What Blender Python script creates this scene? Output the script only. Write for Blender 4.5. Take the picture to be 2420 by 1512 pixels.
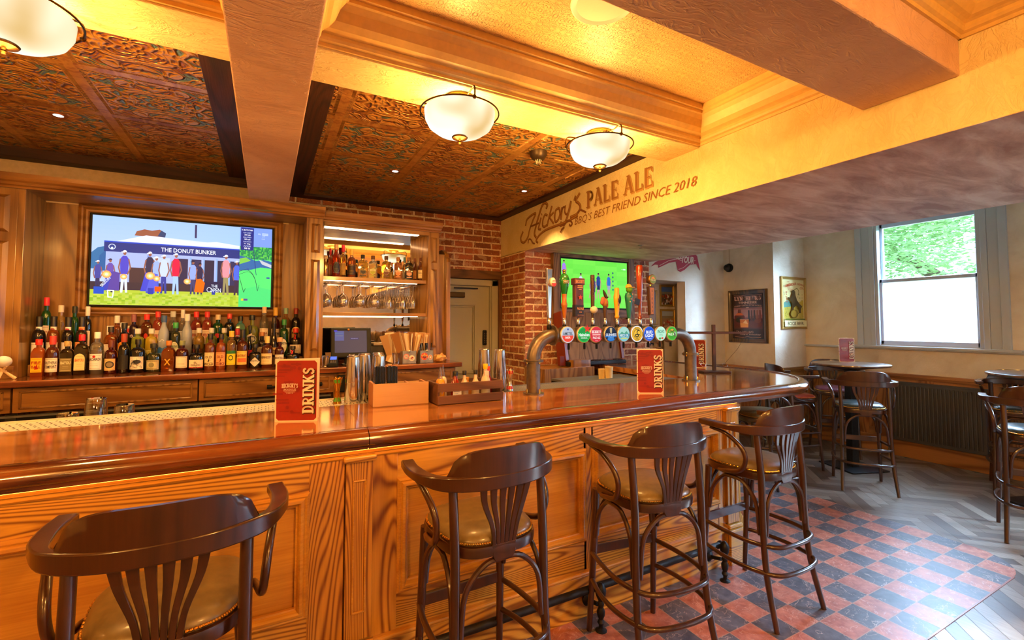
import bpy, math, random
from mathutils import Vector, Matrix, noise
from math import sin, cos, pi, radians, sqrt, atan2
random.seed(7)
sc = bpy.context.scene
COL = sc.collection
for o in list(bpy.data.objects): bpy.data.objects.remove(o)

# ---------------------------------------------------------------- camera, world, view
cam_d = bpy.data.cameras.new('camera'); cam = bpy.data.objects.new('camera', cam_d); COL.objects.link(cam)
cam.location = (0, 0, 1.55)
cam.rotation_euler = (radians(90 + 2.5), 0, radians(-28.28))
cam_d.sensor_width = 36; cam_d.lens = 1086 / 2420 * 36
cam_d.shift_x = -4 / 2420; cam_d.shift_y = -39 / 2420
cam_d.clip_start = .02
sc.camera = cam
sc.view_settings.view_transform = 'Standard'; sc.view_settings.look = 'None'
sc.view_settings.gamma = 1; sc.view_settings.use_curve_mapping = False
sc.view_settings.exposure = 1.08
W = bpy.data.worlds.new('world'); sc.world = W; W.use_nodes = True
wb = W.node_tree.nodes['Background']; wb.inputs[0].default_value = (.55, .76, 1.0, 1); wb.inputs[1].default_value = 3.0
try:
    sc.cycles.max_bounces = 7; sc.cycles.diffuse_bounces = 4; sc.cycles.glossy_bounces = 4
    sc.cycles.transmission_bounces = 6; sc.cycles.transparent_max_bounces = 12
    sc.cycles.sample_clamp_indirect = 4; sc.cycles.caustics_reflective = False; sc.cycles.caustics_refractive = False
    sc.cycles.use_denoising = True
except Exception: pass
def lamp(name, kind, loc, energy, color, size=.1, rot=(0, 0, 0), sy=None):
    d = bpy.data.lights.new(name, kind); d.energy = energy; d.color = color
    if kind == 'AREA':
        d.size = size
        if sy: d.shape = 'RECTANGLE'; d.size_y = sy
    elif kind == 'POINT': d.shadow_soft_size = size
    elif kind == 'SUN': d.angle = size
    o = bpy.data.objects.new(name, d); o.location = loc; o.rotation_euler = rot; COL.objects.link(o); return o
WARM = (1.0, .50, .12)
# daylight through the window openings (portals guide the sky light)
for nm, y0, y1, z0, z1 in (('w', 1.9, 2.85, 1.33, 2.73), ('w', -1.2, 0.2, 1.33, 2.73), ('w', -3.4, -2.0, 1.33, 2.73)):
    p = lamp('window_portal', 'AREA', (6.93, (y0 + y1) / 2, (z0 + z1) / 2), 1, (1, 1, 1), y1 - y0, (0, radians(90), 0), z1 - z0)
    p.data.cycles.is_portal = True
    p.data.size = z1 - z0; p.data.size_y = y1 - y0
    # bright overcast sky seen from each window, standing outside and above the opening
    s = lamp('sky_glow', 'AREA', (8.3, (y0 + y1) / 2, 3.9), 850 if y0 > 1 else 2500, (.50, .72, 1.0), 1.6, (0, radians(52), 0), 1.8)
sun = lamp('sun', 'SUN', (12, -6, 9), 5.0, (1, .95, .86), radians(1.0), (0, 0, 0))
sun.rotation_euler = Vector((-.80, .30, -.58)).to_track_quat('-Z', 'Y').to_euler()

# ---------------------------------------------------------------- helpers: colour, material
def S(h):
    if isinstance(h, str):
        h = h.lstrip('#'); c = [int(h[i:i + 2], 16) / 255 for i in (0, 2, 4)]
    else: c = list(h)
    return tuple((x / 12.92 if x <= .04045 else ((x + .055) / 1.055) ** 2.4) for x in c) + (1,)
MATS = {}
class NT:
    def __init__(s, name):
        s.m = bpy.data.materials.new(name); s.m.use_nodes = True; s.t = s.m.node_tree; s.b = s.t.nodes['Principled BSDF']
        s.out = s.t.nodes['Material Output']
    def n(s, ty, **k):
        return s.t.nodes.new(ty)
    def l(s, a, b): s.t.links.new(a, b)
    def math(s, op, a, b=None, c=None):
        x = s.t.nodes.new('ShaderNodeMath'); x.operation = op
        for i, v in enumerate((a, b, c)):
            if v is None: continue
            if isinstance(v, (int, float)): x.inputs[i].default_value = v
            else: s.l(v, x.inputs[i])
        return x.outputs[0]
    def ramp(s, fac, stops):
        x = s.t.nodes.new('ShaderNodeValToRGB'); e = x.color_ramp.elements
        while len(e) < len(stops): e.new(.5)
        for q, (p, c) in zip(e, stops): q.position = p; q.color = c if not isinstance(c, str) else S(c)
        s.l(fac, x.inputs[0]); return x.outputs[0]
    def noise(s, vec, scale, detail=2, rough=.5, dist=0):
        x = s.t.nodes.new('ShaderNodeTexNoise'); x.inputs['Scale'].default_value = scale; x.inputs['Detail'].default_value = detail
        x.inputs['Roughness'].default_value = rough; x.inputs['Distortion'].default_value = dist; s.l(vec, x.inputs['Vector']); return x.outputs[0]
    def map(s, vec, sc_=(1, 1, 1), loc=(0, 0, 0), rot=(0, 0, 0)):
        x = s.t.nodes.new('ShaderNodeMapping'); x.inputs['Scale'].default_value = sc_; x.inputs['Location'].default_value = loc
        x.inputs['Rotation'].default_value = rot; s.l(vec, x.inputs['Vector']); return x.outputs[0]
    def mix(s, fac, a, b, mode='MIX'):
        x = s.t.nodes.new('ShaderNodeMix'); x.data_type = 'RGBA'; x.blend_type = mode
        for i, v in ((0, fac), (6, a), (7, b)):
            if isinstance(v, (int, float)): x.inputs[i].default_value = v
            elif isinstance(v, str): x.inputs[i].default_value = S(v)
            elif isinstance(v, tuple): x.inputs[i].default_value = v
            else: s.l(v, x.inputs[i])
        return x.outputs[2]
    def bump(s, h, strength=.3, dist=.01):
        x = s.t.nodes.new('ShaderNodeBump'); x.inputs['Strength'].default_value = strength; x.inputs['Distance'].default_value = dist
        s.l(h, x.inputs['Height']); s.l(x.outputs[0], s.b.inputs['Normal']); return x
    def obj(s): return s.n('ShaderNodeTexCoord').outputs['Object']
    def set(s, **k):
        for a, v in k.items(): s.b.inputs[a.replace('_', ' ')].default_value = v
def plain(name, col, rough=.5, metal=0, coat=0, noisy=0, bump=0, **kw):
    if name in MATS: return MATS[name]
    t = NT(name); c = S(col); t.set(Roughness=rough, Metallic=metal)
    t.b.inputs['Coat Weight'].default_value = coat; t.b.inputs['Coat Roughness'].default_value = .12
    v = t.obj(); n = t.noise(v, 35, 3)
    d = tuple(x * (1 - noisy) for x in c[:3]) + (1,)
    t.l(t.ramp(n, [(.3, d), (.7, c)]), t.b.inputs['Base Color'])
    if bump: t.bump(n, bump, .004)
    for a, q in kw.items(): t.b.inputs[a.replace('_', ' ')].default_value = q
    MATS[name] = t.m; return t.m
def wood(name, light, dark, axis='x', rough=.35, coat=.4, rings=26, scale=1.0, fibre=.35, bmp=.08, mid=None):
    if name in MATS: return MATS[name]
    t = NT(name); v = t.obj()
    a = {'x': 0, 'y': 1, 'z': 2}[axis]; s1 = [3.4 * scale] * 3; s1[a] = .34 * scale
    s2 = [150.] * 3; s2[a] = 5.
    n = t.noise(t.map(v, tuple(s1), (3.1, 1.7, .4)), 1, 1.0, .4, .1)
    w = t.math('SINE', t.math('MULTIPLY', n, rings * 12.5))
    w = t.math('MULTIPLY_ADD', w, .5, .5)
    w = t.math('POWER', w, 2.2)
    f = t.noise(t.map(v, tuple(s2)), 1, 2, .6)
    broad = t.noise(t.map(v, tuple(x * .6 for x in s1)), 1, 2)
    k = t.math('ADD', t.math('MULTIPLY', w, 1 - fibre), t.math('MULTIPLY', f, fibre))
    c = t.ramp(k, [(.12, S(light)), (.5, S(mid) if mid else tuple((p + q) / 2 for p, q in zip(S(light), S(dark)))), (.92, S(dark))])
    c = t.mix(t.math('MULTIPLY', broad, .4), c, tuple(x * .62 for x in S(light)[:3]) + (1,), 'MULTIPLY')
    t.l(c, t.b.inputs['Base Color']); t.set(Roughness=rough)
    t.b.inputs['Coat Weight'].default_value = coat; t.b.inputs['Coat Roughness'].default_value = .1
    if bmp: t.bump(f, bmp, .002)
    MATS[name] = t.m; return t.m
def printmat(name, rough=.5, emit=0, coat=0):
    if name in MATS: return MATS[name]
    t = NT(name); a = t.n('ShaderNodeAttribute'); a.attribute_name = 'Col'
    t.l(a.outputs['Color'], t.b.inputs['Base Color']); t.set(Roughness=rough)
    t.b.inputs['Coat Weight'].default_value = coat
    if emit:
        t.l(a.outputs['Color'], t.b.inputs['Emission Color']); t.b.inputs['Emission Strength'].default_value = emit
        t.b.inputs['Base Color'].default_value = (0, 0, 0, 1); t.t.links.remove(t.b.inputs['Base Color'].links[0])
    if emit: t.b.inputs['Specular IOR Level'].default_value = .2
    MATS[name] = t.m; return t.m
def glowmat(name, col, st):
    if name in MATS: return MATS[name]
    t = NT(name); e = t.n('ShaderNodeEmission'); e.inputs[0].default_value = S(col); e.inputs[1].default_value = st
    t.l(e.outputs[0], t.out.inputs['Surface']); MATS[name] = t.m; return t.m
def thinglass(name, tint='ffffff', refl=1.0, rough=.03):
    if name in MATS: return MATS[name]
    t = NT(name); tr = t.n('ShaderNodeBsdfTransparent'); tr.inputs[0].default_value = S(tint)
    g = t.n('ShaderNodeBsdfGlossy'); g.inputs['Roughness'].default_value = rough
    lw = t.n('ShaderNodeLayerWeight'); lw.inputs[0].default_value = .35
    f = t.math('MULTIPLY_ADD', lw.outputs['Facing'], .65 * refl, .09 * refl)
    mx = t.n('ShaderNodeMixShader'); t.l(f, mx.inputs[0]); t.l(tr.outputs[0], mx.inputs[1]); t.l(g.outputs[0], mx.inputs[2])
    t.l(mx.outputs[0], t.out.inputs['Surface']); MATS[name] = t.m; return t.m
def liquid(name, col, alpha=.55, rough=.06):
    """bottle glass with its contents: glossy, part see-through"""
    if name in MATS: return MATS[name]
    t = NT(name); t.b.inputs['Base Color'].default_value = S(col); t.set(Roughness=rough)
    t.b.inputs['Coat Weight'].default_value = 1; t.b.inputs['Coat Roughness'].default_value = .03
    t.b.inputs['Transmission Weight'].default_value = alpha; t.b.inputs['IOR'].default_value = 1.33
    MATS[name] = t.m; return t.m

# ---------------------------------------------------------------- helpers: objects
def tag(o, label=None, cat=None, group=None, kind=None):
    if label: o['label'] = label
    if cat: o['category'] = cat
    if group: o['group'] = group
    if kind: o['kind'] = kind
    return o
def thing(name, label, cat, loc=(0, 0, 0), rz=0, group=None):
    o = bpy.data.objects.new(name, None); COL.objects.link(o); o.location = loc; o.rotation_euler = (0, 0, rz)
    o.empty_display_size = .05
    return tag(o, label, cat, group)
def copy_tree(o, parent=None):
    c = o.copy(); COL.objects.link(c); c.parent = parent
    for ch in list(o.children): copy_tree(ch, c)
    return c
def retag(o, label, group=None):
    o['label'] = label
    if group: o['group'] = group
    return o
class MB:
    def __init__(s): s.v = []; s.f = []; s.c = None; s.smooth = False
    def add(s, vs, fs, M=None):
        b = len(s.v)
        s.v += [tuple(M @ Vector(p)) for p in vs] if M is not None else [tuple(p) for p in vs]
        s.f += [[i + b for i in q] for q in fs]; return s
    def box(s, x0, x1, y0, y1, z0, z1, M=None):
        if x0 > x1: x0, x1 = x1, x0
        if y0 > y1: y0, y1 = y1, y0
        if z0 > z1: z0, z1 = z1, z0
        vs = [(x, y, z) for z in (z0, z1) for y in (y0, y1) for x in (x0, x1)]
        return s.add(vs, [(0, 2, 3, 1), (4, 5, 7, 6), (0, 1, 5, 4), (2, 6, 7, 3), (0, 4, 6, 2), (1, 3, 7, 5)], M)
    def prism(s, poly, z0, z1, M=None):
        a = sum(poly[i][0] * poly[(i + 1) % len(poly)][1] - poly[(i + 1) % len(poly)][0] * poly[i][1] for i in range(len(poly)))
        if a < 0: poly = poly[::-1]
        n = len(poly); vs = [(x, y, z0) for x, y in poly] + [(x, y, z1) for x, y in poly]
        fs = [list(range(n))[::-1], list(range(n, 2 * n))] + [(i, (i + 1) % n, (i + 1) % n + n, i + n) for i in range(n)]
        return s.add(vs, fs, M)
    def lathe(s, prof, seg=16, c=(0, 0, 0), sq=0, dy=1, M=None, cap=True):
        """profile of (radius, z); sq > 0 squares the section"""
        vs = []; n = len(prof)
        for r, z in prof:
            for i in range(seg):
                a = 2 * pi * (i + .5) / seg; ca, sa = cos(a), sin(a); k = 1
                q = sq(z) if callable(sq) else sq
                if q: k = 1 + q * (1 / max(abs(ca), abs(sa)) - 1)
                vs.append((c[0] + r * k * ca, c[1] + r * k * sa * dy, c[2] + z))
        fs = [(j * seg + i, j * seg + (i + 1) % seg, (j + 1) * seg + (i + 1) % seg, (j + 1) * seg + i) for j in range(n - 1) for i in range(seg)]
        if cap:
            if prof[0][0] > 1e-5: fs.append(list(range(seg))[::-1])
            if prof[-1][0] > 1e-5: fs.append([(n - 1) * seg + i for i in range(seg)])
        return s.add(vs, fs, M)
    def ball(s, c, r, seg=12, rings=8, M=None):
        if isinstance(r, (int, float)): r = (r, r, r)
        vs = [(c[0], c[1], c[2] - r[2])]
        for j in range(1, rings):
            t = pi * j / rings
            for i in range(seg):
                a = 2 * pi * i / seg; vs.append((c[0] + r[0] * sin(t) * cos(a), c[1] + r[1] * sin(t) * sin(a), c[2] - r[2] * cos(t)))
        vs.append((c[0], c[1], c[2] + r[2])); L = len(vs) - 1; fs = []
        for i in range(seg):
            k = (i + 1) % seg; fs.append((0, 1 + k, 1 + i)); fs.append((L, L - seg + i, L - seg + k))
            for j in range(rings - 2):
                b = 1 + j * seg; fs.append((b + i, b + k, b + seg + k, b + seg + i))
        return s.add(vs, fs, M)
    def tube(s, pts, r, seg=8, closed=False, smooth=0, M=None, flat=1.0, up=None):
        """tube along pts; r radius or list; flat squashes across 'up'"""
        P = [Vector(p) for p in pts]; R = list(r) if isinstance(r, (list, tuple)) else [r] * len(P)
        if smooth:
            Q = []; RR = []; n = len(P); rng = n if closed else n - 1
            for i in range(rng):
                p0 = P[(i - 1) % n] if closed or i > 0 else P[0] * 2 - P[1]
                p1 = P[i]; p2 = P[(i + 1) % n]
                p3 = P[(i + 2) % n] if closed or i < n - 2 else P[-1] * 2 - P[-2]
                for k in range(smooth):
                    t = k / smooth
                    Q.append(.5 * ((2 * p1) + (p2 - p0) * t + (2 * p0 - 5 * p1 + 4 * p2 - p3) * t * t + (3 * p1 - p0 - 3 * p2 + p3) * t ** 3))
                    RR.append(R[i] * (1 - t) + R[(i + 1) % n] * t)
            if not closed: Q.append(P[-1]); RR.append(R[-1])
            P, R = Q, RR
        n = len(P); vs = []; prev = None
        for i in range(n):
            d = (P[(i + 1) % n] - P[i - 1]) if closed else (P[min(i + 1, n - 1)] - P[max(i - 1, 0)])
            if d.length < 1e-9: d = Vector((0, 0, 1))
            d.normalize()
            if up is not None: u = Vector(up)
            else: u = prev if prev is not None else (Vector((0, 0, 1)) if abs(d.z) < .9 else Vector((1, 0, 0)))
            u = (u - d * u.dot(d))
            if u.length < 1e-6: u = d.orthogonal()
            u.normalize(); prev = u; w = d.cross(u)
            for k in range(seg):
                a = 2 * pi * k / seg; vs.append(P[i] + (u * cos(a) * flat + w * sin(a)) * R[i])
        m = n if closed else n - 1
        fs = [(i * seg + k, i * seg + (k + 1) % seg, ((i + 1) % n) * seg + (k + 1) % seg, ((i + 1) % n) * seg + k) for i in range(m) for k in range(seg)]
        if not closed: fs += [list(range(seg))[::-1], [(n - 1) * seg + k for k in range(seg)]]
        return s.add(vs, fs, M)
    def sweep(s, path, sections, M=None, closed=False):
        """path of points, sections[i] = list of offsets (outward, up) at each point; horizontal path"""
        n = len(path); k = len(sections[0]); vs = []
        for i in range(n):
            a = Vector(path[(i - 1) % n] if closed or i else path[0]); b = Vector(path[(i + 1) % n] if closed or i < n - 1 else path[-1])
            d = (b - a); d.z = 0; d.normalize(); w = Vector((d.y, -d.x, 0))
            for (o, u) in sections[i]: vs.append(Vector(path[i]) + w * o + Vector((0, 0, u)))
        m = n if closed else n - 1
        fs = [(i * k + j, ((i + 1) % n) * k + j, ((i + 1) % n) * k + (j + 1) % k, i * k + (j + 1) % k) for i in range(m) for j in range(k)]
        if not closed: fs += [list(range(k)), [(n - 1) * k + j for j in range(k)][::-1]]
        return s.add(vs, fs, M)
    def build(s, name, mat, parent=None, smooth=False, bevel=0, loc=None, rot=None, bseg=2, label=None):
        me = bpy.data.meshes.new(name); me.from_pydata(s.v, [], s.f)
        import bmesh
        bm = bmesh.new(); bm.from_mesh(me); bmesh.ops.recalc_face_normals(bm, faces=bm.faces); bm.to_mesh(me); bm.free()
        if mat: me.materials.append(mat)
        if smooth:
            for p in me.polygons: p.use_smooth = True
            try:
                me.set_sharp_from_angle(angle=radians(38))
            except Exception: pass
        o = bpy.data.objects.new(name, me); COL.objects.link(o)
        if parent: o.parent = parent
        if loc: o.location = loc
        if rot: o.rotation_euler = rot
        if bevel:
            b = o.modifiers.new('bevel', 'BEVEL'); b.width = bevel; b.segments = bseg; b.limit_method = 'ANGLE'; b.angle_limit = radians(40)
        if label: o['label'] = label
        return o
def box(name, mat, x0, x1, y0, y1, z0, z1, parent=None, bevel=0, **k):
    return MB().box(x0, x1, y0, y1, z0, z1).build(name, mat, parent, bevel=bevel, **k)

# ---------------------------------------------------------------- flat printed pictures and lettering
TXT = {}
def text_geo(s, bold=0, shear=0):
    k = (s, bold, shear)
    if k in TXT: return TXT[k]
    c = bpy.data.curves.new('t', 'FONT'); c.body = s; c.size = 1; c.resolution_u = 2; c.offset = bold; c.shear = shear; c.dimensions = '2D'
    c.align_x = 'LEFT'
    o = bpy.data.objects.new('t', c); COL.objects.link(o)
    dg = bpy.context.evaluated_depsgraph_get(); dg.update(); me = bpy.data.meshes.new_from_object(o.evaluated_get(dg))
    V = [(v.co.x, v.co.y) for v in me.vertices]; Fs = [list(p.vertices) for p in me.polygons]
    bpy.data.objects.remove(o); bpy.data.curves.remove(c); bpy.data.meshes.remove(me)
    if V:
        x0 = min(v[0] for v in V); x1 = max(v[0] for v in V); y0 = min(v[1] for v in V); y1 = max(v[1] for v in V)
    else: x0 = x1 = y0 = y1 = 0; x1 = 1; y1 = 1
    TXT[k] = (V, Fs, x0, x1, y0, y1); return TXT[k]
def arc(cx, cy, rx, ry, a0, a1, n=8): return [(cx + rx * cos(radians(a0 + (a1 - a0) * i / n)), cy + ry * sin(radians(a0 + (a1 - a0) * i / n))) for i in range(n + 1)]
# slab lettering: (width, strokes as (points, thickness), slabs as (x, z, width))
def slab_letters():
    t, h, f = .24, .13, .13
    G = {}
    G['I'] = (.46, [([(.23, 0), (.23, 1)], t)], [(.23, 0, .44), (.23, 1, .44)])
    G['D'] = (.80, [([(.22, 0), (.22, 1)], t), ([(.2, .93)] + arc(.38, .5, .3, .43, 90, -90, 10) + [(.2, .07)], .16)], [(.16, 0, .3), (.16, 1, .3)])
    G['R'] = (.84, [([(.22, 0), (.22, 1)], t), ([(.2, .93)] + arc(.42, .72, .24, .21, 90, -90, 8) + [(.2, .5)], .15), ([(.44, .5), (.66, .06)], t * .9)], [(.2, 0, .4), (.16, 1, .3), (.7, 0, .3)])
    G['N'] = (.92, [([(.2, 0), (.2, 1)], h), ([(.74, 0), (.74, 1)], h), ([(.2, .95), (.74, .05)], t)], [(.2, 0, .34), (.14, 1, .26), (.74, 1, .34)])
    G['K'] = (.88, [([(.22, 0), (.22, 1)], t), ([(.28, .42), (.7, .95)], h), ([(.4, .6), (.72, .05)], t * .95)], [(.2, 0, .38), (.2, 1, .38), (.7, 1, .3), (.74, 0, .28)])
    G['S'] = (.72, [(arc(.36, .74, .22, .2, 30, 180, 8) + arc(.36, .30, .24, .24, 90, -150, 12)[0:], .19)], [])
    G['S'] = (.72, [([(.58, .8), (.5, .91), (.34, .93), (.2, .86), (.15, .73), (.22, .62), (.38, .53), (.52, .44), (.58, .3), (.52, .15), (.37, .07), (.22, .09), (.12, .2)], .18)], [(.12, .1, .06)])
    G['H'] = (.92, [([(.22, 0), (.22, 1)], t), ([(.7, 0), (.7, 1)], t), ([(.22, .5), (.7, .5)], h)], [(.22, 0, .38), (.22, 1, .38), (.7, 0, .38), (.7, 1, .38)])
    G['C'] = (.78, [(arc(.42, .5, .29, .42, 50, 310, 14), .19)], [])
    G['O'] = (.84, [(arc(.42, .5, .29, .42, 0, 360, 18), .19)], [])
    G['Y'] = (.84, [([(.42, 0), (.42, .45)], t), ([(.42, .45), (.12, .95)], .17), ([(.42, .45), (.72, .95)], .12)], [(.42, 0, .4), (.14, 1, .28), (.7, 1, .28)])
    G['P'] = (.76, [([(.22, 0), (.22, 1)], t), ([(.2, .93)] + arc(.40, .7, .23, .23, 90, -90, 8) + [(.2, .47)], .15)], [(.2, 0, .4), (.16, 1, .3)])
    G['A'] = (.88, [([(.14, .02), (.44, .98)], h), ([(.74, .02), (.44, .98)], t), ([(.24, .32), (.64, .32)], .09)], [(.14, 0, .28), (.74, 0, .32), (.4, 1, .24)])
    G['L'] = (.72, [([(.22, 0), (.22, 1)], t), ([(.2, .06), (.66, .06)], .13), ([(.64, .02), (.64, .3)], .1)], [(.2, 1, .38)])
    G['E'] = (.76, [([(.22, 0), (.22, 1)], t), ([(.2, .06), (.68, .06)], .13), ([(.66, .02), (.66, .28)], .1), ([(.2, .94), (.66, .94)], .13), ([(.64, .74), (.64, .98)], .1), ([(.2, .5), (.52, .5)], .1), ([(.52, .36), (.52, .64)], .07)], [])
    G["'"] = (.26, [([(.13, 1.0), (.1, .74)], .13)], [])
    G[' '] = (.36, [], [])
    G['T'] = (.8, [([(.4, 0), (.4, 1)], t), ([(.06, .94), (.74, .94)], .13), ([(.08, .72), (.08, .98)], .1), ([(.72, .72), (.72, .98)], .1)], [(.4, 0, .4)])
    G['U'] = (.88, [([(.2, 1), (.2, .3)] + arc(.45, .3, .25, .23, 180, 360, 8) + [(.7, 1)], .16)], [(.2, 1, .34), (.7, 1, .34)])
    G['B'] = (.8, [([(.22, 0), (.22, 1)], t), ([(.2, .93)] + arc(.4, .74, .2, .19, 90, -90, 6) + [(.2, .52)], .14), ([(.2, .52)] + arc(.42, .29, .24, .23, 90, -90, 6) + [(.2, .07)], .14)], [(.16, 0, .3), (.16, 1, .3)])
    G['G'] = (.84, [(arc(.42, .5, .29, .42, 50, 330, 14), .19), ([(.68, .42), (.68, .1)], .17)], [(.62, .42, .32)])
    G['W'] = (1.1, [([(.14, 1), (.34, .02)], .2), ([(.34, .02), (.55, .95)], .12), ([(.55, .95), (.76, .02)], .2), ([(.76, .02), (.96, 1)], .12)], [(.14, 1, .3), (.96, 1, .28)])
    G['M'] = (1.08, [([(.2, 0), (.2, 1)], .13), ([(.2, .98), (.54, .1)], .2), ([(.54, .1), (.88, .98)], .12), ([(.88, 0), (.88, 1)], t)], [(.2, 0, .34), (.88, 0, .4), (.18, 1, .3), (.9, 1, .34)])
    return G
SLAB = slab_letters()
class Pic:
    """flat picture facing -Y: x to the right, z up; every shape lies a hair in front of the one before"""
    def __init__(s, step=.00025): s.v = []; s.f = []; s.c = []; s.k = 0; s.step = step
    def poly(s, pts, col, up=True):
        b = len(s.v); y = -s.k * s.step
        s.v += [(x, y, z) for x, z in pts]; s.f.append(list(range(b, b + len(pts)))); s.c.append(S(col) if isinstance(col, str) else col)
        if up: s.k += 1
        return s
    def rect(s, x0, x1, z0, z1, col, up=True): return s.poly([(x0, z0), (x1, z0), (x1, z1), (x0, z1)], col, up)
    def grid(s, x0, x1, z0, z1, nx, nz, fn):
        for i in range(nx):
            for j in range(nz):
                a, b = x0 + (x1 - x0) * i / nx, x0 + (x1 - x0) * (i + 1) / nx; c, d = z0 + (z1 - z0) * j / nz, z0 + (z1 - z0) * (j + 1) / nz
                s.rect(a, b, c, d, fn((i + .5) / nx, (j + .5) / nz), up=False)
        s.k += 1; return s
    def ell(s, x, z, rx, rz=None, col='ffffff', n=20, a0=0, a1=360, up=True):
        return s.poly(arc(x, z, rx, rz or rx, a0, a1, n)[:-1] if a1 - a0 == 360 else arc(x, z, rx, rz or rx, a0, a1, n), col, up)
    def line(s, pts, w, col, up=True):
        for i in range(len(pts) - 1):
            (x0, z0), (x1, z1) = pts[i], pts[i + 1]; d = sqrt((x1 - x0) ** 2 + (z1 - z0) ** 2) or 1
            nx, nz = -(z1 - z0) / d * w / 2, (x1 - x0) / d * w / 2; ex, ez = (x1 - x0) / d * w * .3, (z1 - z0) / d * w * .3
            if len(pts) == 2: ex = ez = 0
            s.poly([(x0 - ex - nx, z0 - ez - nz), (x1 + ex - nx, z1 + ez - nz), (x1 + ex + nx, z1 + ez + nz), (x0 - ex + nx, z0 - ez + nz)], col, up=False)
            s.k += .02
        if up: s.k += 1
        return s
    def star(s, x, z, r, col):
        return s.poly([(x + (r if i % 2 == 0 else r * .42) * sin(pi * i / 5), z + (r if i % 2 == 0 else r * .42) * cos(pi * i / 5)) for i in range(10)], col)
    def text(s, st, x, z, w, h, col, bold=.01, shear=0, rot=0, arch=0):
        """text centred on x, z, fitted to w by h; arch bends it upwards"""
        V, Fs, x0, x1, y0, y1 = text_geo(st, bold, shear); b = len(s.v); y = -s.k * s.step; c, q = cos(rot), sin(rot)
        for (a, e) in V:
            u = ((a - x0) / max(x1 - x0, 1e-6) - .5) * w; t = ((e - y0) / max(y1 - y0, 1e-6) - .5) * h
            t += arch * (1 - (2 * u / w) ** 2)
            s.v.append((x + u * c - t * q, y, z + u * q + t * c))
        cc = S(col)
        for f in Fs: s.f.append([i + b for i in f]); s.c.append(cc)
        s.k += 1; return s
    def slab(s, st, x, z, w, h, col, rot=0, arch=0, grow=0, dx=0, dz=0):
        tot = sum(SLAB[ch][0] for ch in st); c, q = cos(rot), sin(rot); cur = 0; b0 = len(s.v)
        P2 = Pic(); 
        for ch in st:
            ww, strokes, slabs = SLAB[ch]
            for pts, t in strokes: P2.line([(cur + a, e) for a, e in pts], t + grow, col)
            for (a, e, sw) in slabs:
                e2 = e - .055 if e > .5 else e + .055
                P2.line([(cur + a - sw / 2 - grow / 2, e2), (cur + a + sw / 2 + grow / 2, e2)], .12 + grow, col)
            cur += ww
        y = -s.k * s.step
        for (a, yy, e) in P2.v:
            u = (a / tot - .5) * w + dx; t = (e - .5) * h + dz; t += arch * (1 - (2 * u / w) ** 2)
            s.v.append((x + u * c - t * q, y + yy * .01, z + u * q + t * c))
        cc = S(col)
        for f in P2.f: s.f.append([i + b0 for i in f]); s.c.append(cc)
        s.k += 1; return s
    def build(s, name, mat, parent=None, loc=None, rot=None, bend=0, label=None, M=None, sy=1):
        v = s.v
        if bend:
            nv = []; nf = []; nc = []; st = bend * .3
            for f, c in zip(s.f, s.c):
                pts = [s.v[i] for i in f]; xa = min(p[0] for p in pts); xb = max(p[0] for p in pts)
                if xb - xa < st: nf.append([len(nv) + i for i in range(len(pts))]); nv += pts; nc.append(c); continue
                k = math.ceil((xb - xa) / st)
                for q in range(k):
                    lo = xa + (xb - xa) * q / k; hi = xa + (xb - xa) * (q + 1) / k; P = pts
                    for lim, sg in ((lo, 1), (hi, -1)):
                        R = []
                        for i in range(len(P)):
                            a, b = P[i], P[(i + 1) % len(P)]; da, db = (a[0] - lim) * sg, (b[0] - lim) * sg
                            if da >= 0: R.append(a)
                            if (da > 0 > db) or (da < 0 < db): u = da / (da - db); R.append((lim, a[1] + (b[1] - a[1]) * u, a[2] + (b[2] - a[2]) * u))
                        P = R
                        if len(P) < 3: break
                    if len(P) >= 3: nf.append([len(nv) + i for i in range(len(P))]); nv += P; nc.append(c)
            s.f = nf; s.c = nc; v = nv
        if bend: v = [((bend - y) * sin(x / bend), -(bend - y) * cos(x / bend), z) for x, y, z in v]
        if M is not None: v = [tuple(M @ Vector(p)) for p in v]
        me = bpy.data.meshes.new(name); me.from_pydata(v, [], s.f)
        at = me.color_attributes.new('Col', 'FLOAT_COLOR', 'CORNER'); dat = []
        for p in me.polygons: dat += list(s.c[p.index]) * p.loop_total
        at.data.foreach_set('color', dat); me.materials.append(mat)
        o = bpy.data.objects.new(name, me); COL.objects.link(o)
        if parent: o.parent = parent
        if loc: o.location = loc
        if rot: o.rotation_euler = rot
        if label: o['label'] = label
        return o
PAPER = printmat('printed_paper', .45)
GLOSSP = printmat('glossy_print', .25, coat=.3)
SCREEN = printmat('screen_picture', .4, emit=.6)

# ================================================================ SURFACE MATERIALS
def plaster(name, c1, c2, rough=.85, mot=1.6, bmp=.5, streak=None, mid=None):
    t = NT(name); v = t.obj()
    m = t.map(v, streak) if streak else v
    n = t.noise(m, mot, 5, .62, .6)
    t.l(t.ramp(n, [(.34, c1), (.5, mid or c1), (.66, c2)]), t.b.inputs['Base Color']); t.set(Roughness=rough)
    s1 = t.noise(t.map(v, (5, 16, 9), rot=(.3, .5, .6)), 1.1, 4, .6, 1.6)
    s2 = t.noise(v, 60, 3, .6)
    ridge = t.math('ABSOLUTE', t.math('SUBTRACT', s1, .5))
    ridge = t.math('SUBTRACT', 1, t.math('MINIMUM', t.math('MULTIPLY', ridge, 14), 1))
    h = t.math('ADD', t.math('MULTIPLY', ridge, .8), t.math('MULTIPLY', s2, .35))
    t.bump(h, bmp, .006); return t.m
M_WALL = plaster('wall_plaster', 'd0bea6', 'e8dccb', mid='dccdb8', bmp=.2)
M_CREAM = plaster('cream_plaster', 'dcc484', 'ecdaa4', mid='e4ce94', mot=2.4, bmp=.5)
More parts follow.
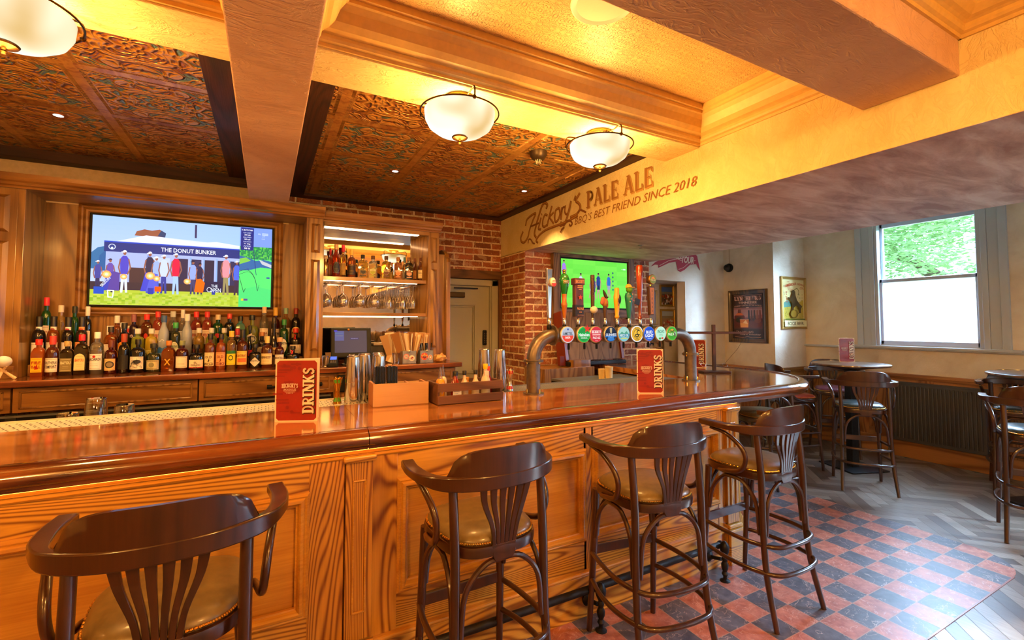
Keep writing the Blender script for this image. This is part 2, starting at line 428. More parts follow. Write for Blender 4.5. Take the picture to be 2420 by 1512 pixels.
M_BEAM = plaster('beam_plaster', 'bc9478', 'dcb898', mid='cca486', mot=1.2, bmp=.55)
M_SOFFIT = plaster('soffit_plaster', 'b4907a', 'f2e2d0', mid='d8bca6', mot=1.6, bmp=.22, streak=(1.2, 4.2, 1))
M_CROWN = plain('crown_paint', 'deb76c', .45, noisy=.12)
def tin():
    t = NT('pressed_tin'); v = t.obj(); sx = t.n('ShaderNodeSeparateXYZ'); t.l(v, sx.inputs[0]); p = .61
    def fold(o, off):
        u = t.math('FRACT', t.math('DIVIDE', t.math('SUBTRACT', o, off), p)); return u, t.math('ABSOLUTE', t.math('SUBTRACT', u, .5))
    ux, fx = fold(sx.outputs[0], .36 - 6.1); uy, fy = fold(sx.outputs[1], 2.90 - 6.1)
    cb = t.n('ShaderNodeCombineXYZ'); t.l(fx, cb.inputs[0]); t.l(fy, cb.inputs[1])
    n = t.noise(cb.outputs[0], 4.2, 2.2, .5, 1.6)
    sw = t.math('SINE', t.math('MULTIPLY', n, 30)); sw = t.math('MULTIPLY_ADD', sw, .5, .5)
    edge = t.math('MAXIMUM', fx, fy)
    rim = t.math('GREATER_THAN', edge, .485); rim2 = t.math('MULTIPLY', t.math('GREATER_THAN', edge, .43), t.math('LESS_THAN', edge, .46))
    beads = t.math('MULTIPLY', rim2, t.math('MULTIPLY_ADD', t.math('SINE', t.math('MULTIPLY', t.math('ADD', fx, fy), 300)), .4, .6))
    inner = t.math('LESS_THAN', edge, .42)
    h = t.math('ADD', t.math('MULTIPLY', t.math('MULTIPLY', sw, inner), .8), t.math('ADD', beads, t.math('MULTIPLY', rim, 1.3)))
    big = t.noise(v, 2.2, 4, .6); fine = t.noise(v, 26, 4, .7)
    k = t.math('ADD', t.math('MULTIPLY', big, .6), t.math('MULTIPLY', fine, .4))
    base = t.ramp(k, [(.30, '5c3018'), (.46, '9c5c2c'), (.58, 'c48c40'), (.72, 'e0b868')])
    gold = t.mix(t.math('MULTIPLY', sw, .55), base, 'e4b05c')
    low = t.math('MULTIPLY', t.math('MULTIPLY', t.math('LESS_THAN', sw, .32), inner), t.math('GREATER_THAN', big, .49))
    c = t.mix(t.math('MULTIPLY', low, .8), gold, '5a9490')
    t.l(c, t.b.inputs['Base Color']); t.set(Metallic=.4, Roughness=.28); t.bump(h, .9, .02)
    return t.m
M_TIN = tin()
def anaglypta():
    t = NT('embossed_ceiling_paper'); v = t.obj(); sx = t.n('ShaderNodeSeparateXYZ'); t.l(v, sx.inputs[0]); p = .155
    f = []
    for i in (0, 1):
        u = t.math('FRACT', t.math('DIVIDE', t.math('ADD', sx.outputs[i], 9), p)); f.append(t.math('ABSOLUTE', t.math('SUBTRACT', u, .5)))
    r = t.math('SQRT', t.math('ADD', t.math('MULTIPLY', f[0], f[0]), t.math('MULTIPLY', f[1], f[1])))
    cb = t.n('ShaderNodeCombineXYZ'); t.l(f[0], cb.inputs[0]); t.l(f[1], cb.inputs[1])
    n = t.noise(cb.outputs[0], 6, 1.5, .5, 1.2)
    a = t.math('SINE', t.math('ADD', t.math('MULTIPLY', r, 26), t.math('MULTIPLY', n, 22)))
    line = t.math('SUBTRACT', 1, t.math('MINIMUM', t.math('MULTIPLY', t.math('ABSOLUTE', a), 2.6), 1))
    worn = t.math('GREATER_THAN', t.noise(v, 1.7, 2), .55)
    c = t.mix(t.math('MULTIPLY', line, t.math('MULTIPLY_ADD', worn, .4, .25)), t.ramp(t.noise(v, 1.4, 3), [(.35, 'd6a85c'), (.65, 'ecc684')]), '6a5c50')
    t.l(c, t.b.inputs['Base Color']); t.set(Roughness=.45); t.bump(line, .9, .012); return t.m
M_PAPER_CEIL = anaglypta()
def brick(name, axis, c1, c2, mortar, wash=0, rough=.8, off=0):
    t = NT(name); v = t.obj(); sx = t.n('ShaderNodeSeparateXYZ'); t.l(v, sx.inputs[0])
    cb = t.n('ShaderNodeCombineXYZ'); t.l(sx.outputs[axis], cb.inputs[0]); t.l(t.math('ADD', sx.outputs[2], off), cb.inputs[1])
    dn = t.n('ShaderNodeTexNoise'); dn.inputs['Scale'].default_value = 22; dn.inputs['Detail'].default_value = 3; t.l(v, dn.inputs['Vector'])
    va = t.n('ShaderNodeVectorMath'); va.operation = 'MULTIPLY_ADD'; t.l(dn.outputs['Color'], va.inputs[0]); va.inputs[1].default_value = (.016, .014, 0); t.l(cb.outputs[0], va.inputs[2])
    b = t.n('ShaderNodeTexBrick'); t.l(va.outputs[0], b.inputs['Vector'])
    b.inputs['Scale'].default_value = 1; b.inputs['Brick Width'].default_value = .232; b.inputs['Row Height'].default_value = .0735
    b.inputs['Mortar Size'].default_value = .0105; b.inputs['Mortar Smooth'].default_value = .35; b.inputs['Bias'].default_value = 0
    b.inputs['Color1'].default_value = S(c1); b.inputs['Color2'].default_value = S(c2); b.inputs['Mortar'].default_value = S(mortar)
    n = t.noise(v, 9, 5, .7); n2 = t.noise(v, 48, 4, .7)
    c = t.mix(t.math('MULTIPLY', t.math('GREATER_THAN', n2, .56), .35), b.outputs['Color'], '4a2214')
    if wash: c = t.mix(t.math('MULTIPLY', t.math('GREATER_THAN', n, .55), wash), c, mortar)
    t.l(c, t.b.inputs['Base Color']); t.set(Roughness=rough)
    h = t.math('ADD', t.math('MULTIPLY', t.math('SUBTRACT', 1, b.outputs['Fac']), 1.0), t.math('MULTIPLY', n2, .45)); t.bump(h, .8, .012); return t.m
M_BRICKX = brick('brick_work', 0, 'b0603a', '743a22', 'e0c098', .3)
M_BRICKY = brick('brick_work_side', 1, 'b46a3c', '804226', 'e0c294', .25, off=.02)
def tiles():
    t = NT('checker_floor_tiles'); v = t.obj(); sx = t.n('ShaderNodeSeparateXYZ'); t.l(v, sx.inputs[0]); p = .163
    q = []; e = []
    for i, o in ((0, 3.218), (1, 1.088)):
        d = t.math('DIVIDE', t.math('SUBTRACT', sx.outputs[i], o - p * 80), p); q.append(t.math('FLOOR', d))
        u = t.math('ABSOLUTE', t.math('SUBTRACT', t.math('FRACT', d), .5)); e.append(u)
    par = t.math('MODULO', t.math('ADD', q[0], q[1]), 2)
    grout = t.math('GREATER_THAN', t.math('MAXIMUM', e[0], e[1]), .487)
    cell = t.n('ShaderNodeCombineXYZ'); t.l(q[0], cell.inputs[0]); t.l(q[1], cell.inputs[1])
    wn = t.n('ShaderNodeTexWhiteNoise'); wn.noise_dimensions = '3D'; t.l(cell.outputs[0], wn.inputs['Vector'])
    va = t.n('ShaderNodeVectorMath'); va.operation = 'MULTIPLY_ADD'; t.l(wn.outputs['Color'], va.inputs[0]); va.inputs[1].default_value = (9, 9, 9); t.l(v, va.inputs[2])
    n = t.noise(va.outputs[0], 7, 4, .55, 1.4)
    vein = t.math('SUBTRACT', 1, t.math('MINIMUM', t.math('MULTIPLY', t.math('ABSOLUTE', t.math('SUBTRACT', n, .52)), 110), 1))
    m = t.noise(va.outputs[0], 22, 4, .6)
    red = t.ramp(m, [(.34, '985444'), (.66, 'bc7860')]); drk = t.ramp(m, [(.34, '48464c'), (.66, '625e66')])
    c = t.mix(par, drk, red); c = t.mix(t.math('MULTIPLY', vein, .55), c, 'dcc0ac'); c = t.mix(grout, c, 'a8806c')
    t.l(c, t.b.inputs['Base Color']); t.l(t.math('MULTIPLY_ADD', m, .2, .27), t.b.inputs['Roughness'])
    t.b.inputs['Specular IOR Level'].default_value = .32
    t.bump(t.math('SUBTRACT', 1, grout), .4, .002); return t.m
M_TILE = tiles()
M_ASH = wood('honey_ash', 'e4ae44', '7c420e', 'x', .32, .45, 24, 1.15, .35)
M_ASHV = wood('honey_ash_upright', 'd89e3c', '74380a', 'z', .32, .45, 26, 1.2, .35)
M_ASHF = wood('honey_ash_fine', 'e4ac42', 'b0701f', 'x', .34, .4, 1.6, 1.5, .75)
M_DARKX = wood('polished_dark_wood', '8c4a1e', '3e180a', 'x', .14, 1.0, 7, .8, .45)
M_DARKY = wood('polished_dark_wood_across', '7c3c1c', '30120a', 'y', .14, 1.0, 11, .8, .45)
M_OAK = wood('back_bar_oak', 'a8763a', '683c14', 'x', .3, .5, 5, 1.0, .5)
M_OAKV = wood('back_bar_oak_upright', 'a8783a', '683e16', 'z', .3, .5, 7, 1.2, .45)
M_TOP = wood('polished_counter_wood', 'dc9650', '8c4c1e', 'x', .09, 1.0, 6, .7, .5, .02)
M_OLDBEAM = wood('old_dark_timber', '4a2210', '1c0a04', 'y', .7, .05, 9, 1.2, .6, .6)
M_OLDBEAMX = wood('old_dark_timber_across', '4a2210', '1c0a04', 'x', .7, .05, 9, 1.2, .6, .6)
M_PANEL = wood('dado_oak', 'b87c48', '7c4c24', 'z', .4, .3, 12, 1.0)
M_PANELX = wood('dado_oak_along', 'c4864c', '84522a', 'y', .4, .3, 5, 1.0)
M_STOOL = wood('stained_beech', '4c2812', '2c1408', 'z', .28, .6, 5, 1.0, .6, .05)
M_CHROME = plain('polished_steel', 'd8d8dc', .14, 1)
M_BRASS = plain('brass', 'c89440', .25, 1)
M_ABRASS = plain('aged_brass', '4e3418', .35, 1)
M_BLACK = plain('black_plastic', '0a0a0c', .5)
M_BLACK.node_tree.nodes['Principled BSDF'].inputs['Specular IOR Level'].default_value = .25
M_IRON = plain('dark_iron', '2c2a2a', .45, .7, noisy=.3)
M_PIPE = plain('gun_metal_pipe', '84766a', .36, .8, noisy=.3)
M_GREYPAINT = plain('grey_window_paint', 'b4bac4', .4)
M_DOORPAINT = plain('grey_green_door_paint', 'a09a82', .5)
M_MIRROR = plain('mirror_silver', 'e8e4dc', .02, 1)
M_LED = glowmat('led_strip_glow', 'ffc88c', 18)
M_LEDW = glowmat('under_counter_glow', 'ff9c34', 4.5)

# ================================================================ THE ROOM SHELL
XF = 2.438          # face of the painted beam
fl = bpy.data.objects.new('floor', None); COL.objects.link(fl); tag(fl, kind='structure')
R_ = .30; tile_poly = [(-4, 1.088), (4.36 - R_, 1.088)] + [(4.36 - R_ + R_ * sin(a), 1.088 + R_ - R_ * cos(a)) for a in [radians(10 * i) for i in range(1, 10)]] + [(4.36, 3.0), (4.36, 4.5), (-4, 4.85)]
MB().prism(tile_poly, -.02, 0.003).build('tiled_floor', M_TILE, fl)
box('sub_floor', plain('floor_boards_under', '5a4638', .6), -4.1, 6.8, -4.1, 5.1, -.12, -.02, fl)
# herringbone boards: every board a quad with its own tone
pl = Pic(0); L_, W_ = .42, .085; hb = []
tone = ['8a7868', '705e50', '9a8a7a', '5e4e42', '84705e', 'a89888']
c45 = cos(pi / 4)
for i in range(-14, 46):
    for j in range(-8, 26):
        for k in (0, 1):
            bx = (i + j) * W_ * 1.0 + j * 0; 
            # classic herringbone lattice in board space
            ox = i * W_ + j * L_; oy = i * W_ - j * L_
            if k == 0: r = (ox, oy, ox + L_, oy + W_)
            else: r = (ox - 0, oy + W_, ox + W_, oy + W_ + L_)
            g = .0012; pts = [(r[0] + g, r[1] + g), (r[2] - g, r[1] + g), (r[2] - g, r[3] - g), (r[0] + g, r[3] - g)]
            q = [(1.0 + (x + y) * c45, 2.0 + (y - x) * c45 * 1.0) for x, y in pts]
            cx_, cy_ = sum(p[0] for p in q) / 4, sum(p[1] for p in q) / 4
            if not (-1 < cx_ < 6.75 and -1.2 < cy_ < 4.9): continue
            if cx_ < 3.7 and cy_ > 1.75: continue
            hb.append(q)
t = NT('herringbone_oak'); a_ = t.n('ShaderNodeAttribute'); a_.attribute_name = 'Col'; v_ = t.obj()
nn = t.noise(t.map(v_, (60, 6, 1), rot=(0, 0, pi / 4)), 1, 3, .6)
t.l(t.mix(t.math('MULTIPLY', nn, .7), a_.outputs['Color'], '40302a'), t.b.inputs['Base Color']); t.set(Roughness=.38); t.b.inputs['Specular IOR Level'].default_value = .4
hp = MB(); cols = []
for q in hb: hp.v += [(x, y, .001) for x, y in q]; hp.f.append([len(hp.v) - 4 + i for i in range(4)])
me = bpy.data.meshes.new('herringbone_boards'); me.from_pydata(hp.v, [], hp.f); ca = me.color_attributes.new('Col', 'FLOAT_COLOR', 'CORNER'); dat = []
for p in me.polygons:
    c_ = S(random.choice(tone)); dat += list(c_) * 4
ca.data.foreach_set('color', dat); me.materials.append(t.m); ho = bpy.data.objects.new('herringbone_boards', me); COL.objects.link(ho); ho.parent = fl
ho['kind'] = 'structure'
box('floor_edge_trim', plain('tile_edge_trim', '8a4a38', .4), -4, 4.36 - R_, 1.082, 1.09, 0, .0045, fl)

ce = bpy.data.objects.new('ceiling', None); COL.objects.link(ce); tag(ce, kind='structure')
box('coffer_ceiling', M_PAPER_CEIL, -4, XF, -4, 2.05, 2.88, 2.95, ce)
box('tin_ceiling', M_TIN, -4, XF, 2.1, 4.9, 2.79, 2.86, ce)
box('upper_ceiling', M_WALL, 4.2, 6.8, -4, 5.1, 2.95, 3.02, ce)
def beam(nm, m, *a): return box(nm, m, *a, parent=ce, bevel=.006)
beam('centre_beam', M_BEAM, -.142, .142, -4, 4.215, 2.54, 2.9)
beam('cornice_beam', M_CREAM, -4, -.142, 2.0, 2.29, 2.68, 2.9)
beam('cornice_beam', M_CREAM, .142, XF, 2.0, 2.29, 2.68, 2.9)
beam('cross_beam', M_BEAM, .142, XF, .74, 1.085, 2.545, 2.9)
beam('cross_beam', M_BEAM, -4, -.142, .74, 1.085, 2.545, 2.9)
beam('cross_beam', M_BEAM, -4, XF, -1.6, -1.25, 2.545, 2.9)
sb = box('painted_beam', M_CREAM, XF, 4.28, -4, 4.85, 2.333, 2.96, ce)
box('beam_soffit', M_SOFFIT, XF + .001, 4.279, -3.99, 4.84, 2.331, 2.335, ce)
# crown mouldings of the coffers
CP = [(0, 0), (.010, 0), (.012, .014), (.024, .020), (.030, .030), (.030, .044), (.040, .050), (.056, .056), (.078, .078), (.094, .118), (.112, .138), (.122, .142), (.122, .156), (.136, .160), (.136, .19), (0, .19)]
def crown(p0, p1, z): MB().sweep([(p0[0], p0[1], z), (p1[0], p1[1], z)], [CP, CP]).build('crown_moulding', M_CROWN, ce)
for (xa, xb, ya, yb) in ((.142, XF, 1.085, 2.0), (-4, -.142, 1.085, 2.0), (.142, XF, -1.25, .74), (-4, -.142, -1.25, .74)):
    crown((xa, yb), (xb, yb), 2.69); crown((xb, yb), (xb, ya), 2.69); crown((xb, ya), (xa, ya), 2.69); crown((xa, ya), (xa, yb), 2.69)
# timber border round the tin panels
for a_ in ((.142, .29, 2.29, 4.85), (-.30, -.142, 2.29, 4.62), (2.34, XF, 2.29, 4.85)): box('timber_border', M_OLDBEAM, a_[0], a_[1], a_[2], a_[3], 2.768, 2.792, ce, .004)
box('timber_border', M_OLDBEAMX, .142, XF, 4.74, 4.86, 2.766, 2.794, ce, .004)
box('timber_border', M_OLDBEAMX, -4, -.142, 4.44, 4.56, 2.72, 2.794, ce, .004)
box('boarding', plain('pale_boarding', 'd8b888', .7, noisy=.15), -4, .16, 4.56, 4.62, 2.44, 2.79, ce)

# walls
wb_ = bpy.data.objects.new('wall_back', None); COL.objects.link(wb_); tag(wb_, kind='structure')
def wpart(nm, m, *a, par=None): return box(nm, m, *a, parent=par or wb_)
wpart('brick_wall', M_BRICKX, -4, 1.80, 4.85, 5.0, 0, 2.95); wpart('brick_wall', M_BRICKX, 1.80, XF + .3, 4.85, 5.0, 2.09, 2.95); wpart('brick_wall', M_BRICKX, 2.415, XF, 4.85, 5.0, 0, 2.09)
pier = wpart('brick_pier', M_BRICKX, XF, 4.237, 4.275, 4.9, 0, 2.34)
wpart('brick_pier_side', M_BRICKY, XF - .006, XF, 4.27, 4.86, 0, 2.335)
wf = bpy.data.objects.new('wall_far', None); COL.objects.link(wf); tag(wf, kind='structure')
wpart('plaster_wall', M_WALL, 5.09, 5.9, 4.46, 4.6, 0, 3, par=wf); wpart('lintel', M_WALL, 4.2, 5.09, 4.46, 4.62, 2.13, 3, par=wf); wpart('lintel', M_WALL, 4.2, 5.6, 4.6, 4.97, 2.13, 3, par=wf)
wpart('alcove_ledge', M_WALL, 4.2, 5.09, 4.46, 4.95, 0, .985, par=wf); wpart('alcove_ledge', M_WALL, 5.0, 5.5, 4.6, 4.95, 0, .985, par=wf); wpart('alcove_back', M_WALL, 4.2, 5.6, 4.87, 4.97, .9, 2.3, par=wf); MB().prism([(5.09, 4.47), (5.9, 4.47), (5.9, 4.9), (5.37, 4.9)], .98, 2.3).build('alcove_side', M_WALL, wf)
wpart('chimney_breast', M_WALL, 5.9, 6.7, 3.71, 4.6, 0, 3, par=wf)
wr = bpy.data.objects.new('wall_right', None); COL.objects.link(wr); tag(wr, kind='structure')
XW = 6.6; wins = [(1.90, 2.86), (-1.2, -.2), (-3.4, -2.2)]; ys = [-4.1]
for a_, b_ in sorted(wins): ys += [a_, b_]
ys.append(3.75)
for i in range(0, len(ys), 2): wpart('plaster_wall', M_WALL, XW, XW + .22, ys[i], ys[i + 1], 0, 3, par=wr)
for a_, b_ in wins: wpart('plaster_wall', M_WALL, XW, XW + .22, a_, b_, 0, 1.29, par=wr); wpart('plaster_wall', M_WALL, XW, XW + .22, a_, b_, 2.78, 3, par=wr)
wl = box('wall_left', M_CREAM, -4.1, -4, -4.1, 5, 0, 3); tag(wl, kind='structure')
wn_ = box('wall_near', M_WALL, -4.1, 6.8, -4.1, -4, 0, 3); tag(wn_, kind='structure')
# wood dado, rail and skirting
tr = bpy.data.objects.new('trim_1', None); COL.objects.link(tr); tag(tr, kind='structure')
def dado(p0, p1, n, axis):
    """p0->p1 plan line, n outward normal"""
    (x0, y0), (x1, y1) = p0, p1; d = Vector((x1 - x0, y1 - y0)); L = d.length; d.normalize(); nx, ny = n
    def bx(s0, s1, t0, t1, z0, z1, m, nm, bv=.003):
        a = (x0 + d.x * s0 + nx * t0, y0 + d.y * s0 + ny * t0); b = (x0 + d.x * s1 + nx * t1, y0 + d.y * s1 + ny * t1)
        box(nm, m, a[0], b[0], a[1], b[1], z0, z1, tr, bv)
    bx(0, L, 0, .012, 0, .93, M_PANEL, 'dado_board', 0)
    mx = M_PANELX if axis == 'y' else M_OAK
    bx(-.03, L + .03, 0, .035, .925, .965, mx, 'dado_rail', .008); bx(-.02, L + .02, 0, .022, .90, .93, mx, 'dado_rail', .005)
    bx(-.02, L + .02, 0, .03, 0, .20, mx, 'skirting', .006)
    k = max(1, round(L / .62)); w = L / k
    for i in range(k):
        bx(i * w + .02, i * w + .08, .012, .022, .2, .9, M_PANEL, 'stile', .002); bx((i + 1) * w - .08, (i + 1) * w - .02, .012, .022, .2, .9, M_PANEL, 'stile', .002)
        bx(i * w + .08, (i + 1) * w - .08, .012, .022, .83, .9, mx, 'rail', .002); bx(i * w + .08, (i + 1) * w - .08, .012, .022, .2, .29, mx, 'rail', .002)
dado((5.09, 4.46), (5.9, 4.46), (0, -1), 'x'); dado((5.9, 4.44), (5.9, 3.74), (-1, 0), 'y'); dado((5.88, 3.71), (6.58, 3.71), (0, -1), 'x'); dado((6.6, 3.69), (6.6, -4), (-1, 0), 'y')

# window_1: sash window with clear top pane and frosted lower pane
def window(n, y0, y1, full=True):
    w = bpy.data.objects.new('window_%d' % n, None); COL.objects.link(w); tag(w, kind='structure'); m = M_GREYPAINT; X = XW
    zb, zt = 1.29, 2.80; fr = .07
    for (a, b, c, d, e, f, nm) in (
        (X - .035, X + .02, y0 - .20, y0 - .135, 1.27, 2.9, 'architrave'), (X - .022, X + .02, y0 - .135, y0 - .05, 1.27, 2.9, 'architrave'), (X - .03, X + .02, y0 - .05, y0, 1.27, 2.9, 'architrave'),
        (X - .035, X + .02, y1 + .135, y1 + .20, 1.27, 2.9, 'architrave'), (X - .022, X + .02, y1 + .05, y1 + .135, 1.27, 2.9, 'architrave'), (X - .03, X + .02, y1, y1 + .05, 1.27, 2.9, 'architrave'),
        (X - .02, X + .10, y0, y0 + .035, zb, zt, 'jamb'), (X - .02, X + .10, y1 - .035, y1, zb, zt, 'jamb'), (X, X + .1, y0, y1, 2.775, 2.9, 'jamb'),
        (X + .06, X + .10, y0 + .03, y0 + .062, 2.05, 2.78, 'upper_sash'), (X + .06, X + .10, y1 - .062, y1 - .03, 2.05, 2.78, 'upper_sash'), (X + .06, X + .10, y0 + .03, y1 - .03, 2.72, 2.78, 'upper_sash'), (X + .06, X + .10, y0 + .03, y1 - .03, 2.05, 2.09, 'upper_sash'),
        (X + .02, X + .06, y0 + .03, y0 + .062, 1.30, 2.09, 'lower_sash'), (X + .02, X + .06, y1 - .062, y1 - .03, 1.30, 2.09, 'lower_sash'), (X + .02, X + .06, y0 + .03, y1 - .03, 2.045, 2.085, 'lower_sash'), (X + .02, X + .06, y0 + .03, y1 - .03, 1.29, 1.345, 'lower_sash')):
        box(nm, m, a, b, c, d, e, f, w, .004)
    box('window_sill', m, X - .06, X + .12, y0 - .28, y1 + .28, 1.255, 1.285, w, .006)
    box('clear_pane', thinglass('window_glass', 'f4fbff', .6), X + .079, X + .081, y0 + .05, y1 - .05, 2.06, 2.75, w)
    if 'frosted' not in MATS:
        t = NT('frosted'); tr_ = t.n('ShaderNodeBsdfTranslucent'); tr_.inputs[0].default_value = (.78, .84, .92, 1); tp = t.n('ShaderNodeBsdfTransparent')
        gl = t.n('ShaderNodeBsdfGlossy'); gl.inputs['Roughness'].default_value = .35; mx = t.n('ShaderNodeMixShader'); mx.inputs[0].default_value = .06
        t.l(tr_.outputs[0], mx.inputs[1]); t.l(gl.outputs[0], mx.inputs[2]); t.l(mx.outputs[0], t.out.inputs['Surface']); MATS['frosted'] = t.m
    if full: box('frosted_pane', MATS['frosted'], X + .038, X + .042, y0 + .05, y1 - .05, 1.33, 2.06, w)
    else: box('clear_pane', thinglass('window_glass'), X + .038, X + .042, y0 + .05, y1 - .05, 1.33, 2.06, w)
    return w
w1 = window(1, 1.90, 2.86); window(2, -1.2, -.2, False); window(3, -3.4, -2.2, False)
box('long_sill', M_GREYPAINT, 6.555, 6.62, -4, 3.71, 1.243, 1.268, w1, .005)

# service door in the brick wall
box('door_leak_block', M_DOORPAINT, 1.6, 2.7, 4.96, 5.06, 0, 2.4, wb_)  # added box behind the door, blocks sky light leaking in above it
dr = bpy.data.objects.new('door_1', None); COL.objects.link(dr); tag(dr, kind='structure')
m = M_DOORPAINT
box('door_leaf', m, 1.79, 2.32, 4.89, 4.93, 0, 1.99, dr)
box('door_frame', m, 2.315, 2.395, 4.835, 4.95, 0, 2.055, dr, .004); box('door_frame', m, 1.70, 2.395, 4.835, 4.95, 1.985, 2.055, dr, .004)
box('door_stop', m, 2.30, 2.32, 4.86, 4.9, 0, 1.99, dr)
for a_ in ((1.79, 2.13, 1.755, 1.775), (1.79, 2.13, .985, 1.005), (2.11, 2.13, .985, 1.775), (1.79, 2.10, 1.735, 1.74), (2.09, 2.095, 1.02, 1.74), (1.79, 2.13, .90, .92), (1.79, 2.13, .2, .22), (2.11, 2.13, .2, .92)):
    box('panel_moulding', m, a_[0], a_[1], 4.872, 4.892, a_[2], a_[3], dr, .004)
box('door_closer', M_ABRASS, 1.79, 1.98, 4.84, 4.885, 1.845, 1.905, dr, .006); MB().box(1.85, 2.14, 4.845, 4.855, 1.945, 1.96).build('closer_arm', M_BLACK, dr)
kp = box('keypad_lock', M_BLACK, 2.215, 2.262, 4.855, 4.89, 1.30, 1.475, dr, .012)
kk = MB()
for i in range(2):
    for j in range(6): kk.ball((2.228 + i * .02, 4.853, 1.335 + j * .02), .004, 6, 4)
kk.build('keypad_buttons', M_CHROME, dr)
Pic().ell(0, 0, .042, .042, 'e8f0f0').ell(0, 0, .039, .039, '2a8098').text('This door is', 0, .009, .05, .009, 'e8f4f4').text('keep shut', 0, -.006, .045, .009, 'e8f4f4').build('round_door_notice', PAPER, dr, (2.24, 4.887, 1.215))
box('finger_plate', M_BLACK, 2.195, 2.262, 4.882, 4.89, .86, 1.11, dr, .002)
box('door_lintel', wood('rustic_lintel', '7a5028', '40240e', 'x', .8, 0, 8, 1, .6, .6), 1.70, 2.425, 4.80, 4.88, 2.06, 2.16, dr, .01)
box('rough_jamb', wood('rustic_jamb', '7c4c20', '3a200c', 'z', .8, 0, 8, 1, .6, .6), 2.39, 2.436, 4.80, 4.9, 0, 2.06, dr, .006)

# lettering painted on the beam face (x = XF, read from the bar side: text runs towards -y)
BL = '7a4a1c'
def beam_text(P, y, z, name): # picture x runs towards -y
    Mx = Matrix(((0, 1, 0, XF - .002), (-1, 0, 0, y), (0, 0, 1, z), (0, 0, 0, 1)))
    P.build(name, printmat('painted_lettering', .8), ce, M=Mx)
HICK = [([(-4.256, 2.607), (-4.227, 2.66), (-4.14, 2.686), (-4.05, 2.689), (-4.098, 2.634), (-4.169, 2.546), (-4.212, 2.466), (-4.286, 2.426), (-4.347, 2.443), (-4.362, 2.49), (-4.316, 2.543)], 1), ([(-3.838, 2.699), (-3.823, 2.728), (-3.869, 2.758), (-3.921, 2.739), (-3.974, 2.666), (-4.029, 2.578), (-4.07, 2.485), (-4.043, 2.44)], 1.2), ([(-4.154, 2.573), (-4.084, 2.574), (-3.988, 2.577)], 0.7), ([(-3.943, 2.617), (-3.969, 2.566), (-3.988, 2.52), (-3.948, 2.506)], 1), ([(-3.932, 2.651), (-3.924, 2.658)], 1.2), ([(-3.824, 2.623), (-3.864, 2.637), (-3.901, 2.595), (-3.909, 2.541), (-3.878, 2.518), (-3.834, 2.526)], 0.9), ([(-3.739, 2.691), (-3.768, 2.636), (-3.799, 2.574), (-3.824, 2.522)], 1), ([(-3.71, 2.626), (-3.774, 2.596), (-3.735, 2.548), (-3.711, 2.523)], 0.8), ([(-3.624, 2.652), (-3.671, 2.635), (-3.689, 2.579), (-3.672, 2.529), (-3.63, 2.54), (-3.597, 2.586), (-3.606, 2.638), (-3.629, 2.653)], 0.9), ([(-3.562, 2.638), (-3.569, 2.594), (-3.579, 2.537)], 1), ([(-3.569, 2.607), (-3.544, 2.638), (-3.515, 2.636)], 0.7), ([(-3.506, 2.644), (-3.515, 2.595), (-3.488, 2.563), (-3.449, 2.583), (-3.418, 2.663)], 0.8), ([(-3.418, 2.663), (-3.449, 2.593), (-3.484, 2.524), (-3.534, 2.482), (-3.591, 2.478), (-3.574, 2.503)], 1), ([(-3.286, 2.706), (-3.338, 2.656), (-3.301, 2.623), (-3.277, 2.592), (-3.287, 2.558), (-3.339, 2.529), (-3.423, 2.522)], 1), ([(-3.343, 2.7), (-3.363, 2.66)], 1), ([(-4.002, 2.378), (-4.029, 2.407), (-3.962, 2.452), (-3.845, 2.48), (-3.696, 2.487), (-3.556, 2.489), (-3.424, 2.499), (-3.318, 2.515)], 0.9), ([(-4.198, 2.405), (-4.184, 2.439), (-4.141, 2.432), (-4.098, 2.389), (-4.065, 2.377)], 0.5), ([(-3.591, 2.415), (-3.53, 2.445), (-3.568, 2.437), (-3.58, 2.41)], 0.4), ([(-3.534, 2.463), (-3.478, 2.491), (-3.424, 2.487), (-3.398, 2.456), (-3.424, 2.442), (-3.441, 2.458)], 0.6), ([(-3.308, 2.538), (-3.277, 2.556), (-3.237, 2.541), (-3.194, 2.518)], 0.6)]
def smooth2(pts, k=5):
    P = [Vector(p) for p in pts]; Q = []
    for i in range(len(P) - 1):
        p0 = P[i - 1] if i else P[0] * 2 - P[1]; p1 = P[i]; p2 = P[i + 1]; p3 = P[i + 2] if i < len(P) - 2 else P[-1] * 2 - P[-2]
        for j in range(k):
            t = j / k; Q.append(.5 * ((2 * p1) + (p2 - p0) * t + (2 * p0 - 5 * p1 + 4 * p2 - p3) * t * t + (3 * p1 - p0 - 3 * p2 + p3) * t ** 3))
    return [tuple(q) for q in Q] + [tuple(P[-1])]
P_ = Pic(.0001)
for pts, w in HICK:
    s_ = smooth2(pts) if len(pts) > 2 else pts
    P_.line(s_, .020 * w + .006, BL)
    if w > .75: P_.line([(a + .003, b + .003) for a, b in s_], .010 * w, 'b07c34')
P_.slab('PALE ALE', -2.795, 2.62, .79, .15, 'b48a48', rot=-.008, dx=.010, dz=-.010, grow=-.03)
P_.slab('PALE ALE', -2.795, 2.62, .79, .15, '946430', rot=-.008, grow=-.05)
P_.text("BBQ'S BEST FRIEND SINCE 2018", -2.69, 2.467, 1.34, .078, '8c5c28', .0, .28, rot=.005)
beam_text(P_, 0, 0, 'painted_lettering')

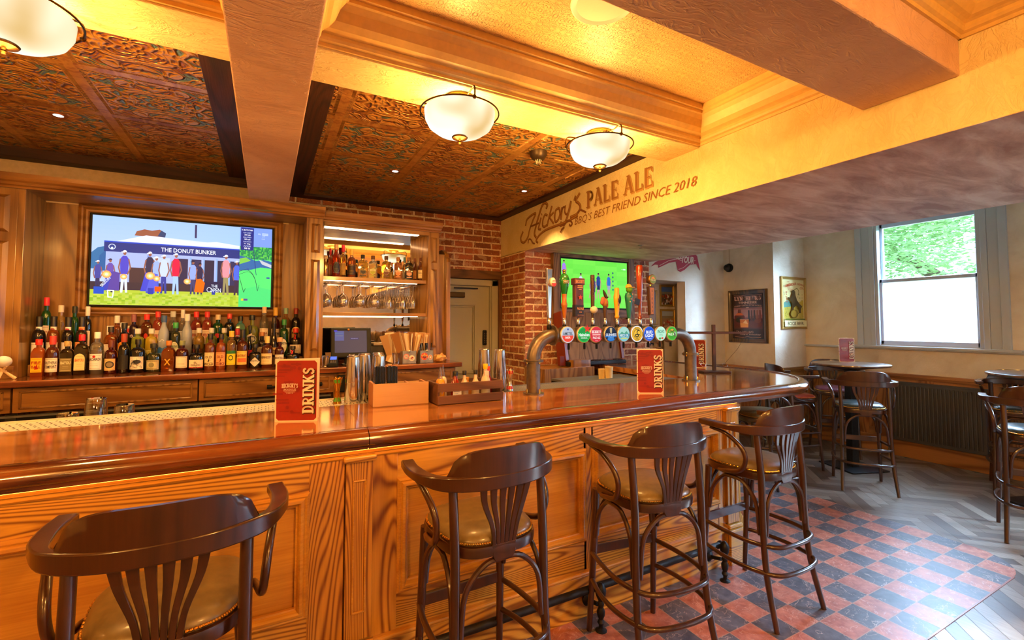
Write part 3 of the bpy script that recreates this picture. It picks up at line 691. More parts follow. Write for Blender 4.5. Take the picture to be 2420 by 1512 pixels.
# ================================================================ LAMPS
t = NT('lit_glass_bowl'); e_ = t.n('ShaderNodeEmission'); n_ = t.noise(t.obj(), 4, 1, .5, .3)
t.l(t.ramp(n_, [(.36, 'ffcf78'), (.58, 'fff2d4')]), e_.inputs[0]); t.l(t.math('MULTIPLY_ADD', n_, 1.1, -.02), e_.inputs[1]); t.l(e_.outputs[0], t.out.inputs['Surface']); M_BOWL = t.m
def make_lamp(loc, label):
    t = thing('ceiling_lamp', label, 'ceiling lamp', loc, 0, 'glass bowl lamps on the ceiling'); zb = 0
    MB().lathe([(.0, -.188), (.06, -.186), (.12, -.172), (.155, -.146), (.172, -.112), (.176, -.072), (.172, -.072), (.168, -.108), (.150, -.140), (.1, -.165), (0, -.180)], 40, cap=False).build('glass_bowl', M_BOWL, t, True)
    MB().tube([(.195 * cos(a), .195 * sin(a), -.078) for a in [2 * pi * i / 48 for i in range(48)]], .0042, 6, closed=True).build('ring', M_ABRASS, t, True)
    MB().lathe([(0, 0), (.075, 0), (.075, -.012), (.055, -.03), (.02, -.036), (.02, -.05)][::-1], 24).build('canopy', M_BRASS, t, True)
    MB().lathe([(.006, -.232), (.010, -.226), (.006, -.220), (.010, -.214), (.036, -.206), (.040, -.200), (.036, -.196), (0, -.194)], 20).build('finial', M_ABRASS, t, True)
    for k in range(3):
        a = 2 * pi * k / 3 + .5; c, s_ = cos(a), sin(a)
        b = MB().tube([(r * c, r * s_, z) for r, z in ((.03, -.02), (.12, -.028), (.185, -.022), (.198, -.05), (.195, -.085))], .0042, 6, smooth=4); b.ball((.195 * c, .195 * s_, -.078), .010, 8, 6)
        b.build('bracket', M_ABRASS, t, True)
    return t
lp = [((.834, 2.12, 2.68), 'round glass bowl ceiling lamp in brass ring, nearer of the pair beside the centre beam'), ((1.719, 2.12, 2.68), 'round glass bowl ceiling lamp in brass ring closest to the painted lettering'),
      ((-.79, 2.12, 2.68), 'big glass bowl ceiling lamp cut off by the top left corner')]
L0 = make_lamp(*lp[0])
for loc, lb in lp[1:]: c_ = copy_tree(L0); c_.location = loc; retag(c_, lb)
for loc in ((.9, -.4, 2.88), (-1.6, -.4, 2.88), (-1.67, 2.12, 2.68), (-2.6, 2.12, 2.68), (1.3, -2.6, 2.88), (-1.6, -2.6, 2.88)):
    c_ = copy_tree(L0); c_.location = loc; retag(c_, 'glass bowl ceiling lamp %s the viewer, %s' % ('behind' if loc[1] < 1 else 'left of', {(.9, -.4): 'nearest on the right', (-1.6, -.4): 'nearest on the left', (-1.67, 2.12): 'beside the photo edge', (-2.6, 2.12): 'furthest along the cornice', (1.3, -2.6): 'by the rear right corner', (-1.6, -2.6): 'by the rear left corner'}[loc[:2]]))
for (x, y, z) in ((.834, 2.12, 2.68), (1.719, 2.12, 2.68), (-.79, 2.12, 2.68), (-1.67, 2.12, 2.68), (.9, -.4, 2.88), (-1.6, -.4, 2.88), (1.3, -2.6, 2.88), (-1.6, -2.6, 2.88)):
    lamp('bulb', 'POINT', (x, y, z - .115), 14 if y > 1 else 30, WARM, .05)
    lamp('bowl_fill', 'POINT', (x, y, z - .29), 17 if y > 1 else 50, WARM, .09)  # added fill light below each bowl, no bulb hangs there
def downlight(x, y, z, label, mat):
    t = thing('downlight', label, 'downlight', (x, y, z), 0, 'small recessed ceiling spotlights')
    MB().lathe([(.024, -.004), (.040, -.006), (.044, 0)], 24, cap=False).build('bezel', plain('copper_bezel', 'a06030', .4, .6), t, True)
    MB().lathe([(0, -.003), (.024, -.003)], 20, cap=False).build('lens', glowmat('spot_lens', 'fff4e0', 5), t)
    return t
downlight(-1.116, 3.65, 2.79, 'small recessed spotlight in the tin ceiling left of the centre beam', None)
downlight(.899, 3.706, 2.79, 'small recessed spotlight in the middle of the tin ceiling', None)
downlight(2.101, 3.696, 2.79, 'small recessed spotlight in the tin ceiling near the brick corner', None)
for x, y in ((-1.116, 3.65), (.899, 3.706), (2.101, 3.696)): 
    q = lamp('spot', 'SPOT', (x, y, 2.77), 60, (1, .58, .22), .02); q.data.spot_size = radians(95); q.data.spot_blend = .7
t = thing('smoke_detector', 'dark smoke detector hanging from the tin ceiling', 'smoke detector', (1.709, 2.80, 2.79))
MB().lathe([(.028, -.060), (.045, -.052), (.060, -.030), (.064, 0)], 24).build('housing', plain('bronze_housing', '4a3a26', .4, .5), t, True)
bb = MB()
for k in range(8): bb.tube([(.022 * cos(k * pi / 4), .022 * sin(k * pi / 4), -.058), (.014 * cos(k * pi / 4), .014 * sin(k * pi / 4), -.085)], .003, 5)
bb.build('sensor_cage', plain('cream_plastic', 'd8c8a8', .4), t)
t = thing('ceiling_speaker', 'round white speaker set in the embossed ceiling', 'speaker', (1.205, 1.455, 2.88))
MB().lathe([(.108, -.004), (.128, -.010), (.134, -.006), (.136, 0)], 40, cap=False).build('rim', plain('white_rim', 'f0ece0', .4), t, True)
MB().lathe([(0, -.008), (.05, -.008), (.11, -.005)], 40, cap=False).build('grille', plain('speaker_mesh', 'e0d4c0', .6, bump=.3), t)
t = thing('sprinkler', 'tiny metal sprinkler head on the low soffit', 'sprinkler', (3.262, 3.40, 2.331))
MB().lathe([(.012, -.02), (.012, -.008), (.03, -.004), (.03, 0)], 14).build('body', M_CHROME, t, True); MB().lathe([(.018, -.034), (.018, -.031)], 12).tube([(0, 0, -.02), (0, 0, -.034)], .004, 6).build('deflector', M_CHROME, t)

# ================================================================ THE BAR
bt = thing('bar_worktop', 'long polished dark wood counter top curving round at its right end', 'counter top', (0, 0, 1.1))
# nosing line (outer edge of the flat top) : front run, rounded right end, return run
def outer(o):
    pts = [(-3.6, 2.055 - o), (.385, 2.055 - o)]
    cx, cy, r = 3.30, 2.95, .895 + o
    pts += [(2.4, 2.055 - o)] + [(cx + r * .98 * sin(radians(a)), cy - r * cos(radians(a))) for a in range(0, 91, 9)]
    pts += [(4.18 + o, 3.6), (4.18 + o, 4.26)]
    return pts
inner = [(3.30, 4.26), (3.15, 3.1), (3.04, 3.0), (-3.6, 3.0)]
def ztop(poly, z0, z1, nm, m): return MB().prism(poly, z0, z1).build(nm, m, bt, bevel=.0)
A_ = [p for p in outer(0)]
iL = 1
left = [A_[0], A_[1], (.385, 2.70), (-3.6, 2.70)]
MB().prism(left, -.05, 0).build('left_board', M_TOP, bt)
right = [(.3865, 2.055)] + A_[2:] + [(3.30, 4.26), (3.15, 3.1), (3.1, 2.70), (.3865, 2.70)]
MB().prism(right, -.05, 0).build('right_board', M_TOP, bt)
NS = [(0, .0), (.006, .006), (.012, .009), (.040, .008), (.066, -.002), (.080, -.018), (.084, -.034), (.080, -.048), (.070, -.052), (.064, -.058), (.060, -.072), (0, -.072)]
def nose(path, nm): MB().sweep([(x, y, 0) for x, y in path], [NS] * len(path)).build(nm, M_DARKX, bt, True)
nose([A_[0], (.384, 2.055)], 'nosing'); nose([(.387, 2.055)] + A_[2:], 'nosing')
for (x0, x1, lb, mm, gr) in ((-3.4, .52, 'long perforated white steel drip tray behind the left counter top', 'e4d8c0', 0), (.53, 1.42, 'steel drip tray strip beside the shakers', 'b8a890', 0), (1.43, 3.02, 'grey ribbed bar mat laid behind the beer font', '6c6866', 1)):
    t = thing('drip_tray', lb, 'drip tray', (0, 0, 1.075), 0)
    mt = plain('tray_' + mm, mm, .38, .0 if gr else .25)
    b = MB().box(x0, x1, 2.702, 3.0, 0, .014); b.box(x0, x1, 2.702, 2.712, .014, .024); b.box(x0, x1, 2.985, 3.0, .014, .022); b.build('tray', mt, t)
    h = MB()
    if not gr:
        y = 2.735
        while y < 2.98:
            x = max(x0, -1.6) + .02 + (.02 if int(round(y * 1000)) % 2 else 0)
            while x < x1 - .02: h.box(x, x + .006, y, y + .014, .0141, .0146); x += .034
            y += .031
        h.build('perforation', M_BLACK, t)['kind'] = 'stuff'
    else:
        x = x0
        while x < x1: h.box(x, x + .006, 2.715, 2.985, .0141, .018); x += .016
        h.build('rib', plain('mat_rib', '8a8684', .5), t); h.f and None
    if gr or x0 < -1: MB().box(x0 + (2.2 if not gr else .18), x0 + (2.28 if not gr else .26), 2.84, 2.85, .0141, .0155).build('slot', M_BLACK, t)
bf = thing('panelled_bar', 'honey coloured panelled timber bar body under the dark counter top', 'bar', (0, 0, 0))
def P3(nm, m, *a, bev=.002): return box(nm, m, *a, parent=bf, bevel=bev)
XR = 2.80
P3('carcass', M_ASHF, -3.6, XR, 2.066, 2.5, 0, 1.03, bev=0)
P3('carcass', M_ASHF, -3.6, 3.1, 2.5, 2.68, 0, 1.03, bev=0)
MB().prism([(XR - .02, 2.10), (2.93, 2.16), (3.02, 2.3), (3.6, 3.1), (3.7, 4.2), (3.35, 4.2), (3.2, 3.1), (2.7, 2.6)], 0, 1.03).build('return_carcass', M_ASHV, bf)
MB().lathe([(.075, 0), (.075, .25), (.055, .28), (.055, .95), (.07, .98), (.07, 1.03)], 24, (2.80, 2.09, 0)).build('corner_post', M_ASHV, bf, True)
def panel(x0, x1, z0, z1):
    # framed sunk panel with a heavy bolection moulding
    P3('top_rail', M_ASH, x0 - .05, x1 + .05, 2.040, 2.07, z1 - .01, .99, bev=0)
    P3('bottom_rail', M_ASH, x0 - .05, x1 + .05, 2.040, 2.07, .2, z0 + .01, bev=0)
    P3('panel', M_ASHF, x0, x1, 2.055, 2.07, z0, z1, bev=0)
    prof = [(0, 0), (0, .008), (.010, .016), (.016, .014), (.022, .022), (.032, .024), (.038, .018), (.044, .006), (.050, .004), (.05, -.012), (0, -.012)]
    c = [(x0, z0), (x1, z0), (x1, z1), (x0, z1)]; sg = [(1, 1), (-1, 1), (-1, -1), (1, -1)]; b = MB(); n = len(prof)
    for (x, z), (sx_, sz_) in zip(c, sg):
        for (o, u) in prof: b.v.append((x + sx_ * o, 2.040 - u, z + sz_ * o))
    for i in range(4):
        for j in range(n): b.f.append([i * n + j, ((i + 1) % 4) * n + j, ((i + 1) % 4) * n + (j + 1) % n, i * n + (j + 1) % n])
    b.build('panel_moulding', M_ASHF, bf)
panel(-2.3, -1.25, .385, .875); panel(-1.05, .168, .385, .875); panel(.518, 1.54, .385, .875); panel(1.578, 2.612, .385, .875)
for a, b in ((-1.25, -1.05), (.165, .30), (.412, .52), (1.54, 1.58), (2.60, 2.67)): P3('stile', M_ASHV, a, b, 2.038, 2.07, .2, .99)
for x0 in (-1.2, .303, 2.668):
    w = .108; t = bf
    P3('pilaster', M_ASHV, x0, x0 + w, 2.018, 2.06, .25, .975)
    for a in ((x0 + .026, x0 + .034, .36, .90), (x0 + w - .034, x0 + w - .026, .36, .90)): P3('pilaster_bead', M_ASHF, a[0], a[1], 2.010, 2.020, a[2], a[3], bev=.003)
    for z in (.36, .892): P3('pilaster_bead', M_ASHF, x0 + .026, x0 + w - .026, 2.010, 2.020, z, z + .008, bev=.003)
    P3('pilaster_base', M_ASH, x0 - .02, x0 + w + .02, 1.985, 2.05, 0, .22, bev=.004); P3('pilaster_base', M_ASH, x0 - .01, x0 + w + .01, 1.998, 2.05, .22, .245, bev=.008)
    P3('capital', M_ASH, x0 - .012, x0 + w + .012, 2.000, 2.05, .975, 1.0, bev=.006)
CO = [(0, 0), (.004, 0), (.008, .006), (.008, .018), (.015, .022), (.017, .030), (.017, .036), (0, .040)]
MB().sweep([(-3.6, 2.038, .985), (XR, 2.038, .985)], [CO, CO]).build('cornice_moulding', M_ASHF, bf)
P3('skirting', M_ASH, -3.6, XR - .02, 2.020, 2.07, 0, .215, bev=.004); P3('skirting_cap', M_ASHF, -3.6, XR - .02, 2.012, 2.07, .215, .235, bev=.008)
P3('purse_hook', M_ABRASS, 1.553, 1.560, 2.0, 2.04, .90, .915); MB().tube([(1.557, 2.03, .91), (1.557, 1.99, .905), (1.557, 1.98, .93)], .003, 6, smooth=3).build('purse_hook', M_ABRASS, bf)
ls = box('led_strip', M_LEDW, -3.5, 2.75, 1.999, 2.010, 1.0258, 1.0275, bf)
fr = thing('foot_rail', 'black tubular foot rail on cast brackets along the bar foot', 'foot rail', (0, 0, 0))
MB().tube([(-3.4, 1.93, .20), (2.46, 1.93, .20)], .019, 14).build('rail', M_IRON, fr, True); MB().ball((2.475, 1.93, .20), .024, 12, 8).build('end_cap', M_IRON, fr, True)
for x in (-.6, .45, 1.52, 2.465):
    b = MB().lathe([(.030, 0), (.030, .006), (.012, .016), (.011, .03), (.019, .045), (.012, .06), (.020, .08), (.021, .10), (.013, .118), (.018, .135), (.012, .15), (.020, .165), (.026, .18), (.028, .205), (.02, .225), (.008, .236), (0, .238)], 14, (x, 1.895, 0)); b.tube([(x, 1.92, .12), (x, 2.0, .10)], .011, 8)
    b.lathe([(0, 0), (.030, .002), (.032, .012), (.014, .022), (.012, .03)], 14, M=Matrix.Translation((x, 2.014, .10)) @ Matrix.Rotation(pi / 2, 4, 'X')); b.build('bracket', M_IRON, fr, True)

# ================================================================ BACK BAR
bc = thing('back_bar_counter', 'glossy reddish wood back counter carrying the bottle display', 'counter', (0, 0, 1.19))
M_RED = wood('reddish_counter', '9c5428', '5a2a10', 'x', .16, 1, 6, 1, .5)
box('worktop', M_RED, -3.2, 1.62, 4.02, 4.85, -.042, 0, bc, .008)
for nm, x0, x1, lb in (('drawer_cabinet', -1.40, -.432, 'wide oak drawer front under the back counter, middle of the run'), ('drawer_cabinet', -.424, .50, 'oak drawer with black bar handle partly behind the drinks menu'), ('drawer_cabinet', -2.4, -1.41, 'oak drawer front at the far left edge under the back counter'), ('drawer_cabinet', .80, 1.56, 'dark grained drawer front below the till end of the counter')):
    z0 = .985; z1 = 1.142
    if x0 > .7: z0, z1 = .95, 1.142
    t = thing('drawer_unit', lb, 'drawer', (x0, 4.07, z0), 0); w = x1 - x0; h = z1 - z0
    box('drawer_front', M_OAK, 0, w, 0, .4, 0, h, t, .003)
    for a in ((.03, w - .03, .022, .034), (.03, w - .03, h - .034, h - .022), (.03, .042, .022, h - .022), (w - .042, w - .03, .022, h - .022)): box('moulding', M_OAKV, a[0], a[1], -.008, .004, a[2], a[3], t, .003)
    if abs(x0 + .424) < .01:
        hb_ = MB().box(.44, .475, -.022, 0, .06, .09); hb_.box(.80, .835, -.022, 0, .06, .09); hb_.tube([(.44, -.03, .075), (.835, -.03, .075)], .008, 8); hb_.build('bar_handle', M_BLACK, t, bevel=.003)
    if abs(x0 + 1.40) < .01 or abs(x0 + .424) < .01: pass
box('plinth_board', M_OAKV, -3.2, 1.6, 4.15, 4.3, -1.18, -.042, bc)
fg = thing('bottle_fridge', 'black glass fronted bottle fridge below the oak drawers', 'fridge', (0, 4.08, 0))
box('cabinet', M_BLACK, -2.4, .48, 0, .4, .02, .955, fg); box('top_trim', plain('grey_trim', '70706c', .4, .5), -2.4, .48, -.012, .02, .955, .968, fg)
for x in (-1.43, -.455): box('door_frame', plain('dark_frame', '2a2a26', .4, .4), x, x + .05, -.01, .02, .02, .975, fg)
box('side_cupboard', M_OAKV, .50, .80, 4.09, 4.2, -1.18, -.042, bc); box('wall_socket', M_BLACK, .53, .64, 4.06, 4.10, -.21, -.07, bc, .01)

tc = thing('television_cabinet', 'oak cabinet surround framing the large television', 'cabinet', (0, 0, 0))
def T(nm, m, *a, bev=.002): return box(nm, m, *a, parent=tc, bevel=bev)
T('back_panel', M_OAKV, -1.44, .285, 4.57, 4.62, 1.19, 2.47, bev=0); T('soffit_board', M_OAK, -1.46, .30, 4.24, 4.60, 2.455, 2.475)
T('side_board', M_OAKV, -1.475, -1.44, 4.24, 4.60, 1.19, 2.46); T('side_board', M_OAKV, .285, .30, 4.24, 4.60, 1.19, 2.46)
i = 0
x = -1.40
while x < .27: T('tongue_line', M_OAK, x, x + .003, 4.566, 4.572, 1.19, 1.60, bev=0); x += .105
def pil(x0, x1, y, par, z0=1.19, z1=2.455):
    def Q(m, *a, bev=.003, nm='pilaster'): return box(nm, m, *a, parent=par, bevel=bev)
    Q(M_OAKV, x0, x1, y, y + .3, z0, z1); w = x1 - x0; d = w * .2
    for (za, zb_) in ((z0 + .13, z1 - .36), (z1 - .30, z1 - .05)):
        b = MB(); a0, a1 = x0 + d, x1 - d; k = min(.022, w * .2)
        b.add([(a0, y, za), (a1, y, za), (a1, y, zb_), (a0, y, zb_), (a0 + k, y - .016, za + k), (a1 - k, y - .016, za + k), (a1 - k, y - .016, zb_ - k), (a0 + k, y - .016, zb_ - k)], [(0, 1, 5, 4), (1, 2, 6, 5), (2, 3, 7, 6), (3, 0, 4, 7), (4, 5, 6, 7)]); b.build('raised_panel', M_OAKV, par)
pil(-1.66, -1.475, 4.24, tc); pil(.30, .418, 4.24, tc)
T('pilaster_foot', M_OAK, -1.68, -1.455, 4.215, 4.3, 1.19, 1.27); T('pilaster_foot', M_OAK, .285, .432, 4.215, 4.3, 1.19, 1.25)
CC = [(0, 0), (.02, 0), (.026, .012), (.04, .018), (.046, .034), (.062, .044), (.07, .062), (.07, .09), (0, .09)]
MB().sweep([(-3, 4.24, 2.45), (.418, 4.24, 2.45), (.418, 4.6, 2.45)], [CC] * 3).build('cornice', M_OAK, tc)
T('frieze', M_OAK, -3, .418, 4.24, 4.56, 2.45, 2.54)
T('left_carcass', M_OAKV, -3, -1.66, 4.26, 4.6, 1.19, 2.45)
# bottle steps
T('bottle_step', M_OAK, -1.43, .28, 4.352, 4.57, 1.19, 1.268); T('bottle_step', M_OAK, -1.43, .28, 4.452, 4.57, 1.268, 1.348)
# frame round the television
FP = [(0, 0), (0, .010), (.02, .020), (.03, .016), (.05, .030), (.062, .030), (.07, .020), (.07, 0)]
b = MB(); n = len(FP); xa, xb, za, zb_ = -1.19 - .07, .046 + .07, 1.676 - .07, 2.39 + .07
for (x, z), (sx_, sz_) in zip([(xa, za), (xb, za), (xb, zb_), (xa, zb_)], [(1, 1), (-1, 1), (-1, -1), (1, -1)]):
    for (o, u) in FP: b.v.append((x + sx_ * o, 4.57 - u, z + sz_ * o))
for i in range(4):
    for j in range(n): b.f.append([i * n + j, ((i + 1) % 4) * n + j, ((i + 1) % 4) * n + (j + 1) % n, i * n + (j + 1) % n])
b.build('television_frame', M_OAK, tc)

su = thing('shelf_unit', 'lit oak shelf unit with mirror back beside the television cabinet', 'shelf unit', (0, 0, 0))
def U(nm, m, *a, bev=.002): return box(nm, m, *a, parent=su, bevel=bev)
U('mirror', M_MIRROR, .43, 1.30, 4.625, 4.635, 1.19, 2.44, bev=0); U('back_board', M_OAKV, .42, 1.40, 4.636, 4.66, 1.19, 2.46, bev=0)
MB().prism([(1.372, 4.31), (1.378, 4.31), (1.378, 4.64), (1.287, 4.64), (1.287, 4.62)], 1.19, 2.42).build('side_board', M_OAKV, su); U('side_board', M_OAKV, .418, .432, 4.3, 4.64, 1.19, 2.45)
U('head_board', M_OAK, .42, 1.38, 4.30, 4.64, 2.405, 2.46)
pil(1.378, 1.482, 4.30, su, 1.19, 2.44)
CS = [(a * .8, b_) for a, b_ in CC]
MB().sweep([(.418, 4.30, 2.44), (1.482, 4.30, 2.44), (1.482, 4.7, 2.44)], [CS] * 3).build('cornice', M_OAK, su); U('frieze', M_OAK, .42, 1.482, 4.30, 4.66, 2.44, 2.53)
U('shelf', M_OAK, .432, 1.372, 4.34, 4.62, 1.935, 1.970, bev=.003); U('shelf', M_OAK, .432, 1.382, 4.34, 4.62, 1.618, 1.650, bev=.003)
for a in ((.432, 1.285, 4.325, 4.331, 2.398, 2.404), (.432, 1.285, 4.37, 4.376, 2.398, 2.404), (.432, 1.285, 4.375, 4.381, 1.929, 1.934), (.432, 1.285, 4.345, 4.351, 1.612, 1.617)): U('led_strip', M_LED, a[0], a[1], a[2], a[2] + .0035, a[4] + .003, a[5], bev=0)
sc_ = [(4.30, 1.19), (4.30, 2.16), (4.31, 2.20), (4.34, 2.215), (4.36, 2.25), (4.40, 2.28), (4.46, 2.30), (4.84, 2.30), (4.84, 1.19)]
MB().add([(x, y, z) for x in (1.56, 1.60) for y, z in sc_], [list(range(9)), list(range(9, 18))] + [(i, (i + 1) % 9, (i + 1) % 9 + 9, i + 9) for i in range(9)]).build('scalloped_end_board', M_OAKV, su, bevel=.003)
U('filler', M_OAKV, 1.482, 1.56, 4.36, 4.8, 1.19, 2.24)
# hanging glass racks
for x in (.47, .61, .76, .89, 1.02, 1.15, 1.25):
    MB().tube([(x - .02, 4.36, 1.930), (x - .02, 4.36, 1.915), (x - .02, 4.60, 1.915)], .0018, 5).tube([(x + .02, 4.36, 1.930), (x + .02, 4.36, 1.915), (x + .02, 4.60, 1.915)], .0018, 5).build('glass_rack', M_BRASS, su)
M_GL = thinglass('clear_drinking_glass', 'fdf8ee', 2.0)
def wineglass(loc, kind, label, gr):
    t = thing('wine_glass' if kind == 0 else 'champagne_flute', label, 'glass', loc, 0, gr)
    if kind == 0: pr = [(.034, 0), (.034, -.002), (.006, -.006), (.0035, -.02), (.0035, -.085), (.012, -.095), (.034, -.115), (.043, -.145), (.041, -.180), (.034, -.205)]
    else: pr = [(.030, 0), (.030, -.002), (.005, -.006), (.0035, -.02), (.0035, -.075), (.014, -.10), (.024, -.14), (.026, -.18), (.023, -.215)]
    MB().lathe(pr, 18, cap=False).build('bowl_and_stem', M_GL, t, True); return t
g0 = None; g1 = None; k = 0
for gi, x in enumerate((.47, .61, .76, .89)):
    for j, (dx, y) in enumerate(((0, 4.385), (-.012, 4.47), (.012, 4.56))):
        lb = 'balloon wine glass hanging upside down, %s in the %s rack' % (('front', 'middle', 'rear')[j], ('leftmost', 'second', 'third', 'fourth')[gi])
        if g0 is None: g0 = wineglass((x, y, 1.912), 0, lb, 'wine glasses hanging under the shelf')
        else: c_ = copy_tree(g0); c_.location = (x + dx * .3, y, 1.912); retag(c_, lb)
for gi, x in enumerate((1.02, 1.15, 1.25)):
    for j, (dx, y) in enumerate(((0, 4.385), (-.01, 4.45), (.012, 4.52), (0, 4.59))):
        lb = 'slim flute hanging upside down, %s in the %s rack of flutes' % (('front', 'second', 'third', 'rear')[j], ('left', 'middle', 'right')[gi])
        if g1 is None: g1 = wineglass((x, y, 1.912), 1, lb, 'champagne flutes hanging under the shelf')
        else: c_ = copy_tree(g1); c_.location = (x + dx * .3, y, 1.912); retag(c_, lb)

# ---------------------------------------------------------------- big television with the golf picture
tv = thing('television', 'large wall television showing golfers in front of a marquee', 'television', (-.571, 4.55, 2.033))
box('casing', M_BLACK, -.617, .617, -.012, .03, -.356, .356, tv, .004)
P = Pic(.00012); w2, h2 = .600, .340
def X(u): return -w2 + 2 * w2 * u
def Z(v): return h2 - 2 * h2 * v
def R(u0, u1, v0, v1, c, up=True): P.rect(X(u0), X(u1), Z(v1), Z(v0), c, up)
def PP(l, c): P.poly([(X(u), Z(v)) for u, v in l], c)
def EE(u, v, ru, rv, c): P.ell(X(u), Z(v), ru * 2 * w2, rv * 2 * h2, c)
P.grid(-w2, w2, -h2, h2, 24, 20, lambda a, b: (.36 + .22 * (1 - b) * (1 - a), .55 + .12 * (1 - b), 1, 1))
PP([(.0, .42), (.03, .36), (.07, .34), (.1, .5), (.1, .6), (0, .6)], '2a70a8'); PP([(.03, .62), (.04, .45), (.09, .34), (.11, .62)], '1c60a0')
PP([(.21, .20), (.22, .15), (.26, .12), (.30, .13), (.34, .11), (.37, .15), (.37, .20)], '9a5a44'); PP([(.33, .19), (.35, .12), (.375, .15), (.37, .2)], '2c4470')
R(.533, .545, .02, .18, '3a3660'); PP([(.10, .31), (.27, .19), (.80, .24), (.80, .33), (.07, .31)], 'd4e0ff'); PP([(.27, .19), (.55, .235), (.66, .21), (.80, .24), (.80, .26), (.12, .28)], 'e4ecff')
R(.06, .80, .28, .40, '1a3480'); R(.06, .80, .28, .295, '1c48c8'); R(.07, .80, .40, .83, 'a8b8f0'); R(.28, .30, .42, .8, '7890d8'); R(.29, .40, .44, .62, 'c0d0f8')
for i in range(5): R(.44 + i * .075, .50 + i * .075, .44, .86, ('28284c', '30305a', '242444')[i % 3]); R(.436 + i * .075, .444 + i * .075, .42, .86, '8ab4f0')
R(.19, .29, .57, .83, '4a3238'); R(.0, .80, .74, .84, '3c2c38'); R(.58, .72, .70, .86, '1c2048')
EE(.10, .345, .018, .032, 'd8e8ff'); EE(.10, .345, .014, .025, '1a3c8c'); EE(.10, .36, .006, .014, 'd8e8ff')
P.text('THE DONUT BUNKER', X(.505), Z(.345), .37, .034, 'eaf2ff', .015)
R(0, .80, .83, 1, 'b8c83c'); P.grid(-w2, X(.80), Z(1), Z(.86), 46, 7, lambda a, b: S(random.choice(['b4c83c', 'c4d24c', 'a8c030', 'bccc58', '94b82c', 'b8d040']))); R(0, .8, .995, 1, 'd8e84c')
def man(u, v, s, shirt, trs, hat='e8ecff', skin='9a6050', turn=0):
    PP([(u - .018 * s, v), (u - .014 * s, v - .24 * s), (u + .014 * s, v - .24 * s), (u + .020 * s, v), (u + .008 * s, v), (u + .001, v - .16 * s), (u - .006 * s, v)], trs)
    PP([(u - .020 * s, v - .22 * s), (u - .024 * s, v - .40 * s), (u - .010 * s, v - .44 * s), (u + .010 * s, v - .44 * s), (u + .024 * s, v - .40 * s), (u + .019 * s, v - .22 * s)], shirt)
    P.line([(X(u - .022 * s), Z(v - .40 * s)), (X(u - .030 * s), Z(v - .30 * s)), (X(u - .020 * s), Z(v - .22 * s))], .009 * s, skin); P.line([(X(u + .022 * s), Z(v - .40 * s)), (X(u + .032 * s), Z(v - .30 * s)), (X(u + .018 * s), Z(v - .22 * s))], .009 * s, skin)
    EE(u, v - .475 * s, .009 * s, .026 * s, skin); P.ell(X(u), Z(v - .485 * s), .0115 * s * 2 * w2, .024 * s * 2 * h2, hat, 12, 0, 180); R(u - .018 * s, u, v - .490 * s, v - .480 * s, hat)
man(.035, .86, .7, '4048a0', '30305c'); man(.095, .86, .75, '6a50b0', '302840', '3c3050'); man(.165, .86, .95, '4a48c8', 'dce4ff'); man(.295, .86, .95, '2c2c50', '3c58c0'); man(.33, .86, .85, '9cb4f0', '4060d0'); man(.37, .86, .9, 'c8d8ff', '30409c')
man(.435, .865, .96, 'e01448', 'a8c8ff', 'dce4ff'); man(.53, .86, .8, '90a8f0', '404070', '202040'); man(.57, .86, .75, '24244c', '303060', '16162c'); man(.72, .86, .98, 'ff94a0', '9c9060'); man(.785, .86, .85, '4868e0', '3c2c48', 'dce8ff')
for (u, c) in ((.09, '3844b8'), (.115, '5a44a0'), (.28, '3c48d0'), (.31, '5460dc')): PP([(u - .03, .84), (u - .005, .62), (u + .03, .64), (u + .03, .84)], c)
P.text('SRIXON', X(.075), Z(.745), .085, .02, 'e8f0ff', .02, rot=.95)
PP([(.54, .83), (.55, .68), (.575, .67), (.60, .72), (.59, .84)], 'ff6a14'); R(.325, .36, .78, .84, 'f05818'); R(.02, .07, .80, .88, '1450c8'); R(.29, .32, .80, .87, '2438b0'); R(.64, .66, .80, .86, '2038a0')
P.text('THE', X(.655), Z(.755), .045, .024, 'e8f0ff', .01); P.text('OPEN', X(.66), Z(.805), .08, .034, 'e8f0ff', .01); EE(.625, .80, .014, .03, 'e8f0ff'); EE(.625, .80, .011, .024, '1c2048')
for (u, v, r) in ((.08, .66, .016), (.165, .68, .012), (.30, .66, .017), (.335, .69, .012), (.50, .71, .013)): EE(u, v, r * 1.5, r * 2.6, 'ffa860'); EE(u, v, r, r * 1.7, 'ffd880'); EE(u, v, r * .5, r * .9, 'fff4d0')
P.line([(X(.088), Z(.84)), (X(.118), Z(.84)), (X(.114), Z(.915)), (X(.092), Z(.915)), (X(.088), Z(.84))], .007, 'ffffff')
R(.80, 1, 0, 1, '58e878'); R(.80, 1, 0, .28, '7c9cf8'); P.grid(X(.80), w2, Z(.40), Z(.24), 26, 8, lambda a, b: S(random.choice(['1c8c50', '38b450', '14785c', '5cc850', '208c48'])))
PP([(.8, .36), (.85, .38), (.9, .42), (.95, .40), (1, .42), (1, .52), (.93, .50), (.86, .54), (.8, .55)], '2c68a8'); PP([(.92, .40), (1, .46), (1, .50), (.94, .46)], 'c4c8d0'); PP([(.8, .40), (.84, .38), (.87, .42), (.8, .47)], '80c850')
PP([(.8, .56), (.88, .53), (.94, .50), (1, .51), (1, 1), (.8, 1)], '54e874'); PP([(.8, .8), (.9, .74), (1, .78), (1, 1), (.8, 1)], '48dc78')
R(.805, .885, .005, .29, '1c2c84')
P.text('H. MATSUYAMA', X(.845), Z(.035), .082, .014, 'f0f4ff', .01); z_ = .07
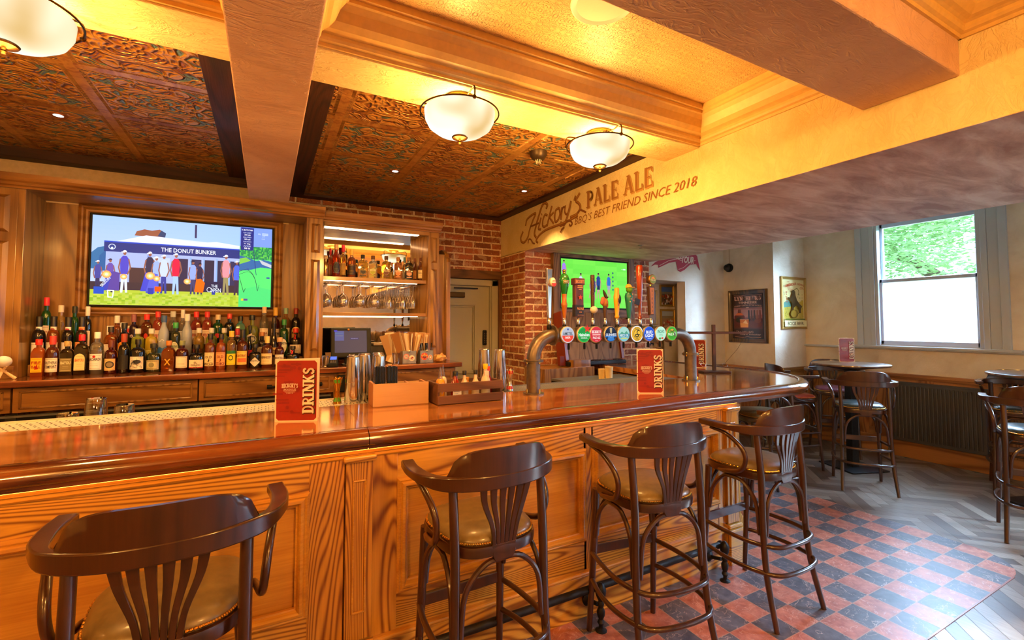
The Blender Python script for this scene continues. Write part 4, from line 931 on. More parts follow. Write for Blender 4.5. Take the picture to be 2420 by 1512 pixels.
for s_, b_ in (('FLAT CARRY', '200 yds'), ('BALL SPEED', '148 mph'), ('LAUNCH', '11 deg'), ('APEX', '98 ft')):
    P.text(s_, X(.845), Z(z_), .058, .010, 'd0dcff', .01); P.text(b_, X(.845), Z(z_ + .028), .045, .014, 'ffffff', .02); z_ += .056
P.text('sky', X(.92), Z(.075), .022, .018, 'd4e0ff'); R(.937, .975, .06, .09, 'b8ccff'); P.text('sports', X(.956), Z(.075), .036, .012, '7c9cf8'); P.text('golf', X(.947), Z(.105), .02, .012, 'c8d8ff'); P.text('LIVE', X(.945), Z(.135), .024, .009, 'c8d8ff')
P.line([(X(.885), Z(.29)), (X(.905), Z(.6))], .004, '141c78'); ar = [(X(u), Z(v)) for u, v in smooth2([(.80, .56), (.84, .535), (.875, .57), (.90, .66), (.915, .80)])]; P.line(ar, .004, '16404c')
P.line([(X(u), Z(v)) for u, v in smooth2([(.80, .60), (.85, .56), (.88, .59), (.90, .66)])], .003, '16404c'); P.line([(X(.80), Z(.62)), (X(.83), Z(.82)), (X(.84), Z(.77))], .004, '1c5c40'); P.line([(X(.915), Z(.80)), (X(.925), Z(.72))], .003, '1c6c48')
R(.815, .83, .90, .925, 'f0d020'); R(.83, .855, .90, .925, '5a4890'); R(.97, .99, .62, .64, '2850a0'); R(.845, .86, .52, .54, '2850a0')
P.build('screen', SCREEN, tv, (0, -.0125, 0))
BT = [
(-1.361,1,0.254,0.064,'sq','orange','d02418','f0c020:FIRE BALL:a02010','squat orange bottle with red cap and yellow flame label'),
(-1.291,1,0.275,0.063,'neck','cognac','c83a30','f4ead0:SOUTHERN COMFORT:30201a','brown bottle with small red cap and two-line cream label'),
(-1.215,1,0.239,0.067,'sq','dark','b89858','8a7a48:BAYOU:f0e8c0','black square bottle with cork and olive lettered badge'),
(-1.140,1,0.283,0.067,'sq','dark','d01c28','f2dca0:BAYOU:d05a20','dark square bottle with tall red cap and arched cream label'),
(-1.057,1,0.300,0.071,'round','clear','f0ece0','f4f0ea:BACARDI:30302c','clear rum bottle with white cap and white label with red dot'),
(-0.980,1,0.240,0.064,'neck','red','6a2a18','e8c480::40362c','dark red bottle with tan label bearing an oval portrait'),
(-0.908,1,0.286,0.061,'neck','black','a03a20','181412::e8e0d0','black bottle with red neck band and round seal badge'),
(-0.827,1,0.245,0.081,'round','black','14100e','efe6d2::20201e','black bottle with cream label and dark ink drawing'),
(-0.734,1,0.211,0.079,'squat','olive','20241c','c8bc88::50482c','squat dark olive bottle with framed parchment label'),
(-0.643,1,0.231,0.075,'sq','amber','c87828','none:X:e0a830','amber bottle with orange stopper and gold cross emblem'),
(-0.560,1,0.230,0.073,'round','red','88905a','f0e8cc::604030','dark red bottle with pale green cap and side label'),
(-0.469,1,0.198,0.090,'squat','black','18120e','f0e2c0:EL DORADO 12:503820','broad black bottle with cream label edged in red'),
(-0.382,1,0.280,0.065,'round','amber','20201c','f0dca0:OLD J SPICED:402818','amber bottle with black neck and cream label with large letter'),
(-0.310,1,0.279,0.063,'round','orange','241c18','e8a868:OLD J TIKI:7a2418','orange bottle with black neck and peach scrolled label'),
(-0.240,1,0.301,0.061,'round','amberlite','e8c040','e8d820::1a5a30','clear bottle with yellow cap and yellow and green label'),
(-0.164,1,0.312,0.073,'neck','cognac','181814','f0d060:PLANTERAY:a05020','brown bottle with tall black cap and yellow and orange label'),
(-0.074,1,0.195,0.081,'squat','black','1c1c20','diamond:HENDRICKS:303034','round black apothecary bottle with white diamond label'),
(0.011,1,0.256,0.079,'neck','cognac','e8cc78','ecd8a0:HENNESSY:604020','dark cognac bottle with cream cap and small cream label'),
(0.102,1,0.246,0.065,'squat','red','c8a070','f0e8dc:MARTELL VS:282020','dark red bottle with cork and white two-letter label'),
(0.202,1,0.171,0.097,'squat','black','2a1c14','none::c03020','black round shouldered bottle with red ribbon and wax seal'),
(-1.396,2,0.332,0.066,'neck','black','14100e','f0e8dc::303040','black bottle with cream neck band, leftmost of its row'),
(-1.321,2,0.333,0.064,'neck','amber','1c1410','f0e4cc::8a3020','orange bottle with black cap and cream neck band'),
(-1.244,2,0.329,0.060,'neck','black','181414','f0e8e0::a02030','black bottle with pinkish cream neck band'),
(-1.171,2,0.330,0.061,'neck','dark','1c1414','e89858::a03818','dark bottle with orange neck band'),
(-1.007,2,0.259,0.069,'sq','amber','281c14','f0dcc0::604028','amber bottle with plain cream label and black cap'),
(-0.931,2,0.287,0.062,'round','black','201c14','e89020::402010','black bottle with yellow collar and orange arched label'),
(-0.850,2,0.244,0.076,'round','lime','d8d4c8','none:ABSOLUT:6aa020','yellow green bottle with silver cap, left of its twin'),
(-0.768,2,0.244,0.072,'round','lemon','d8d4c8','none:ABSOLUT CITRON:c8c070','yellow bottle with silver cap and pale lettering'),
(-0.693,2,0.344,0.063,'tall','frost','3a5a8a','none:~:3a70a8','frosted bottle with blue neck and blue wave band'),
(-0.619,2,0.291,0.059,'round','olive','3aa050','e8e4c0:ZUBROWKA:3a6030','olive bottle with green neck and oval bison label'),
(-0.546,2,0.357,0.063,'tall','frost','e8e4dc','none:BELVEDERE:8a8c94','tall frosted bottle with white neck and tree drawing'),
(-0.467,2,0.247,0.070,'round','gold','d8d4c8','none:ABSOLUT PASSIONFRUIT:8a2a30','orange yellow bottle with silver cap and red lettering'),
(-0.384,2,0.247,0.074,'round','lime','d8d4c8','none:ABSOLUT:4a8a30','pale green bottle with silver cap behind the amber ones'),
(-0.298,2,0.246,0.062,'round','lime','d8d4c8','none:ABSOLUT:9aa030','pale green bottle with silver cap behind the orange one'),
(-0.205,2,0.240,0.055,'neck','black','c82830','f0e0e0::a02030','dark bottle with wide red cap'),
(-0.118,2,0.267,0.040,'cone','black','181418','d02028::f0e0d0','narrow black bottle with slanted pale band and red seal'),
(-0.030,2,0.210,0.063,'squat','dark','a86a38','d8ccb0::604838','short brown bottle with wooden stopper and grey label'),
(0.059,2,0.333,0.062,'cone','dark','2a1c14','f0c870:FRANGELICO:6a2a14','dark robe shaped bottle with gold label'),
(0.136,2,0.317,0.064,'round','green','2f9050','f0f0e0:MARTINI:20201e','green bottle with green cap and oval white label'),
(0.227,2,0.241,0.087,'squat','black','d02820','e8dccc::20140e','black bottle with red cap and red ribbon bow'),
(-1.393,3,0.389,0.051,'round','green','e02838','ecd8b8:JAMESON:a83828','tall dark green bottle with bright red cap and cream label'),
(-1.315,3,0.335,0.052,'round','gold','d8c8b0','none::a08040','golden clear bottle with silver cap beside the frame'),
(-1.240,3,0.329,0.048,'round','green','1c2018','none::c8d8b0','green bottle with black foil neck'),
(-1.167,3,0.329,0.045,'neck','black','f0d8cc','f2dcc0::c04030','black bottle with white and pink cap'),
(-0.996,3,0.262,0.054,'neck','amber','e0dcd4','none::806040','amber bottle with tall silver cap'),
(-0.897,3,0.273,0.054,'neck','purple','8a5058','none:~:e8c8c0','purple black bottle with mauve neck and pale flower'),
(-0.817,3,0.274,0.065,'sq','cognac','e83028','c82818::f0c0a0','brown shouldered bottle with red cap and round red seal'),
(-0.748,3,0.297,0.057,'sq','pink','d83030','f4e0c0:BEEFEATER:c83828','pink bottle with red cap standing left of the blue necked one'),
(-0.652,3,0.300,0.065,'round','clear','c8c8bc','3a3c34::e8e0c8','clear bottle with cork and dark crest label'),
(-0.589,3,0.313,0.044,'neck','clear','e8e8e4','f0e8d8::40382c','clear bottle with white cap and red wax dot'),
(-0.499,3,0.298,0.065,'sq','pink','e03030','f4e0c0:BEEFEATER:c83828','pink bottle with red cap, middle of the matching three'),
(-0.425,3,0.299,0.060,'sq','pink','e03434','f4dcb8:BEEFEATER:b83020','pink bottle with red cap, right of the matching three'),
(-0.351,3,0.276,0.071,'round','green','e8d8b0','d02830::f0e8d0','dark green bottle with cream cap and red seal'),
(-0.270,3,0.285,0.066,'round','black','e04838','none:BROCKMANS:e8e0d8','black bottle with red and cream cap'),
(-0.191,3,0.265,0.066,'sq','teal','14181c','f0e4c0:BOMBAY:607080','teal square bottle with black stopper and arched cream label'),
(-0.105,3,0.274,0.085,'squat','lime','20242c','circle:WHITLEY NEILL:203040','broad green tinted bottle with round white badge'),
(-0.016,3,0.346,0.063,'tall','clear','f0d8b0','f2e2d0:ROSA:b05040','clear pear shaped bottle with long white neck'),
(0.071,3,0.342,0.061,'neck','red','e0b040','e8d0c0:MARTINI:30140c','dark red bottle with gold foil neck'),
(0.151,3,0.338,0.067,'round','amberlite','8ab0a0','f0f0e0:MARTINI:20201e','pale gold bottle with silver green foil neck'),
(0.231,3,0.337,0.067,'round','black','a02820','ecc070:MARTINI:20140e','black bottle with dark red foil neck and arched tan label'),
(0.460,4,0.194,0.052,'squat','amberlite','e8c890','none::e0c080','woven textured jar bottle with stopper at the left end'),
(0.511,5,0.275,0.033,'neck','orange','d02030','e8a870::904020','slim orange bottle with red cap behind the cognac'),
(0.550,4,0.300,0.067,'tall','cognacr','c8a070','1c2430::c8b080','tall red cognac bottle with black oval badge'),
(0.623,5,0.317,0.050,'neck','amberlite','d01c38','e8c070::a05020','amber bottle with bright red cap'),
(0.685,4,0.267,0.066,'neck','amber','e8b850','2c1c10::e8b030','orange bottle with gold cap and dark and red label'),
(0.784,4,0.223,0.083,'sq','gold','1c1814','hex1c1a14:CAZCABEL:e8c860','gold square bottle with black hexagon label'),
(0.877,4,0.220,0.075,'sq','clear','6a4428','hexa8b040:CAZCABEL:f0e8c0','clear square bottle with green hexagon label'),
(1.001,4,0.226,0.078,'sq','gold','5a3a20','hex5a1c14:CAZCABEL:f0d8b0','gold square bottle with maroon hexagon label'),
(1.079,5,0.178,0.034,'neck','black','a05020','e8c070::503010','small dark bottle with gold label, half hidden'),
(1.115,4,0.222,0.071,'sq','peach','b07838','hexd88850:CAZCABEL:f4e4d0','peach square bottle with orange hexagon label'),
(1.204,5,0.240,0.040,'neck','amberlite','5a8a90','e8e0c0::508080','slim bottle with teal cap behind the black one'),
(1.222,4,0.227,0.075,'sq','black','8a5a30','hexe0a890:CAZCABEL:503020','black square bottle with pale pink hexagon label'),
(1.310,5,0.236,0.044,'tall','beer','6a3018','d89040::60381c','small brown beer bottle with orange label'),
(1.340,4,0.231,0.056,'tall','beer','6a3018','f0e0b8:CLUB:404030','small brown beer bottle with cream label at right end'),
]

# ================================================================ BOTTLES
GLS = {'orange': ('b0501c', .45), 'cognac': ('5a2008', .35), 'dark': ('201408', .1), 'black': ('0a0807', 0), 'clear': ('e8ecdc', .92), 'red': ('4a0c08', .3), 'olive': ('2c3018', .2), 'amber': ('98440e', .6), 'amberred': ('a03010', .5), 'amberlite': ('dca048', .8),
       'lime': ('b0b840', .6), 'lemon': ('e0b828', .55), 'gold': ('e8b440', .8), 'frost': ('b4bcc8', .3), 'green': ('0c4a14', .3), 'pink': ('b03828', .6), 'purple': ('241020', .1), 'teal': ('5ca89c', .5), 'peach': ('d8884c', .7), 'cognacr': ('a82c0c', .6), 'beer': ('6a2c0c', .4)}
GM = {k: liquid('glass_' + k, c, a, .25 if k == 'frost' else .06) for k, (c, a) in GLS.items()}
def bottle(x, row, h, w, shape, glass, cap, lab, desc, num):
    y, z = {1: (4.30, 1.19), 2: (4.40, 1.268), 3: (4.50, 1.348), 4: (4.44, 1.970), 5: (4.535, 1.970)}[row]
    r = w * .54; sq = 0; dy = 1
    if shape == 'sq': sh, nk, sq, dy = .62, .30, .8, .62
    elif shape == 'round': sh, nk = .60, .32
    elif shape == 'neck': sh, nk = .56, .34
    elif shape == 'tall': sh, nk = .58, .30
    elif shape == 'cone': sh, nk = .30, .30
    else: sh, nk, dy = .52, .24, .8
    rn = min(.0145, r * .45); zs = h * sh; zn = h * (sh + (.16 if shape != 'tall' else .22)); zc = h * .86 if shape not in ('neck',) else h * .80
    grp = {1: 'front row of spirits', 2: 'middle row of spirits', 3: 'back row of spirits', 4: 'bottles on the lit shelf', 5: 'bottles on the lit shelf'}[row]
    t = thing('bottle', desc, 'bottle', (x, y, z), random.uniform(-.12, .12) - .12, grp)
    pr = [(r * .90, 0), (r, .006), (r, zs * .7), (r, zs)]
    if shape == 'cone': pr = [(r, 0), (r, .02), (r * .9, zs), (r * .55, h * .55)]
    n_ = 4
    for i in range(1, n_ + 1):
        q = i / n_; a = q * pi / 2
        if shape == 'cone': break
        pr.append((rn + (r - rn) * cos(a) ** (.9 if shape != 'tall' else 1.6), zs + (zn - zs) * (sin(a) if shape != 'tall' else q)))
    pr += [(rn * 1.02, zn + .004), (rn, zc)]
    sqf = (lambda zz: sq if zz < zs + .001 else sq * max(0, 1 - (zz - zs) / (zn - zs + 1e-6))) if sq else 0
    MB().lathe(pr, 20, sq=sqf, dy=dy).build('glass_body', GM[glass], t, True)
    cr = rn * (1.25 if shape != 'squat' else 1.5)
    MB().lathe([(cr, zc - .004), (cr * 1.02, h - .004), (cr * .92, h)], 14).build('cap', plain('cap_' + cap, cap, .35), t, True)
    if lab.startswith('none'): bg = None; _, tx, tcx = lab.split(':')
    else: bg, tx, tcx = lab.split(':')
    p = Pic(.0002); lh = zs * .62; lw = r * (2.3 if not sq else 1.7); zc_ = zs * .50
    if shape == 'neck' and row == 2 and not tx:   # these show only their neck bands
        q = Pic(.0002); q.rect(-rn * 2.6, rn * 2.6, zc - h * .14, zc - .006, bg).ell(0, zc - h * .075, rn * .9, rn * .6, tcx); q.build('neck_label', PAPER, t, bend=rn * 1.06 + .0008)
    fl = False
    if bg == 'diamond': p.poly([(-lw * .4, zc_), (0, zc_ - lh * .6), (lw * .4, zc_), (0, zc_ + lh * .6)], 'dcd8c8'); bg = 1
    elif bg == 'circle': p.ell(0, zc_, lw * .34, lw * .34, 'ece8dc').ell(0, zc_, lw * .29, lw * .29, '30404c').ell(0, zc_, lw * .2, lw * .2, 'ece8dc'); tcx = '203040'; bg = 1
    elif bg and bg.startswith('hex'):
        p.poly([(lw * .42 * cos(a), zc_ + lw * .48 * sin(a)) for a in [radians(30 + 60 * i) for i in range(6)]], bg[3:]).line([(lw * .36 * cos(a), zc_ + lw * .41 * sin(a)) for a in [radians(30 + 60 * i) for i in range(7)]], .001, tcx).rect(-lw * .35, lw * .35, zc_ - lw * .66, zc_ - lw * .52, bg[3:])
    elif bg:
        if 'arched' in desc: p.poly([(-lw / 2, zc_ - lh / 2), (lw / 2, zc_ - lh / 2)] + arc(0, zc_ + lh * .25, lw / 2, lh * .32, 0, 180, 8), bg)
        elif 'oval' in desc and shape != 'neck' or 'seal' in desc and row == 3: p.ell(0, zc_ + (lh * .2 if 'seal' in desc else 0), lw * (.2 if 'seal' in desc else .38), lh * (.2 if 'seal' in desc else .5), bg)
        else: p.rect(-lw / 2, lw / 2, zc_ - lh / 2, zc_ + lh / 2, bg)
        rb = random.Random(num)
        if not 'seal' in desc:
            p.line([(-lw * .40, zc_ + lh * .40), (lw * .40, zc_ + lh * .40)], .0012, tcx); p.line([(-lw * .40, zc_ - lh * .42), (lw * .40, zc_ - lh * .42)], .0012, tcx)
            if 'drawing' in desc: [p.line(smooth2([(rb.uniform(-.4, .4) * lw, zc_ + rb.uniform(-.4, .4) * lh) for _ in range(4)]), .0016, '24242a') for _ in range(5)]; p.ell(lw * .1, zc_ + lh * .1, lw * .22, lh * .16, '1c1c22')
            if 'red dot' in desc: p.ell(0, zc_ + lh * .33, .009, .009, 'c01c20')
            if 'edged in red' in desc: p.rect(-lw / 2, lw / 2, zc_ - lh * .5, zc_ - lh * .38, 'b82c20')
            if 'flame' in desc: p.poly([(-lw * .16, zc_ - lh * .3), (-lw * .1, zc_), (-lw * .02, zc_ - lh * .08), (lw * .06, zc_ + lh * .16), (lw * .18, zc_ - lh * .28)], 'c83018')
            if 'orange label' in desc and 'yellow' in desc: p.rect(-lw * .3, lw * .45, zc_ - lh * .32, zc_ - lh * .02, 'e87838')
            if 'green label' in desc and 'yellow' in desc: p.rect(-lw / 2, lw / 2, zc_ + lh * .28, zc_ + lh * .5, '2a7a3c').ell(0, zc_, lw * .22, lh * .18, '1c3c20').ell(0, zc_, lw * .15, lh * .12, 'e8d820')
            if 'portrait' in desc: p.ell(lw * .06, zc_, lw * .34, lh * .30, '38342c').ell(lw * .06, zc_, lw * .24, lh * .2, '8c7c5c')
            if 'seal badge' in desc: p.ell(0, zc_, lw * .3, lh * .32, 'e8e0d4').ell(-lw * .04, zc_, lw * .12, lh * .2, '1c1814').rect(-lw * .4, lw * .4, zc_ - lh * .34, zc_ - lh * .2, 'd84828')
            if 'black oval' in desc: p.line(arc(0, zc_, lw * .3, lh * .4, 0, 360, 16), .0012, tcx)
            if 'parchment' in desc: p.line([(-lw * .38, zc_ - lh * .38), (lw * .38, zc_ - lh * .38), (lw * .38, zc_ + lh * .36), (-lw * .38, zc_ + lh * .36), (-lw * .38, zc_ - lh * .38)], .0014, tcx).ell(0, zc_, lw * .18, lh * .26, '8c8864')
            for k_ in range(2): p.line([(-lw * .25, zc_ - lh * (.12 + .11 * k_)), (lw * .25, zc_ - lh * (.12 + .11 * k_))], .0009, tcx)
    if 'matching three' in desc or 'left of the blue' in desc: p.ell(0, zc_ - lh * .05, lw * .08, lh * .2, 'd05030').ell(lw * .2, zc_ - lh * .3, lw * .12, lh * .1, 'c83020')
    if 'wave band' in desc: p.poly([(-lw * .5, zc_ - .05 * h), (-lw * .2, zc_ + .02 * h), (.1 * lw, zc_ - .02 * h), (lw * .5, zc_ + .03 * h), (lw * .5, zc_ - .12 * h), (-lw * .5, zc_ - .12 * h)], '2c64a4').line(smooth2([(-.3 * lw, zc_ + .12 * h), (-.1 * lw, zc_ + .14 * h), (.05 * lw, zc_ + .18 * h), (.2 * lw, zc_ + .15 * h)]), .002, 'f4f8ff'); tx = ''
    if 'tree drawing' in desc: [p.line(smooth2([((k_ / 7 - .5) * lw * .9, zc_ + h * .10), ((k_ / 7 - .46) * lw * .8, zc_ + h * .16), ((k_ / 7 - .5) * lw * .7, zc_ + h * .20)]), .0012, '6c7078') for k_ in range(8)]
    if 'pale flower' in desc: [p.ell(.008 * cos(k_ * 1.256), zc_ + .03 + .008 * sin(k_ * 1.256), .005, .005, 'e8d0c8', 8) for k_ in range(5)]; tx = ''
    if 'red seal' in desc and not row == 3: p.ell(0, zc_ + h * .06, .012, .010, 'c81c28')
    if 'pale band' in desc: p.poly([(-r, h * .62), (r, h * .70), (r, h * .76), (-r, h * .68)], 'd8ccb8')
    if tx:
        ws = tx.split(' '); n = len(ws); th = min(lh * .22, .02)
        for k_, wd in enumerate(ws):
            big = 'cross' in desc
            ww = min(lw * .84, th * .75 * len(wd)) if not big else lw * .6
            p.text(wd, 0, zc_ + lh * (.16 if bg else .0) - k_ * th * 1.35, ww, th if not big else th * 2.4, tcx, .02)
    if p.f:
        if sq: p.build('label', PAPER, t, (0, -(r * dy) * (1 + sq * 0) - .0012, 0))
        else: 
            o = p.build('label', PAPER, t, bend=r + .0008)
            if dy != 1: o.scale = (1, dy * 1.0, 1)
    if 'ribbon' in desc:
        MB().tube([(-.012, -rn - .006, h * .80), (-.004, -rn - .010, h * .72), (-.012, -r * dy * .8, h * .60)], .004, 6, smooth=3).tube([(.004, -rn - .008, h * .78), (-.002, -rn - .012, h * .70), (.006, -r * dy * .8, h * .56)], .004, 6, smooth=3).build('ribbon', plain('red_ribbon', 'd02818', .5), t, True)
    if 'oval white' in desc: pass
    return t
ROWN = {1: 'in the front row', 2: 'in the middle row', 3: 'in the back row', 4: 'on the lit shelf', 5: 'on the lit shelf'}
for num, (x, row, h, w, shape, glass, cap, lab, desc) in enumerate(BT): bottle(x, row, h, w, shape, glass, cap, lab, desc + ' ' + ROWN[row] if len(desc.split()) < 13 else desc, num)
t = thing('milk_carton', 'small white and red carton standing among the back row bottles', 'carton', (-.98, 4.52, 1.348), .1)
box('box', plain('carton_card', 'e8dcc8', .6), -.075, .075, -.03, .03, 0, .185, t, .002); p = Pic().rect(-.062, -.02, .12, .172, 'd03828').rect(.02, .066, .135, .165, 'd03828').rect(-.075, .075, .095, .105, 'd03828').rect(-.01, .075, .06, .09, '2c4c80'); p.build('print', PAPER, t, (0, -.0305, 0)); box('cap', plain('cap_white', 'f0ece0', .4), .0, .035, -.015, .015, .185, .21, t, .002)
t = thing('baseball_on_stand', 'white ball resting on a tripod of little bats at the left end of the counter', 'ornament', (-1.47, 4.13, 1.19))
MB().ball((-.0, 0, .118), (.040, .040, .036), 16, 12).build('ball', plain('ball_white', 'ece4d4', .5), t, True)
for k in range(3):
    a = k * 2.094 + .4; MB().tube([(.055 * cos(a), .055 * sin(a), .006), (.004 * cos(a), .004 * sin(a), .058), (-.028 * cos(a), -.028 * sin(a), .088)], [.011, .007, .005], 8).build('bat_leg', plain('pale_wood', 'e8c890', .5), t, True)
MB().tube([(.014 * cos(a), .014 * sin(a), .058) for a in [i * pi / 6 for i in range(12)]], .004, 6, closed=True).build('band', plain('pale_wood', 'e8c890', .5), t, True)

# ================================================================ TILL AND THINGS ON THE BACK COUNTER
t = thing('till_screen', 'black touch screen till facing the room, login screen lit', 'till', (.655, 4.20, 1.19), -.06)
Mx = Matrix.Rotation(radians(-14), 4, 'X')
MB().box(-.165, .165, -.012, .022, -.125, .135, M=Matrix.Translation((0, 0, .19)) @ Mx).build('screen_body', M_BLACK, t, bevel=.006); MB().box(-.05, .05, 0, .08, 0, .1).box(-.07, .08, -.05, .10, 0, .012).build('stand', M_BLACK, t, bevel=.006)
p = Pic(.0002).rect(-.135, .128, -.085, .108, '4a4458').rect(-.135, -.06, .02, .105, '5c64a0').rect(-.14, -.115, .10, .113, '4848e0').rect(-.132, -.068, .085, .087, '50a0c0').text('You have signed out', -.098, .063, .06, .006, 'c8d840').rect(-.01, .06, .03, .045, '34347c').text('Please identify yourself', .025, .0375, .055, .006, 'd8dcf8')
p.build('screen', printmat('dim_screen', .35, .4), t, M=Matrix.Translation((0, 0, .19)) @ Mx @ Matrix.Translation((0, -.0135, 0)))
Pic().text('Zonal', 0, 0, .045, .014, 'c0b8a8', .02).build('maker_lettering', PAPER, t, M=Matrix.Translation((0, 0, .19)) @ Mx @ Matrix.Translation((0, -.013, -.107))); MB().ball((-.025, -.014, .305), .011, 12, 8).build('round_sticker', M_BRASS, t, True)
def reader(x, y, lb):
    t = thing('card_reader', lb, 'card reader', (x, y, 1.19), -.2, 'card readers by the till')
    MB().add([(-.04, -.05, 0), (.04, -.05, 0), (.04, .05, 0), (-.04, .05, 0), (-.036, -.048, .03), (.036, -.048, .03), (.034, .04, .085), (-.034, .04, .085)], [(0, 1, 2, 3), (0, 1, 5, 4), (1, 2, 6, 5), (2, 3, 7, 6), (3, 0, 4, 7), (4, 5, 6, 7)]).build('body', M_BLACK, t, bevel=.006)
    MB().add([(-.026, -.004, .0595), (.026, -.004, .0595), (.025, .034, .083), (-.025, .034, .083)], [(0, 1, 2, 3)]).build('display', glowmat('blue_display', '7890ff', .45), t)
    kb = MB()
    for i in range(3):
        for j in range(3): kb.box(-.02 + i * .016, -.010 + i * .016, -.040 + j * .010, -.034 + j * .010, .036 + j * .0062, .039 + j * .0062)
    kb.build('keys', plain('grey_key', '8a8484', .5), t); return t
reader(.50, 4.11, 'card reader with blue display at the left of the till'); reader(.885, 4.22, 'card reader with blue display at the right of the till')
t = thing('receipt_printer', 'dark receipt printer behind the till screen', 'printer', (.86, 4.36, 1.19)); box('body', plain('dark_grey_plastic', '30281e', .5), -.06, .1, -.06, .08, 0, .16, t, .008); box('lid', plain('grey_plastic', '8c7c64', .5), .0, .12, -.08, .08, .16, .185, t, .006)
t = thing('metal_speaker_box', 'slim brown box standing behind the till', 'box', (.81, 4.46, 1.19)); box('body', plain('brown_box', '4a3820', .5), -.05, .04, -.04, .04, 0, .30, t, .006); MB().ball((.01, -.041, .15), .008).build('knob', M_BRASS, t, True)
def bucket(x, lb, art):
    t = thing('tin_box', lb, 'tin box', (x, 4.13, 1.19), 0, 'galvanised tin boxes on the back counter'); m = plain('galvanised', 'b8b4ac', .35, .8, noisy=.25)
    b = MB(); 
    for a in ((-.062, .062, -.05, -.048), (-.062, .062, .048, .05), (-.062, -.060, -.05, .05), (.060, .062, -.05, .05)): b.box(a[0], a[1], a[2], a[3], 0, .115)
    b.box(-.062, .062, -.05, .05, 0, .003); b.build('box', m, t)
    MB().tube([(-.06, 0, .11), (-.03, -.054, .07), (.03, -.054, .04), (.06, 0, .11)], .002, 5, smooth=5).lathe([(.010, 0), (.012, .006), (0, .01)], 10, M=Matrix.Translation((0, -.052, .112)) @ Matrix.Rotation(pi / 2, 4, 'X')).build('handle', m, t, True)
    p = Pic(.0003)
    if art: p.ell(-.022, .062, .033, .033, 'e04828').star(-.022, .062, .036, 'f0a040').ell(-.020, .056, .020, .013, '7a1c10').line([(-.036, .056), (-.004, .058)], .002, 'f4e8d8').ell(.034, .052, .021, .024, 'e8d8c0').ell(.034, .052, .017, .020, 'c88050').star(.034, .052, .015, 'f4e4cc')
    else: p.ell(-.028, .066, .025, .025, 'e87868').ell(-.028, .066, .019, .019, 'c8c0b8').text('BBQ', -.028, .066, .02, .01, 'e87868').ell(.022, .050, .026, .026, 'f4e8d0').ell(.022, .050, .021, .021, 'e8d4b0').poly([(.008, .042), (.016, .056), (.032, .062), (.036, .052), (.022, .046)], 'a83020')
    p.build('sticker', PAPER, t, (0, -.0505, 0)); return t
b1 = bucket(1.135, 'galvanised tin box with pink and cream round stickers', 0); b2 = bucket(1.295, 'galvanised tin box with red flame ball sticker', 1)
def papers(x, y, n, w, h, spread, lb, cols, z=1.20):
    t = thing('menu_stack', lb, 'menus', (x, y, z)); 
    for i in range(n):
        a = (i / (n - 1) - .5) * spread; c = random.choice(cols)
        MB().box(-.0012, .0012, -w / 2, w / 2, 0, h * random.uniform(.92, 1.0), M=Matrix.Translation(((i / (n - 1) - .5) * .05, 0, 0)) @ Matrix.Rotation(a, 4, 'Y') @ Matrix.Rotation(random.uniform(.3, .9), 4, 'Z')).build('menu_sheet', plain('sheet_' + c, c, .6), t)
    return t
papers(1.02, 4.25, 14, .10, .27, -.75, 'leaning bundle of cream menus left of the tin boxes', ['ecd8b4', 'e0c090', 'c8a070', 'f0e0c4']); papers(1.135, 4.15, 16, .09, .28, .62, 'fan of brown and cream menus standing in the first tin box', ['e0c8a0', '8c5c34', 'c89c68', 'f0e0c8', 'a87444']); papers(1.26, 4.20, 9, .09, .27, .25, 'menus standing between the tin boxes and the oak side', ['f0dcb8', 'd8b890', 'a8784c'])
t = thing('cutlery_bundle', 'knives and forks standing in the red stickered tin box', 'cutlery', (1.30, 4.14, 1.2))
for i in range(10):
    x = (i % 5 - 2) * .02; y = (i // 5 - .5) * .03; a = random.uniform(-.25, .25)
    MB().tube([(x, y, 0), (x + a * .08, y, .12), (x + a * .12, y, .17)], [.002, .003, .006], 6).build('utensil', M_IRON if i % 3 else M_CHROME, t, True)
t = thing('crumpled_bag', 'crumpled tan paper bag at the right end of the counter', 'bag', (1.44, 4.14, 1.19))
b = MB().ball((0, 0, .04), (.07, .04, .045), 14, 10); b.v = [(x * (1 + .35 * noise.noise(Vector((x * 30, y * 30, z * 30)))), y * (1 + .4 * noise.noise(Vector((y * 40, z * 30, x * 20)))), max(0, z * (1 + .5 * noise.noise(Vector((x * 40, 3, z * 20)))))) for x, y, z in b.v]; b.build('bag', plain('tan_paper', 'b08040', .4), t)
def tumbler(loc, r, h, lb, nm='tumbler', up=False, mat=None):
    t = thing(nm, lb, 'glass', loc); pr = [(r * .80, h), (r * .84, h - .004), (r, .004), (r, 0)] if not up else [(0, .004), (r * .78, 0), (r, h)]
    b = MB(); seg = 20
    for j, (rr, z) in enumerate(pr):
        for i in range(seg):
            k_ = 1 + (.03 if i % 2 else -.03) * (1 if 0 < j < len(pr) - 1 else .5); b.v.append((rr * k_ * cos(2 * pi * i / seg), rr * k_ * sin(2 * pi * i / seg), z))
    b.f = [(j * seg + i, j * seg + (i + 1) % seg, (j + 1) * seg + (i + 1) % seg, (j + 1) * seg + i) for j in range(len(pr) - 1) for i in range(seg)]
    if not up: b.f.append(list(range(seg)))
    b.build('glass_wall', mat or M_GL, t, True); MB().tube([(r * cos(a), r * sin(a), .002) for a in [i * pi / 10 for i in range(20)]], .0018, 5, closed=True).tube([(r * .82 * cos(a), r * .82 * sin(a), h - .003) for a in [i * pi / 10 for i in range(20)]], .0022, 5, closed=True).build('rim', M_GL, t, True); return t
tumbler((1.02, 4.09, 1.19), .035, .10, 'empty tall glass left of the tin boxes', 'pint_glass', True)
tumbler((.44, 4.16, 1.19), .03, .09, 'stacked water glass left of the card reader', 'water_glass', True)
